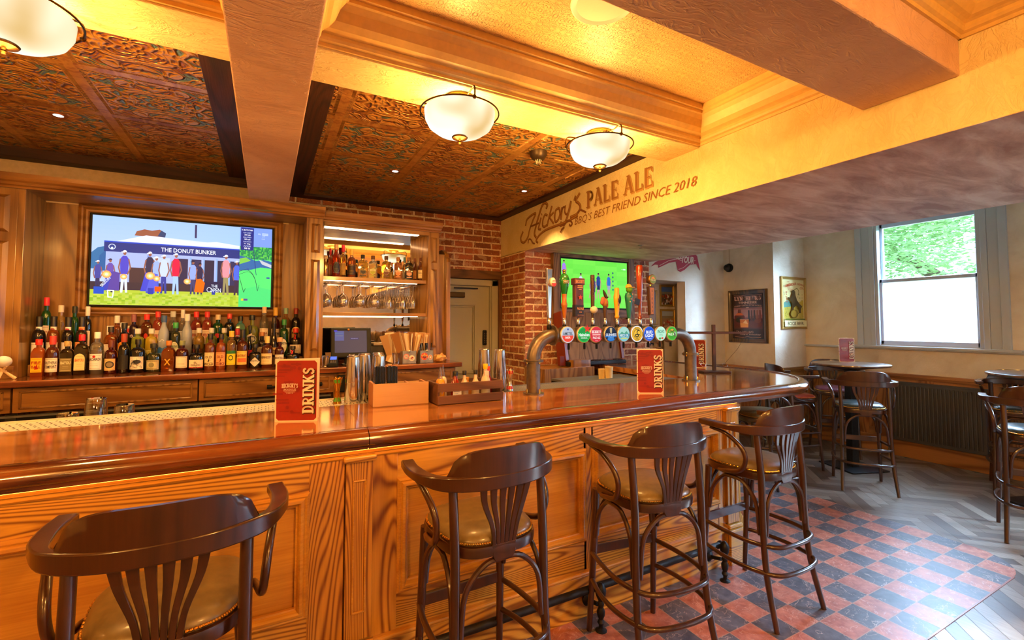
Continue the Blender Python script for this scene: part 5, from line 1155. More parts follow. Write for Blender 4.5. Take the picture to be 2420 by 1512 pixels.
box('glass_mat', M_BLACK, -1.1, -.5, 2.985, 3.12, 1.0, 1.025, bf)
tumbler((-.745, 3.05, 1.025), .048, .15, 'fluted tumbler upside down behind the perforated tray'); tumbler((-.635, 3.06, 1.025), .046, .108, 'fluted tumbler upside down sitting lower on the right'); tumbler((-.85, 3.05, 1.025), .046, .085, 'fluted tumbler upside down mostly hidden at the left')

# ================================================================ ON THE BAR
def shaker(loc, h, lb, g='steel cocktail shaker tins'):
    t = thing('shaker_tin', lb, 'cocktail shaker', loc, 0, g)
    MB().lathe([(.046, 0), (.0475, .004), (.043, h * .46), (.0425, h * .49)], 24, cap=False).build('lower_tin', M_CHROME, t, True)
    MB().lathe([(.0445, h * .45), (.0448, h * .46), (.034, h * .965), (.036, h * .975), (.034, h * .99), (.030, h)], 24).build('upper_tin', M_CHROME, t, True); return t
shaker((.45, 2.80, 1.089), .275, 'tall steel shaker tins nearest the drinks menu, front one'); shaker((.53, 2.90, 1.089), .28, 'steel shaker tins in the middle of the left cluster'); shaker((.60, 2.82, 1.089), .275, 'steel shaker tins beside the black straws'); shaker((.62, 2.94, 1.089), .28, 'steel shaker tins at the back of the left cluster')
shaker((1.395, 2.79, 1.089), .29, 'steel shaker tins right of the sauce crate, front right one'); shaker((1.33, 2.90, 1.089), .29, 'steel shaker tins right of the sauce crate, rear left one'); 
def jigger(loc, col, lb):
    t = thing('jigger', lb, 'jigger', loc, 0, 'measuring jiggers on the bar'); m = M_BRASS if col == '4c9c28' else M_CHROME
    MB().lathe([(.024, 0), (.0235, .004), (.009, .062), (.008, .068), (.010, .074), (.024, .145)], 18, cap=False).build('measure', m, t, True)
    MB().lathe([(.0205, .118), (.0245, .138)], 18, cap=False).lathe([(.0225, .014), (.0165, .036)], 18, cap=False).build('colour_band', plain('band_' + col, col, .4), t, True)
    b = MB()
    for k in range(7): a = k * .9; b.tube([(.022 * cos(a), .022 * sin(a), .002), (.010 * cos(a + .2), .010 * sin(a + .2), .07), (.027 * cos(a), .027 * sin(a), .15)], .0028, 5)
    b.build('spoon_cluster', m, t, True); return t
jigger((.37, 2.84, 1.089), '4c9c28', 'brass jigger with green bands beside the shaker tins'); jigger((1.478, 2.80, 1.089), 'c82018', 'steel jigger with red bands beside the right shaker tins'); jigger((1.45, 2.88, 1.089), 'c82018', 'steel jigger with red band tucked behind the other')
t = thing('bar_caddy', 'plain plywood caddy box holding black straws', 'caddy', (.51, 2.53, 1.1), -.06); m = wood('light_plywood', 'd4ae80', 'bc9468', 'x', .45, .2, 4, 1, .5)
MB().prism([(0, 0), (.30, 0), (.30, .012), (0, .012)], 0, .125).prism([(0, .178), (.30, .178), (.30, .19), (0, .19)], 0, .11).build('long_side', m, t); MB().box(0, .012, .012, .178, 0, .125).box(.288, .30, .012, .178, 0, .12).box(.11, .12, .012, .178, 0, .11).box(.2, .21, .012, .178, 0, .115).box(0, .30, 0, .19, 0, .006).build('end_and_divider', plain('plywood_edge', 'b87c48', .5), t)
for k, (x0, lb) in enumerate(((.02, 'bundle of black straws at the left of the plywood caddy'), (.085, 'bundle of black straws at the right of the first bundle'))):
    s_ = thing('straw_bundle', lb, 'straws', (.51 + x0, 2.56, 1.107), -.06, 'black drinking straws in the caddy')
    for i in range(7):
        for j in range(4): MB().tube([(i * .0078 + .002, j * .010 + (i % 2) * .003, 0), (i * .0080 - .001, j * .010 + .004, .205 + .002 * ((i * j) % 3))], .0040, 7).build('straw', plain('straw_black', '141414', .35), s_, True)
t = thing('sauce_crate', 'small dark slatted wooden crate of sauce bottles', 'crate', (.835, 2.43, 1.1), -.01); m = wood('crate_wood', '7a5038', '442a1c', 'x', .7, 0, 5, 1.2, .6)
for z in (.0, .068): 
    for y in (0, .19): box('slat', m, 0, .40, y, y + .012, z + .004, z + .05, t, .002)
for x in (.0, .385): box('end_board', m, x, x + .015, .012, .19, .004, .118, t, .002)
box('base', m, .01, .39, .01, .19, .002, .012, t)
M_SAUCE = {c: liquid('sauce_' + c, c, .1, .2) for c in ('e89818', '8c1c08', 'e8d0b4', 'c83810', 'd8c8b0', 'f0a850')}
def sauce(dx, dy, h, r, col, cap, lb, kind=0, rows_=1):
    t = thing('sauce_bottle', lb, 'sauce bottle', (.835 + dx, 2.43 + dy, 1.112), 0, 'sauce bottles in the slatted crate')
    if kind == 2:
        MB().lathe([(r, 0), (r, h * .55), (r * .8, h * .62), (r * .5, h * .66)], 16).build('body', M_SAUCE[col], t, True); MB().lathe([(r * .5, h * .66), (.004, h)], 12).build('nozzle', thinglass('clear_plastic', 'f8f0e8', 1.2, .2), t, True)
    else:
        MB().lathe([(r * .9, 0), (r, .004), (r, h * .5), (r * .85, h * .58), (r * .42, h * .72), (r * .38, h * .86)], 16, sq=.5 if kind == 1 else 0).build('body', M_SAUCE[col], t, True); MB().lathe([(r * .48, h * .85), (r * .52, h * .98), (r * .45, h)], 14).build('cap', plain('cap_' + cap, cap, .35), t, True)
        if kind == 1:
            p = Pic().rect(-r * .85, r * .85, h * .1, h * .56, 'ece6dc').text('ALLERGENS', 0, h * .50, r * 1.3, .006, '30303c').line([(-r * .6, h * .40), (r * .4, h * .40)], .002, '9090a0').line([(-r * .6, h * .33), (r * .5, h * .33)], .002, '9090a0').line([(-r * .6, h * .26), (r * .2, h * .26)], .002, '9090a0').line([(-r * .5, h * .18), (r * .5, h * .18)], .003, 'd89090'); p.f = [f for f in p.f]; p.build('label', PAPER, t, (0, -r - .001, 0))
        if kind == 3: Pic().rect(-r * .5, r * .5, h * .62, h * .80, 'e8dccc').line([(-r * .5, h * .66), (-r * .5, h * .78)], .002, 'c03030').build('neck_label', PAPER, t, (0, -r * .55, 0))
    return t
sauce(.045, .09, .19, .026, 'e89818', '3c9c30', 'squeeze bottle of orange sauce with clear nozzle, left end of crate', 2); sauce(.075, .13, .20, .024, 'd8c8b0', '', 'squeeze bottle wrapped in clear film behind the orange one', 2)
sauce(.125, .06, .165, .030, '8c1c08', '1c1814', 'square sauce bottle with big white printed label', 1); sauce(.185, .07, .165, .024, 'e8d0b4', '181414', 'wrapped sauce bottle with black cap, left of the pair'); sauce(.255, .07, .165, .024, 'e8d0b4', '181414', 'wrapped sauce bottle with black cap, right of the pair')
sauce(.315, .06, .20, .029, 'd8c8b0', 'f0c010', 'wrapped sauce bottle with yellow cap and label', 3); sauce(.355, .11, .18, .026, '8c1c08', 'c83810', 'dark red sauce bottle at the right end of the crate'); sauce(.225, .13, .12, .030, 'f0a850', 'c89040', 'pale yellow jar between the wrapped bottles')

def menu(loc, rz, lb, h=.285, w=.19, back=True):
    t = thing('drinks_menu', lb, 'menu', loc, rz, 'folded red drinks menus')
    p = Pic(.0002); W2 = w / 2
    p.rect(-W2, W2, 0, h, 'f0d8c0'); k = .006; e = .018
    p.poly([(-W2 + k, k + e * .6), (-W2 + k + e * .6, k), (W2 - k - e * .6, k), (W2 - k, k + e * .6), (W2 - k, h - k - e * .6), (W2 - k - e * .6, h - k), (-W2 + k + e * .6, h - k), (-W2 + k, h - k - e * .6)], '98201a')
    rr = random.Random(3)
    for i in range(26):
        x = rr.uniform(-W2 * .8, W2 * .15); z = rr.uniform(.03, h - .02); q = rr.uniform(.015, .035)
        if rr.random() < .6: p.line([(x - q, z), (x + q * .6, z)], rr.uniform(.003, .008), '86181a')
        else: p.ell(x, z, .008, .008, '86181a', 10)
    p.slab('DRINKS', W2 * .56 + .003, h * .50 - .003, h * .74, .052, '3c2420', rot=pi / 2, grow=.05); p.slab('DRINKS', W2 * .56, h * .50, h * .74, .050, 'f6e0cc', rot=pi / 2)
    p.slab("HICKORY'S", -W2 * .30, h * .575, .072, .018, 'e8c8b8', grow=.04, arch=.002); p.text('SMOKEHOUSE', -W2 * .30, h * .52, .056, .008, 'e0b8a8'); p.line([(-W2 * .30 - .028, h * .495), (-W2 * .30 + .028, h * .495)], .002, 'e0b8a8').line([(-W2 * .30 - .022, h * .478), (-W2 * .30 + .022, h * .478)], .0015, 'e0b8a8')
    for i in range(5): p.ell(-W2 * .30 - .012 + i * .006, h * .46, .0018, .0018, 'e8c8b8', 6)
    MB().box(-W2, W2, .0002, .0016, 0, h).build('front_card', plain('menu_card', 'e8d4c0', .5), t); p.build('front_print', GLOSSP, t)
    if back:
        a = radians(28); MB().box(0, w, .0002, .0016, 0, h, M=Matrix.Translation((-W2, 0, 0)) @ Matrix.Rotation(a, 4, 'Z')).build('rear_card', plain('menu_card', 'e8d4c0', .5), t)
    return t
menu((.130, 2.353, 1.1), -.40, 'red drinks menu standing on the left part of the counter, nearest the shakers'); menu((2.19, 2.21, 1.1), -.86 + .35, 'red drinks menu standing in front of the beer font', w=.17)
c_ = menu((3.88, 3.28, 1.1), -1.0, 'red drinks menu half hidden behind the right leg of the beer font', .285, .20); menu((6.03 - .28, 2.93 - .14, 1.118), -.55, 'red drinks menu on the round high table by the window', .27, .17)

# ---------------------------------------------------------------- beer font
bfn = thing('beer_font', 'gun metal pipe beer font arching over the counter with lit badges', 'beer font', (0, 2.55, 1.1)); r = .044; zt = .372
x0, x1 = 1.516, 2.958; el = .15
def pth(xe, sg): return [(xe, 0, 0), (xe, 0, zt - el)] + [(xe + sg * el * (1 - cos(radians(a))), 0, zt - el + el * sin(radians(a))) for a in range(10, 91, 10)]
for xe, sg in ((x0, 1), (x1, -1)):
    MB().tube(pth(xe, sg), r, 24).build('elbow_pipe', M_PIPE, bfn, True)
    MB().lathe([(.068, 0), (.068, .008), (.046, .012)], 28, (xe, 0, 0)).build('floor_flange', M_PIPE, bfn, True)
    for q in (0, .008): MB().lathe([(.064, q), (.064, q + .006)], 28, (xe, 0, .205)).build('flange', M_PIPE, bfn, True)
    b = MB()
    for k in range(4):
        a = pi / 4 + k * pi / 2 - .6
        for z_ in (.008, .195): b.lathe([(.006, 0), (.006, .022), (.003, .03)], 8, (xe + .056 * cos(a), .056 * sin(a), z_))
    b.build('flange_bolt', M_BRASS, bfn, True)
MB().tube([(x0 + el, 0, zt), (x1 - el, 0, zt)], r * 1.02, 24).build('cross_pipe', M_PIPE, bfn, True)
for x in (1.665, 2.02, 2.40, 2.72): MB().lathe([(.066, -.006), (.066, .006)], 26, M=Matrix.Translation((x, 0, zt)) @ Matrix.Rotation(pi / 2, 4, 'Y')).build('cross_flange', M_PIPE, bfn, True)
def badge(x, fn, rim='c8c0b0'):
    h_ = MB().lathe([(.055, 0), (.056, .05), (.045, .07)], 28, M=Matrix.Translation((x, -.058, .376)) @ Matrix.Rotation(-pi / 2, 4, 'X')).build('badge_housing', M_PIPE, bfn, True)
    MB().lathe([(.050, .004), (.056, .0), (.056, -.01)], 28, cap=False, M=Matrix.Translation((x, -.058, .376)) @ Matrix.Rotation(pi / 2, 4, 'X')).build('badge_rim', plain('rim_' + rim, rim, .3, .6), h_, True)
    p = Pic(.0004); fn(p); p.build('lit_badge', printmat('lit_badge_print', .3, .5), h_, (x, -.0625, .376))
    MB().lathe([(.008, 0), (.009, .02), (.007, .045)], 10, (x + .05, -.0, .275)).build('spout', M_BLACK, bfn, True)
R5 = .052
def b1_(p): p.ell(0, 0, R5, R5, 'c8ccd4').ell(0, 0, R5 * .88, R5 * .88, 'b8bcc8'); p.poly(arc(0, -.004, R5 * .86, R5 * .82, 180, 360, 14), 'f04830'); p.text('AMSTEL', 0, .008, .078, .020, '28343c', .01).text('BIER', 0, -.018, .040, .013, 'fff0e0', .02).ell(0, .036, .007, .006, '3458a8')
def b2_(p): p.ell(0, 0, R5, R5, '28c048').ell(0, 0, R5 * .86, R5 * .86, '18963c').rect(-R5 * .97, R5 * .97, -.014, .012, '20b048'); p.text('Heineken', 0, -.001, .088, .022, 'ffffff', .02).text('ORIGINAL', 0, -.022, .055, .010, 'e8ffe8', .02)
def b3_(p): p.ell(0, 0, R5, R5, 'e83040').ell(0, 0, R5 * .92, R5 * .92, 'd02838'); p.slab("HICKORY'S", 0, .018, .080, .018, 'ffe8e0', grow=.03); p.rect(-.034, .034, -.006, .004, 'f8b0a8').text('PALE ALE', 0, -.022, .062, .016, 'fff0e8', .02).text('draught', 0, -.042, .024, .006, 'f8c8c0')
def b4_(p): p.ell(0, 0, R5, R5, '0c1c38').ell(0, -.034, R5 * .6, R5 * .25, '2c78c8').rect(-R5 * .98, R5 * .98, -.020, -.010, '1c68b8'); p.poly([(-.010, .044), (.010, .044), (.008, .012), (.0, .006), (-.008, .014)], 'd8c090').line([(-.004, .042), (-.002, .014)], .002, '5c4420').line([(.004, .042), (.002, .014)], .002, '5c4420').text('GUINNESS', 0, -.003, .092, .018, 'f0f4ff', .02).text('EXTRA COLD', 0, -.019, .05, .007, '90d0ff')
def b5_(p): p.ell(0, 0, R5, R5, '80c0c8').ell(0, .01, R5 * .85, R5 * .75, 'a8d8c8'); p.poly([(-.04, 0), (-.02, .018), (0, .004), (.022, .022), (.042, 0)], '50a080').rect(-.048, .048, -.022, .002, '3c90b0').text('NECK OIL', 0, -.009, .08, .018, 'f0f8e8', .02).rect(-.03, .03, -.034, -.027, 'c8d068')
def b6_(p): p.ell(0, 0, R5 * 1.12, R5 * 1.12, 'e8f0ff').ell(0, 0, R5, R5, 'e8b028').ell(0, 0, R5 * .66, R5 * .66, '2c2818').ell(0, 0, R5 * .60, R5 * .60, 'f0bc30').line(smooth2([(.018, .022), (.008, .026), (-.002, .012), (.004, -.004), (.012, -.014), (-.004, -.022), (-.020, -.010), (-.006, -.004), (.022, -.006)]), .007, '1c1810').text('BROOKLYN', 0, .038, .05, .008, '2c2818', .02, arch=.004).text('PILSNER', 0, -.042, .04, .008, '2c2818', .02)
def b7_(p): p.ell(0, 0, R5, R5, '3068e0').ell(0, 0, R5 * .9, R5 * .9, '1c50c8').text('BUD', 0, .012, .062, .022, 'ffffff', .03).text('LIGHT', 0, -.014, .078, .022, 'ffffff', .03).rect(-.02, .02, -.038, -.034, 'a8c8ff')
def b8_(p): p.ell(0, 0, R5, R5, 'd8f4e0').ell(0, 0, R5 * .92, R5 * .92, 'b8ecd0').text("INCH'S", 0, .016, .066, .026, '207058', .02).text('MEDIUM', 0, -.006, .03, .006, '388068').text('APPLE CIDER', 0, -.016, .04, .005, '388068').ell(-.012, -.036, .012, .008, '48a048').ell(.012, -.034, .011, .008, 'd84838')
def b9_(p): p.ell(0, 0, R5, R5, '58c028').ell(0, 0, R5 * .88, R5 * .88, '3ca020').poly([(-.036, .010), (-.018, .028), (0, .034), (.018, .028), (.036, .010)], 'f0a020').poly([(-.03, .016), (-.012, .026), (0, .018), (.014, .027), (.03, .016), (0, .010)], '287818').text('PALE ALE', 0, -.006, .082, .018, 'f4f8d8', .02)
for x, f_ in zip((1.741, 1.872, 1.976, 2.102, 2.221, 2.343, 2.461, 2.577, 2.692), (b1_, b2_, b3_, b4_, b5_, b6_, b7_, b8_, b9_)): badge(x, f_)
Pic(.0005).star(0, 0, .030, 'e83020').build('red_star', printmat('lit_badge_print', .3, .5), bfn, (1.895, -.068, .415))
def handle(x, nm_lb, build):
    t = thing('tap_handle', nm_lb, 'tap handle', (x, 2.55, 1.513), 0, 'beer tap handles along the pipe')
    MB().lathe([(.014, 0), (.016, .012), (.012, .03)], 14).build('tap_base', M_BLACK, t, True); MB().lathe([(.011, .03), (.012, .034), (.012, .072), (.009, .076)], 14).build('ferrule', M_CHROME, t, True); build(t); return t
def h1(t):
    MB().add([(x, y, z) for z, w in ((.07, .012), (.36, .022), (.40, .024)) for x, y in ((-w, -.010), (w, -.010), (w, .010), (-w, .010))], [(0, 1, 5, 4), (1, 2, 6, 5), (2, 3, 7, 6), (3, 0, 4, 7), (4, 5, 9, 8), (5, 6, 10, 9), (6, 7, 11, 10), (7, 4, 8, 11), (8, 9, 10, 11), (0, 1, 2, 3)]).build('lever', M_CHROME, t, bevel=.005)
    MB().ball((.018, -.018, .31), (.022, .016, .030), 14, 10).build('round_badge', plain('badge_cream', 'e8e0d8', .3), t, True); Pic().poly(arc(.018, .302, .018, .022, 180, 360, 12), 'd02820').text('AMSTEL', .018, .316, .03, .008, 'a03020').build('badge_print', GLOSSP, t, (0, -.034, 0))
def h2_(t):
    MB().lathe([(.010, .07), (.014, .10), (.019, .15), (.021, .155), (.021, .17), (.016, .18), (.017, .22), (.019, .235)], 18).build('wooden_grip', plain('turned_wood', 'a8641c', .3, coat=.5), t, True)
    MB().lathe([(.018, .235), (.026, .27), (.035, .31), (.035, .335), (.026, .36), (.012, .372)], 20).build('green_bulb', plain('gloss_green', '107028', .15, coat=1), t, True); MB().lathe([(.008, .37), (.010, .378), (.006, .386)], 12).ball((0, 0, .392), .011, 10, 8).build('knob', M_BRASS, t, True)
    Pic().rect(-.026, .026, .305, .325, 'c8a048').rect(-.024, .024, .307, .323, '181c14').text('Heineken', 0, .315, .042, .010, 'f0e8d0', .02).build('name_plate', PAPER, t, bend=.0365)
def h3(t):
    MB().box(-.035, .035, -.018, .018, .08, .30).box(-.042, .042, -.024, .024, .30, .345).build('block', wood('tap_block', '6a2c18', '4a1c10', 'z', .35, .3, 3), t, bevel=.004)
    MB().box(-.0355, .0355, -.0185, .0185, .085, .165).build('dark_foot', plain('tap_dark', '241c1c', .4), t, bevel=.002)
    p = Pic(.0003); p.slab("HICKORY'S", 0, .322, .070, .020, 'd89860', grow=.02); p.rect(-.02, .02, .29, .296, 'd89860').rect(-.022, .022, .278, .284, 'd89860').rect(-.012, .012, .266, .27, 'd89860').star(.002, .215, .019, 'e04420').text('PALE ALE', .002, .138, .054, .018, 'd89050', .02).text('5.0%', .002, .115, .02, .009, 'd89050').text('NON-FILTERED', .002, .094, .05, .005, 'd89050'); p.build('front_print', PAPER, t, (0, -.0247, 0))
def h4(t): MB().lathe([(.009, .07), (.012, .12), (.015, .36), (.014, .375)], 14).build('bat_grip', wood('wrapped_grip', '5a3820', '20140c', 'x', .5, .1, 60, 1), t, True); MB().ball((0, -.012, .132), (.027, .026, .025), 16, 12).build('ball', plain('golf_white', 'e0d8cc', .4), t, True)
def h5(t): # perched bird figure on a post
    MB().lathe([(.008, .07), (.012, .10), (.014, .165)], 12).build('post', plain('post_brown', '4c3420', .5), t, True); MB().ball((0, 0, .185), (.026, .022, .032), 12, 8).ball((.014, 0, .165), (.014, .014, .02)).build('figure_body', plain('figure_ochre', 'a87028', .5), t, True)
    MB().ball((-.02, -.006, .20), (.020, .014, .026)).ball((-.03, -.004, .185), (.012, .012, .018)).build('feather_cloak', plain('figure_pink', 'b8664c', .6), t, True); MB().tube([(-.014, 0, .275), (-.002, 0, .25), (.014, 0, .215), (.032, 0, .225)], [.003, .010, .013, .003], 8).build('wing', plain('figure_dark', '2c2018', .5), t, True)
def h6(t):
    MB().lathe([(.014, .075), (.020, .085), (.014, .10), (.018, .13), (.024, .19), (.026, .23), (.018, .26), (.020, .28), (.016, .292), (0, .295)], 18, dy=.8).build('yellow_grip', plain('tap_yellow', 'e8a820', .3, coat=.5), t, True); MB().ball((.010, -.004, .21), (.020, .021, .040), 14, 10).build('dark_disc', plain('disc_navy', '1c2830', .35), t, True)
    Pic().text('BROOKLYN', -.006, .19, .05, .010, '20200c', .02, rot=pi / 2).build('lettering', PAPER, t, (0, -.022, 0))
def h7(t): # plain teal handle with green knob and yellow cap
    MB().lathe([(.010, .07), (.014, .10), (.026, .20), (.030, .235), (.022, .26)], 18).build('teal_grip', plain('tap_teal', '187868', .35, coat=.4), t, True); MB().ball((.004, -.004, .285), (.026, .026, .026), 14, 10).build('green_knob', plain('knob_green', '5c8c18', .4), t, True)
    MB().lathe([(.024, .298), (.022, .312), (.012, .324), (0, .327)], 16).box(-.02, .034, -.03, -.012, .298, .303).build('yellow_cap', plain('cap_yellow', 'e8b438', .5), t, True); MB().box(-.02, .026, -.034, -.028, .18, .225, M=Matrix.Rotation(.25, 4, 'Y')).build('side_plate', plain('plate_dark', '201c20', .4), t, bevel=.002)
    p = Pic(); [p.ell(*q, .006, .005, c_, 8) for q, c_ in (((-.012, .235), 'e07050'), ((.010, .25), 'e8b040'), ((-.004, .215), 'e07868'), ((.016, .205), 'e06848'), ((-.016, .195), 'e8c050'))]; p.build('painted_spots', PAPER, t, (0, -.031, 0))
def h8(t):
    MB().lathe([(.013, .07), (.016, .078), (.011, .09), (.013, .16), (.020, .28), (.026, .38), (.027, .455), (.020, .470), (0, .474)], 20).build('bat', wood('red_bat', 'b84818', '8c2c0c', 'z', .2, 1, 3), t, True); Pic(.0003).line(arc(0, .40, .013, .020, 0, 360, 16), .0018, '5c1c0c').slab('B', 0, .40, .014, .024, '5c1c0c').line(arc(0, .26, .010, .016, 0, 360, 12), .0014, '5c1c0c').build('burnt_mark', PAPER, t, (0, -.028, 0))
def h9(t):
    MB().add([(x, y, z) for z, w in ((.10, .020), (.315, .030)) for x, y in ((-w, -.014), (w, -.014), (w, .014), (-w, .014))], [(0, 1, 5, 4), (1, 2, 6, 5), (2, 3, 7, 6), (3, 0, 4, 7), (4, 5, 6, 7), (0, 1, 2, 3)]).build('paddle', plain('dark_paddle', '4c2c14', .4), t, bevel=.004); MB().add([(x, -.0145, z) for z, w in ((.108, .012), (.305, .020)) for x in (-w, w)], [(0, 1, 3, 2)]).build('copper_inlay', plain('copper_inlay', 'c07030', .35, .4), t)
    p = Pic(.0003); [p.text(ch, 0, .282 - i * .030, .011 if ch != 'I' else .003, .018, '2c1808', .02) for i, ch in enumerate('SIERRA')]; p.build('lettering', PAPER, t, (0, -.0152, 0))
    MB().lathe([(.010, .318), (.008, .33)], 10).build('neck', M_BRASS, t); MB().box(-.036, .036, -.022, .022, .335, .400).build('head_block', plain('dark_paddle', '4c2c14', .4), t, bevel=.02)
    MB().lathe([(.036, 0), (.038, .004), (.033, .009)], 24, cap=False, M=Matrix.Translation((-.004, -.020, .367)) @ Matrix.Rotation(pi / 2, 4, 'X')).build('ring', M_BRASS, t, True); Pic(.0003).ell(-.004, .367, .033, .033, '8c9818').ell(-.004, .367, .030, .030, '6c8c10').poly([(-.026, .372), (-.004, .390), (.018, .372)], 'd8901c').text('PALE ALE', -.004, .362, .048, .011, 'f0ecb8', .02).build('disc_print', GLOSSP, t, (0, -.029, 0))
for x, lb, f_ in ((1.636, 'tall chrome tap handle with small red and white badge, leftmost', h1), (1.757, 'tap handle with glossy green bulb on turned wooden grip', h2_), (1.870, 'square brown block tap handle with red star', h3), (1.995, 'thin wrapped bat grip tap handle with white ball', h4), (2.103, 'carved figure tap handle with dark wing', h5), (2.213, 'yellow carved tap handle with dark side disc', h6), (2.325, 'teal tap handle with green knob and yellow cap', h7), (2.432, 'tall red wooden bat tap handle', h8), (2.542, 'copper paddle tap handle with round green disc on top', h9)): handle(x, lb, f_)
# ---------------------------------------------------------------- ring toss stand at the end of the bar
t = thing('ring_toss_stand', 'dark wooden T shaped stand with rings hanging on cords', 'tabletop game', (3.64, 2.87, 1.1), -.50); m = wood('stand_wood', '5a2c14', '2c1208', 'x', .35, .4, 3)
box('base', m, -.125, .125, -.07, .07, 0, .018, t, .006); box('post', m, -.014, .014, -.014, .014, .018, .44, t, .002); box('arm', m, -.32, .32, -.018, .018, .355, .374, t, .003); box('arm', m, -.22, .22, .03, .06, .360, .376, t, .003)
for s_ in (-1, 1):
    MB().tube([(s_ * .30, 0, .355), (s_ * .22, .0, .22), (s_ * .10, 0, .085)], .0012, 5).build('cord', M_BLACK, t); MB().tube([(s_ * .10 + .022 * cos(a), .016 * sin(a), .07 + .014 * sin(a)) for a in [i * pi / 8 for i in range(16)]], .0016, 5, closed=True).build('ring', M_CHROME, t, True)
t = thing('paper_cup', 'cream paper cup on the work surface behind the bar', 'cup', (2.72, 3.25, 1.06)); MB().lathe([(.030, 0), (.037, .10), (.039, .102), (.036, .102)], 20).build('cup', plain('cream_cup', 'e0c080', .5), t, True)
t = thing('paper_cup', 'second cream paper cup half hidden on its left', 'cup', (2.69, 3.31, 1.05)); MB().lathe([(.030, 0), (.036, .09)], 20).build('cup', plain('cream_cup', 'e0c080', .5), t, True)
t = thing('glasswasher', 'low steel work surface behind the bar', 'work surface', (0, 3.1, 0)); box('top', plain('worktop_steel', '6c6860', .4, .4), 2.3, 3.1, 0, .45, 1.03, 1.05, t); box('body', M_BLACK, 2.3, 3.1, .02, .45, 0, 1.03, t)

# ================================================================ SECOND TELEVISION, BOARD AND PICTURES
t = thing('television', 'smaller television on the brick pier showing a rugby match', 'television', (3.345, 4.222, 2.003))
box('casing', M_BLACK, -.492, .492, 0, .03, -.288, .288, t, .004)
P = Pic(.00015); w2, h2 = .478, .272
def X(u): return -w2 + 2 * w2 * u
def Z(v): return h2 - 2 * h2 * v
P.grid(-w2, w2, -h2, h2, 6, 10, lambda a, b: S(('6cdc48', '74e04c', '68d844')[int(b * 10 + a * 3) % 3]))
def rug(u, v, s, sh, shorts, lean=0):
    q = lambda a, b: (X(u + a * s + lean * b * .25), Z(v - b * s))
    P.poly([q(-.014, .18), q(.014, .18), q(.024, 0), q(.014, 0), q(.0, .14), q(-.016, 0), q(-.026, 0)], 'b89088'); P.poly([q(-.020, .17), q(.022, .17), q(.020, .26), q(-.018, .26)], shorts)
    P.poly([q(-.024, .25), q(.024, .25), q(.030, .38), q(.012, .43), q(-.012, .43), q(-.028, .38)], sh); P.line([q(.026, .37), q(.036, .28), q(.026, .20)], .010 * s, 'b08478'); P.line([q(-.026, .37), q(-.034, .28), q(-.020, .22)], .010 * s, 'b08478'); P.ell(*q(0, .465), .012 * s * 2 * w2, .024 * s * 2 * h2, '9c7468', 12); P.ell(*q(0, .48), .012 * s * 2 * w2, .018 * s * 2 * h2, '2c2028', 10)
rug(.04, .50, .95, '9c78e0', 'c0a8f0'); rug(.28, .80, 1.05, 'c8ccf8', 'b0b4ec'); rug(.42, .80, .95, '8c7ce0', 'c0b8f0', .3); rug(.47, .84, 1.0, '1c3c90', '20306c'); rug(.54, .80, 1.1, '1c3c88', '1c2850'); rug(.70, .78, 1.05, '2868c0', '8c98b8')
for i in range(5): P.ell(X(.765), Z(.24 + i * .09), .010, .013, '1c3c80', 8)
P.line([(X(.24), Z(.88)), (X(.16), Z(.88))], .02, '1c3ca0'); P.text('sky', X(.915), Z(.145), .022, .014, 'd4f0d8'); P.rect(X(.93), X(.97), Z(.16), Z(.13), 'c8e8d8')
P.build('screen', SCREEN, t, (0, -.0015, 0))
t = thing('television_surround', 'grained grey brown timber frame round the smaller television', 'frame', (0, 4.258, 0)); m = wood('grey_oak', '8c6a44', '543a20', 'x', .55, .1, 14, 1.2); mv = wood('grey_oak_upright', '8c6a44', '543a20', 'z', .55, .1, 14, 1.2)
for a in ((2.76, 2.85, 1.60, 2.33, mv), (3.84, 3.93, 1.60, 2.33, mv), (2.85, 3.84, 2.292, 2.33, m), (2.85, 3.84, 1.62, 1.714, m)): box('frame_board', a[4], a[0], a[1], -.05, .012, a[2], a[3], t, .003)
t = thing('tilted_board', 'tilted planked board with red sides below the smaller television', 'board', (2.76, 4.0, 1.16)); m = wood('plank_grey', '8c6c48', '5c4028', 'z', .75, 0, 8, 1.5); Mt = Matrix.Rotation(radians(-10), 4, 'X')
MB().box(.03, .76, 0, .02, 0, .52, M=Mt).build('plank_face', m, t); 
for x in (0, .76): MB().box(x, x + .04, -.02, .14, 0, .53, M=Mt).build('side_board', plain('red_stain', '6c2010', .4, coat=.3), t, bevel=.003)
MB().box(.01, .80, -.05, .02, -.055, -.012).build('steel_rail', M_IRON, t, bevel=.01); Pic().text('12', 0, 0, .04, .022, 'a89888').build('stamped_number', PAPER, t, (.28, -.0505, -.034)); box('left_bracket', plain('red_stain', '6c2010', .4), -.06, .03, .0, .05, -.05, .05, t, .004)
t = thing('cellar_cabinet', 'oak cabinet standing against the brick pier behind the font', 'cabinet', (2.42, 3.86, 0)); box('body', M_OAKV, 0, .62, 0, .40, 0, 1.10, t, .004); box('panel_moulding', M_OAK, .14, .52, -.012, .004, .45, .99, t, .008); box('panel', M_OAKV, .155, .505, -.016, 0, .465, .975, t, .003); box('post', M_OAKV, .38, .60, .04, .2, 1.10, 1.17, t)
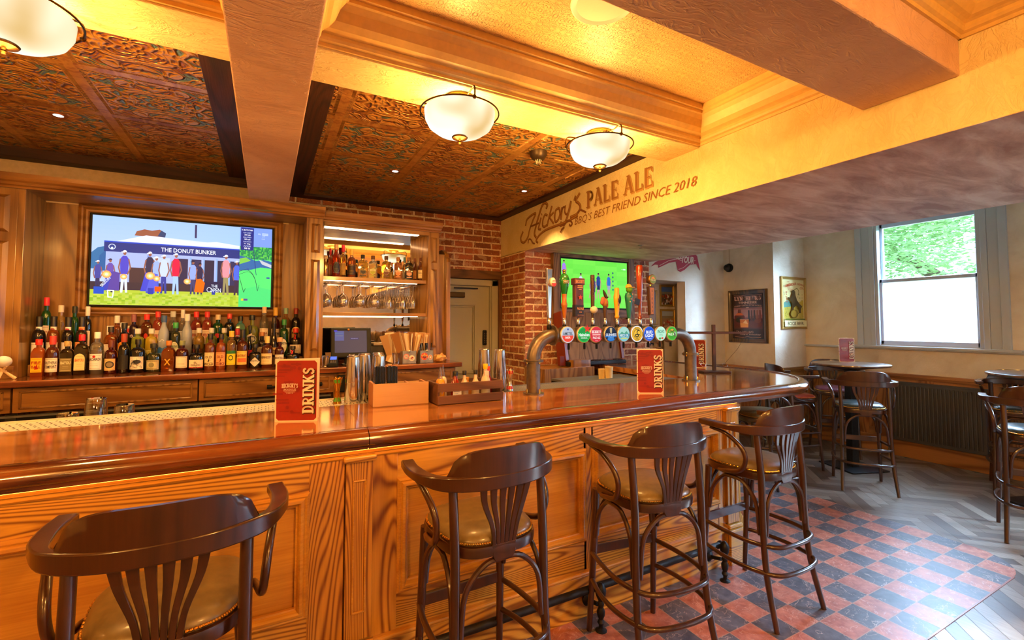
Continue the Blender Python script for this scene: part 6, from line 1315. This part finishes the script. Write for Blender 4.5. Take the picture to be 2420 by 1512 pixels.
def frame(nm, lb, cat, loc, rz, w, h, fw, fcol, art, group=None, depth=.022, fm=None, inner=None):
    t = thing(nm, lb, cat, loc, rz, group); b = MB(); W2, H2 = w / 2, h / 2; FPp = [(0, 0), (0, depth), (fw * .3, depth * 1.1), (fw * .6, depth * .7), (fw, depth * .6), (fw, 0)]; n = len(FPp)
    for (x, z), (sx_, sz_) in zip([(-W2, -H2), (W2, -H2), (W2, H2), (-W2, H2)], [(1, 1), (-1, 1), (-1, -1), (1, -1)]):
        for (o, u) in FPp: b.v.append((x + sx_ * o, -u, z + sz_ * o))
    for i in range(4):
        for j in range(n): b.f.append([i * n + j, ((i + 1) % 4) * n + j, ((i + 1) % 4) * n + (j + 1) % n, i * n + (j + 1) % n])
    b.build('frame', fm or plain('frame_' + fcol, fcol, .35, .5), t, bevel=0); p = Pic(.0004); art(p, W2 - fw * .9, H2 - fw * .9); p.build('picture', GLOSSP, t, (0, -.006, 0)); return t
def art1(p, a, b):
    p.rect(-a, a, -b, b, '2c1a18').rect(-a * .9, a * .9, -b * .94, b * .94, '3a201c').line([(-a * .86, b * .93), (-a * .4, b * .90), (0, b * .95), (a * .4, b * .90), (a * .86, b * .93)], .004, 'b88070')
    p.rect(-a * .88, a * .88, -b * .55, b * .38, '8c5c5c').rect(-a * .88, a * .88, -b * .55, -b * .1, '5c2c2c').poly([(-a * .88, -b * .1), (a * .88, .02), (a * .88, b * .3), (-a * .88, b * .3)], 'a87878')
    p.slab('LYNCHBURG'.replace('G', 'G'), 0, b * .78, a * 1.66, b * .17, 'd8a898', grow=.04); p.text('TENNESSEE', 0, b * .60, a * 1.15, b * .10, 'e0b8a8', .02).text('WHISKEY CAPITAL OF THE WORLD', 0, b * .43, a * 1.7, b * .06, 'd8a898', .01, arch=b * .05).rect(-.02, .02, b * .35, b * .40, 'c8a898')
    p.poly([(-a * .84, -b * .5), (-a * .84, b * .0), (-a * .62, b * .14), (-a * .60, b * .30), (-a * .42, b * .30), (-a * .40, b * .14), (-a * .18, b * .0), (-a * .18, -b * .5)], '5c1c0c').poly([(-a * .80, b * .04), (-a * .22, b * .04), (-a * .4, b * .15), (-a * .62, b * .15)], 'c85c1c').ell(-a * .5, -b * .16, a * .26, b * .12, '2c2418')
    for k_ in range(5): p.poly([(a * (.02 + k_ * .17), -b * .2), (a * (.04 + k_ * .17), b * .26), (a * (.12 + k_ * .17), b * .26), (a * (.15 + k_ * .17), -b * .2)], ('2c1c1c', '5c2c1c', '3c2420', '8c4c2c', '6c3424')[k_])
    p.ell(a * .4, -b * .36, a * .42, b * .16, '6c2c1c').ell(a * .62, -b * .2, a * .2, b * .1, '7c3c24'); p.poly([(-a * .45, -b * .5), (-a * .48, -b * .14), (a * .08, -b * .14), (a * .05, -b * .5)], 'd07828').poly([(-a * .43, -b * .48), (-a * .45, -b * .3), (a * .05, -b * .3), (a * .03, -b * .48)], 'f0a030').poly([(-a * .3, -b * .3), (-a * .1, -b * .16), (a * .02, -b * .34)], 'ffd080').line([(-a * .48, -b * .14), (a * .08, -b * .14)], .004, 'e8c8a0')
    p.text("The World's", -a * .18, -b * .68, a * 1.1, b * .08, 'e0b8a8', 0, .35).text('Finest Whiskey', a * .16, -b * .80, a * 1.3, b * .08, 'e0b8a8', 0, .35).line([(-a * .8, -b * .90), (-a * .3, -b * .93), (0, -b * .89), (a * .3, -b * .93), (a * .8, -b * .90)], .004, 'd89870')
def art2(p, a, b):
    p.rect(-a, a, -b, b, 'e8dca0').rect(-a * .9, a * .9, -b * .68, b * .92, 'ecdc9c').poly([(-a * .9, -b * .2), (-a * .4, b * .05), (a * .2, -b * .05), (a * .9, b * .15), (a * .9, -b * .68), (-a * .9, -b * .68)], 'c8b048').poly([(-a * .9, 0), (-a * .6, b * .12), (-a * .2, -b * .02), (-a * .2, -b * .15), (-a * .9, -b * .2)], '5c9080')
    rr = random.Random(5)
    for i in range(46): p.ell(rr.choice([rr.uniform(-.85, -.4), rr.uniform(.3, .88)]) * a, rr.uniform(-.6, .4) * b, .006, .007, rr.choice(['5c7830', '7c8c38', '9cac58', '48682c']), 7)
    p.poly([(-a * .30, -b * .42), (-a * .26, -b * .15), (-a * .30, b * .0), (-a * .42, b * .1), (-a * .66, b * .18), (-a * .64, b * .24), (-a * .40, b * .20), (-a * .30, b * .30), (-a * .22, b * .42), (-a * .30, b * .50), (-a * .12, b * .56), (a * .04, b * .48), (a * .06, b * .32), (a * .18, b * .12), (a * .46, -b * .06), (a * .66, -b * .14), (a * .56, -b * .22), (a * .50, -b * .42), (a * .36, -b * .42), (a * .34, -b * .2), (a * .1, -b * .1), (-a * .12, -b * .2), (-a * .18, -b * .42)], '3c3018')
    p.line(smooth2([(-a * .06, b * .54), (a * .2, b * .62), (a * .36, b * .48), (a * .28, b * .34)]), .010, '7c6830').ell(-a * .10, -b * .46, a * .34, b * .17, '8c7424').ell(-a * .14, -b * .46, a * .22, b * .15, 'b89838').line(arc(-a * .10, -b * .46, a * .34, b * .17, 0, 360, 16), .003, '4c3c10').rect(-a * .9, a * .9, -b * .72, -b * .66, '6c7c34')
    p.text('THE', -a * .62, b * .88, a * .24, b * .05, 'b03c1c', .02).text('AMERICAN', -a * .38, b * .76, a * 1.0, b * .12, 'b03c1c', .03, rot=.16).text('BREWING', a * .55, b * .78, a * .62, b * .09, 'b03c1c', .02, rot=-.12).text("CO'S.", a * .62, b * .63, a * .34, b * .09, 'b03c1c', .03).text('FAMOUS', -a * .52, b * .62, a * .4, b * .035, 'b03c1c').text('ST.LOUIS', -a * .42, b * .55, a * .44, b * .045, 'b03c1c', .02)
    for i, ch in enumerate('MARCH'): p.text(ch, -a * .80, b * (.44 - i * .10), a * .12, b * .07, 'b03c1c', .02)
    p.rect(-a, a, -b, -b * .74, 'ece4b0').text('BOCK BEER.', 0, -b * .87, a * 1.5, b * .14, '2c2a20', .01)
frame('framed_poster', 'dark framed whiskey poster on the cream wall left of the corner', 'poster', (5.885, 4.085, 1.652), pi / 2 * -1, .585, .735, .055, '6c4c18', art1, fm=wood('dark_gilt', '6c4a1c', '2c1c0c', 'z', .4, .4, 6)).location.x = 5.898
frame('framed_poster', 'narrow gold framed beer poster with a goat beside the window', 'poster', (6.32, 3.706, 1.83), 0, .56, .705, .035, 'b08c48', art2)
def crowd(sk, gd, cl, seed):
    def f(p, a, b):
        rr = random.Random(seed); p.rect(-a, a, -b, b, gd).rect(-a, a, b * .35, b, sk).rect(-a, a, b * .2, b * .45, '8c8478')
        for i in range(34): x = rr.uniform(-.9, .9) * a; z = rr.uniform(-.8, .15) * b; p.rect(x - a * .1, x + a * .1, z - b * .2, z, rr.choice(cl)).ell(x, z + b * .05, a * .06, b * .06, 'b88468', 8)
    return f
cl_ = ['d05020', 'e8e0d8', '2c2c34', 'c83828', 'f0e8e0', '8c3c20']
frame('framed_photo', 'small gold framed crowd photo, upper one in the alcove', 'photo', (5.16, 4.865, 1.955), 0, .275, .315, .028, 'a8843c', crowd('3c64b8', '5c4c3c', cl_, 1), 'framed photos in the alcove'); frame('framed_photo', 'small gold framed group photo, lower one in the alcove', 'photo', (5.17, 4.865, 1.60), 0, .285, .32, .028, 'a8843c', crowd('a8b4cc', 'a08468', ['c83828', '9c2c20', 'e0d4c4', 'b85c4c'], 2), 'framed photos in the alcove')
frame('framed_photo', 'larger dark framed stadium photo low in the alcove', 'photo', (4.78, 4.865, 1.25), 0, .60, .46, .03, '4c3c20', crowd('c8b49c', 'a8784c', ['c8a070', '8c5c3c', '2c3038', 'b89060', 'd8c0a0'], 3), 'framed photos in the alcove'); frame('framed_photo', 'pale framed picture beside the brick in the alcove', 'photo', (4.86, 4.865, 1.78), 0, .20, .5, .022, 'b8a478', lambda p, a, b: p.rect(-a, a, -b, b, 'b4b4c8').rect(-a * .7, a * .7, -b * .8, b * .8, 'c8c8dc'), 'framed photos in the alcove')
# red banner painted on the wall
P = Pic(.0003); RD = 'a02838'; WH = 'e0ccb4'
xs = lambda u: (u - 1538) / 117 * .95; zz = lambda v: (618 - v) * .0080
Q = lambda l: [(4.445 + xs(u), 2.355 + zz(v)) for u, v in l]
P.poly(Q([(1538, 625), (1548, 617), (1558, 613), (1556, 621), (1548, 621)]), RD).poly(Q([(1556, 612), (1580, 606), (1602, 603), (1600, 598), (1558, 600)]), RD).poly(Q([(1555, 626), (1556, 606), (1580, 598), (1616, 596), (1620, 614), (1600, 612), (1580, 616)]), RD)
P.poly(Q([(1600, 628), (1596, 614), (1602, 606), (1614, 600), (1640, 594), (1648, 600), (1655, 626), (1645, 614), (1630, 616), (1616, 626), (1606, 630)]), RD)
P.line(Q([(1558, 622), (1580, 612), (1600, 608), (1612, 611)]), .007, WH); P.line(Q([(1602, 626), (1614, 622), (1630, 611), (1643, 608)]), .007, WH); P.text('TENNESSEE', 4.445 + xs(1585), 2.355 + zz(604), .42, .06, WH, .04); P.text('TOUR', 4.445 + xs(1624), 2.355 + zz(608), .24, .10, WH, .04, .3)
P.build('painted_banner', printmat('painted_lettering', .8), wf, (0, 4.4555, 0))
t = thing('wall_camera', 'black dome security camera on the cream wall', 'camera', (5.895, 4.36, 2.356)); Mr = Matrix.Rotation(-pi / 2, 4, 'Y')
MB().lathe([(.062, 0), (.062, .02), (.05, .03)], 24, M=Mr).build('mount', M_BLACK, t, True); MB().ball((-.05, 0, 0), .048, 16, 12).build('dome', plain('camera_shell', '16161a', .3), t, True); MB().lathe([(.026, 0), (.026, .012), (.018, .018)], 18, M=Matrix.Translation((-.082, -.022, -.012)) @ Mr @ Matrix.Rotation(.5, 4, 'X')).build('lens', plain('lens_dark', '2c2c34', .1), t, True)
MB().tube([(5.897, 4.36, 2.40), (5.897, 4.36, 2.94)], .004, 6).build('cable_conduit', plain('conduit_paint', 'b89c7c', .6), wf)

# ---------------------------------------------------------------- radiator
t = thing('radiator', 'long dark grey panel radiator under the window', 'radiator', (6.52, 0, 0)); m = plain('radiator_grey', '48484e', .4)
b = MB().box(-.03, .03, 1.885, 2.705, .20, .865); b.build('panel', m, t, bevel=.008)
for k in range(23): y = 1.915 + k * .0348; MB().box(-.046, -.028, y, y + .018, .235, .835).build('rib', m, t, bevel=.006)
box('top_grille', m, -.03, .045, 1.88, 2.71, .862, .875, t, .003); MB().lathe([(.014, 0), (.014, .06)], 10, (0, 1.845, .20)).tube([(0, 1.845, .25), (0, 1.885, .25)], .012, 8).tube([(0, 1.845, .2), (0, 1.845, .0)], .008, 8).build('valve', M_CHROME, t, True); MB().lathe([(.014, 0), (.014, .05)], 10, (0, 2.745, .20)).tube([(0, 2.745, .24), (0, 2.705, .24)], .012, 8).tube([(0, 2.745, .2), (0, 2.745, .0)], .008, 8).build('valve', M_CHROME, t, True)

# ================================================================ BAR STOOLS
def make_stool(leather, name='bar_stool', backless=False):
    t = thing(name, '', 'bar stool', (0, 0, 0), 0, 'bentwood bar stools')
    lm = {'olive': plain('olive_leather', '74603a', .38, coat=.25, noisy=.25), 'red': plain('red_leather', 'a03c28', .35, coat=.3, noisy=.2), 'purple': plain('plum_leather', '70304a', .35, coat=.3, noisy=.2), 'teal': plain('green_leather', '3c4440', .3, coat=.4, noisy=.2)}[leather]
    N = 40
    def outl(s, z):
        r = []
        for i in range(N):
            a = 2 * pi * i / N; c, q = cos(a), sin(a); e = .62; x = (abs(c) ** e) * (1 if c > 0 else -1); y = (abs(q) ** e) * (1 if q > 0 else -1)
            wx = .212 - .030 * (1 - y) / 2; r.append((x * wx * s, .005 + y * .205 * s, z))
        return r
    def ringmesh(levels, nm, mat, par, cap=True):
        b = MB()
        for s, z in levels: b.v += outl(s, z)
        b.f = [(j * N + i, j * N + (i + 1) % N, (j + 1) * N + (i + 1) % N, (j + 1) * N + i) for j in range(len(levels) - 1) for i in range(N)]
        b.f += [list(range(N))[::-1], [(len(levels) - 1) * N + i for i in range(N)]]; return b.build(nm, mat, par, True)
    ringmesh([(.93, .705), (.99, .712), (1, .735), (.985, .748), (.95, .750)], 'seat_frame', M_STOOL, t)
    cu = ringmesh([(.93, .748), (.945, .756), (.93, .768), (.86, .782), (.70, .793), (.45, .799), (.15, .801)], 'cushion', lm, t)
    b = MB(); o_ = outl(.948, .758)
    for i in range(len(o_)):
        for f_ in (0, .33, .66):
            p, q = Vector(o_[i]), Vector(o_[(i + 1) % N]); pt = p.lerp(q, f_); b.ball(tuple(pt), .0052, 6, 4)
    b.build('nail_heads', M_BRASS, cu, True)
    for s in (-1, 1):
        MB().tube([(s * .185, -.150, .975), (s * .184, -.172, .74), (s * .186, -.178, .48), (s * .194, -.200, .24), (s * .208, -.255, 0)], [.0165, .0175, .017, .016, .0135], 12, smooth=5).build('leg', M_STOOL, t, True)
        MB().tube([(s * .176, .160, .715), (s * .184, .176, .4), (s * .196, .205, 0)], [.0185, .0175, .014], 12, smooth=4).build('leg', M_STOOL, t, True)
        MB().tube([(s * .262, .075, .962), (s * .255, -.02, .945), (s * .240, -.10, .885), (s * .232, -.118, .82), (s * .226, -.08, .757), (s * .215, .02, .728), (s * .205, .07, .722)], [.008, .0115, .0125, .0125, .0125, .012, .009], 10, smooth=5).build('arm_support', M_STOOL, t, True)
        MB().tube([(s * .188, .150, .48), (s * .186, .125, .60), (s * .182, .06, .682), (s * .18, 0, .694), (s * .182, -.07, .682), (s * .187, -.140, .60), (s * .188, -.160, .44)], .0105, 8, smooth=5).build('brace', M_STOOL, t, True)
    for y0, zb in ((-.184, .44), (.170, .48)):
        MB().tube([(-.168, y0, zb), (-.15, y0, .60), (-.08, y0, .680), (0, y0, .692), (.08, y0, .680), (.15, y0, .60), (.168, y0, zb)], .0105, 8, smooth=5).build('brace', M_STOOL, t, True)
    for z, k in ((.395, 1.0), (.262, 1.06)):
        MB().tube([(-.190, .185, z), (-.212 * k, .05, z), (-.214 * k, -.10, z), (-.170 * k, -.215 * k, z), (-.08, -.252 * k, z), (.08, -.252 * k, z), (.170 * k, -.215 * k, z), (.214 * k, -.10, z), (.212 * k, .05, z), (.190, .185, z)], .0115, 10, smooth=5).build('foot_ring', M_STOOL, t, True)
    MB().box(-.18, .18, .170, .188, .385, .435).build('stretcher', M_STOOL, t, bevel=.005)
    # one piece arm and back rail, then the crest above it
    path = smooth2([(-.262, .135), (-.272, .03), (-.262, -.07), (-.222, -.155), (-.12, -.212), (0, -.228), (.12, -.212), (.222, -.155), (.262, -.07), (.272, .03), (.262, .135)], 5)
    secs = []
    for (x, y) in path:
        q = min(1, max(0, (y + .17) / .12)); w = .011 + .014 * q; h = .026 - .011 * q; zc = .985 + .004 * q
        secs.append([(-w, zc - h), (w, zc - h), (w, zc + h), (-w, zc + h)])
    MB().sweep([(x, y, 0) for x, y in path], secs).build('arm_rail', M_STOOL, t, True, bevel=.005)
    cp = [(x, y) for x, y in path if abs(x) < .218 and y < -.1]; b = MB(); n = len(cp); L_ = [0]
    for i in range(1, n): L_.append(L_[-1] + (Vector(cp[i]) - Vector(cp[i - 1])).length)
    for i, (x, y) in enumerate(cp):
        s = abs(L_[i] / L_[-1] * 2 - 1); hh = .094 * max(.0, 1 - s ** 4.5) ** .62 + .001; d = Vector((x, y + .45)).normalized()
        for o, u in ((-.010, 0), (.010, 0), (.013, hh * .6), (.010, hh), (-.004, hh), (-.008, hh * .6)): b.v.append((x + d.x * o, y + d.y * o - u * .08, 1.009 + u))
    b.f = [(i * 6 + j, (i + 1) * 6 + j, (i + 1) * 6 + (j + 1) % 6, i * 6 + (j + 1) % 6) for i in range(n - 1) for j in range(6)] + [list(range(6)), [(n - 1) * 6 + j for j in range(6)][::-1]]
    b.build('crest', M_STOOL, t, True)
    for k in range(6):
        u = (k - 2.5); xt, xm, xb_ = u * .037, u * .021, u * .016; yt = -.222 + .35 * xt * xt * 4
        pts = [(xt, yt, .965), (xt * .72 + xm * .28, yt + .012, .90), (xm, -.200, .82), (xb_, -.192, .745)]; ws = [.0135, .0115, .0085, .0078]; b = MB()
        sm = smooth2(pts, 4)
        for i, p in enumerate(sm):
            w = ws[0] + (ws[-1] - ws[0]) * min(1, i / (len(sm) - 1) * 1.4)
            for o, d in ((-w, -.005), (w, -.005), (w, .005), (-w, .005)): b.v.append((p[0] + o, p[1] + d, p[2]))
        b.f = [(i * 4 + j, (i + 1) * 4 + j, (i + 1) * 4 + (j + 1) % 4, i * 4 + (j + 1) % 4) for i in range(len(sm) - 1) for j in range(4)] + [(0, 1, 2, 3), tuple((len(sm) - 1) * 4 + j for j in (3, 2, 1, 0))]
        b.build('slat', M_STOOL, t, bevel=.002)
    MB().add([(x, y, z) for z, w in ((.690, .036), (.715, .050), (.752, .051)) for x, y in ((-w, -.198), (w, -.198), (w, -.184), (-w, -.184))], [(0, 1, 5, 4), (1, 2, 6, 5), (2, 3, 7, 6), (3, 0, 4, 7), (4, 5, 9, 8), (5, 6, 10, 9), (6, 7, 11, 10), (7, 4, 8, 11), (8, 9, 10, 11), (3, 2, 1, 0)]).build('slat_foot', M_STOOL, t, bevel=.004)
    return t
def head(hx, hy): return atan2(-hx, hy)
S0 = make_stool('olive')
def place(o, x, y, rz, lb, g='bentwood bar stools along the bar'): o.location = (x, y, .003); o.rotation_euler = (0, 0, rz); retag(o, lb, g)
place(S0, -.222, 1.655, radians(1), 'dark bentwood bar stool with olive seat, closest to the viewer at lower left')
for x, y, a, lb in ((.775, 1.72, 2, 'dark bentwood bar stool with olive seat in front of the first pilaster'), (1.64, 1.70, -7, 'dark bentwood bar stool with olive seat, second from the right along the bar'), (2.49, 1.715, 0, 'dark bentwood bar stool with olive seat at the bar corner on checkered tiles')):
    c_ = copy_tree(S0); place(c_, x, y, radians(a), lb)
c_ = copy_tree(S0); place(c_, 3.86, 2.57, head(-.88, .47), 'dark bentwood bar stool half hidden under the rounded counter end')
S1 = make_stool('teal'); place(S1, 5.07, 2.36, head(.795, .607), 'bentwood stool with dark green seat, back turned, at the round window table', 'bentwood bar stools round the high tables')
c_ = copy_tree(S1); place(c_, 4.95, 1.17, head(.93, .37), 'bentwood stool with dark green seat nearest the viewer at the right edge', 'bentwood bar stools round the high tables')
c_ = copy_tree(S1); place(c_, 6.15, 1.55, head(-.95, -.30), 'bentwood stool tucked behind the right hand table near the radiator', 'bentwood bar stools round the high tables')
S2 = make_stool('red'); place(S2, 5.12, 3.05, head(.86, -.50), 'bentwood stool with red seat between the bar end and the window table', 'bentwood bar stools round the high tables')
S3 = make_stool('purple'); place(S3, 6.02, 3.08, head(-.75, -.66), 'bentwood stool with plum seat behind the round window table', 'bentwood bar stools round the high tables')
def table(x, y, lb):
    t = thing('high_table', lb, 'table', (x, y, .003), -.35, 'round high tables by the window')
    MB().lathe([(.33, 1.087), (.352, 1.092), (.36, 1.10), (.358, 1.112), (.350, 1.115)], 48).build('table_top', wood('table_oak', '7c5c44', '4c3424', 'x', .3, .5, 5, 1), t, True)
    MB().lathe([(.06, 1.04), (.27, 1.075), (.27, 1.087)], 4).build('support_plate', M_IRON, t); box('column', M_IRON, -.04, .04, -.04, .04, .012, 1.05, t, .003); box('base_plate', M_IRON, -.22, .22, -.22, .22, 0, .012, t, .003); return t
T0 = table(5.62, 2.70, 'round wooden high table on black column, drinks menu standing on it'); T1 = copy_tree(T0); T1.location = (5.87, 1.33, .003); retag(T1, 'round wooden high table cut by the right edge of the photo')

# ================================================================ OUTSIDE THE WINDOW
tr0 = random.Random(11)
def tree(x, y, z, R, n, lb, cols):
    t = thing('tree', lb, 'tree', (x, y, 0), 0, 'leafy trees outside the window'); MB().tube([(0, 2.6 if y < 6 else -3.4, -2), (.1, 2.2 if y < 6 else -3.0, z * .5), (0, .4, z + 1)], [.22, .16, .08], 10).build('trunk', plain('bark', '5c4c3c', .8), t, True)
    p = Pic(0); V = []
    b = MB(); cl = [(tr0.gauss(0, R * .5), tr0.gauss(0, R * .5), z + tr0.gauss(0, R * .42)) for _ in range(60)]; cc = []
    for i in range(n):
        c = tr0.choice(cl); q = Vector((c[0] + tr0.gauss(0, .3), c[1] + tr0.gauss(0, .3), c[2] + tr0.gauss(0, .25))); s = tr0.uniform(.05, .10); M = Matrix.Translation(q) @ Matrix.Rotation(tr0.uniform(0, 6.3), 4, 'Z') @ Matrix.Rotation(tr0.uniform(-1.2, 1.2), 4, 'X')
        b.add([(-s, -s * .5, 0), (0, -s * .2, s * .2), (s, 0, 0), (0, s * .5, s * .1)], [(0, 1, 2, 3)], M)
    if 'leaf' not in MATS:
        tt = NT('leaf'); d = tt.n('ShaderNodeBsdfDiffuse'); d.inputs[0].default_value = S('94b888'); tl = tt.n('ShaderNodeBsdfTranslucent'); tl.inputs[0].default_value = S('bcdc98'); mx = tt.n('ShaderNodeMixShader'); mx.inputs[0].default_value = .5; tt.l(d.outputs[0], mx.inputs[1]); tt.l(tl.outputs[0], mx.inputs[2]); tt.l(mx.outputs[0], tt.out.inputs['Surface']); MATS['leaf'] = tt.m
    me = bpy.data.meshes.new('foliage'); me.from_pydata(b.v, [], b.f); me.materials.append(MATS['leaf']); o = bpy.data.objects.new('foliage', me); COL.objects.link(o); o.parent = t; return t
tree(12.5, 4.3, 4.0, 1.9, 15000, 'sunlit green tree filling most of the upper window pane', 0); tree(13.5, 6.8, 3.8, 1.6, 6000, 'sunlit tree at the left side of the upper window pane', 0); tree(14.5, 2.2, 4.2, 1.8, 6000, 'paler tree further back at the right of the pane', 0)
gd = box('garden_ground', plain('lawn', '7c9450', .9), 6.9, 30, -15, 20, -.3, -.2); tag(gd, 'sunlit lawn outside below the window', 'lawn')
wl2 = box('garden_wall', plain('pale_render', 'e0d0c0', .9), 10.5, 10.7, -4, 12, -.2, 2.15); tag(wl2, 'low pale garden wall seen at the bottom of the upper pane', 'wall')
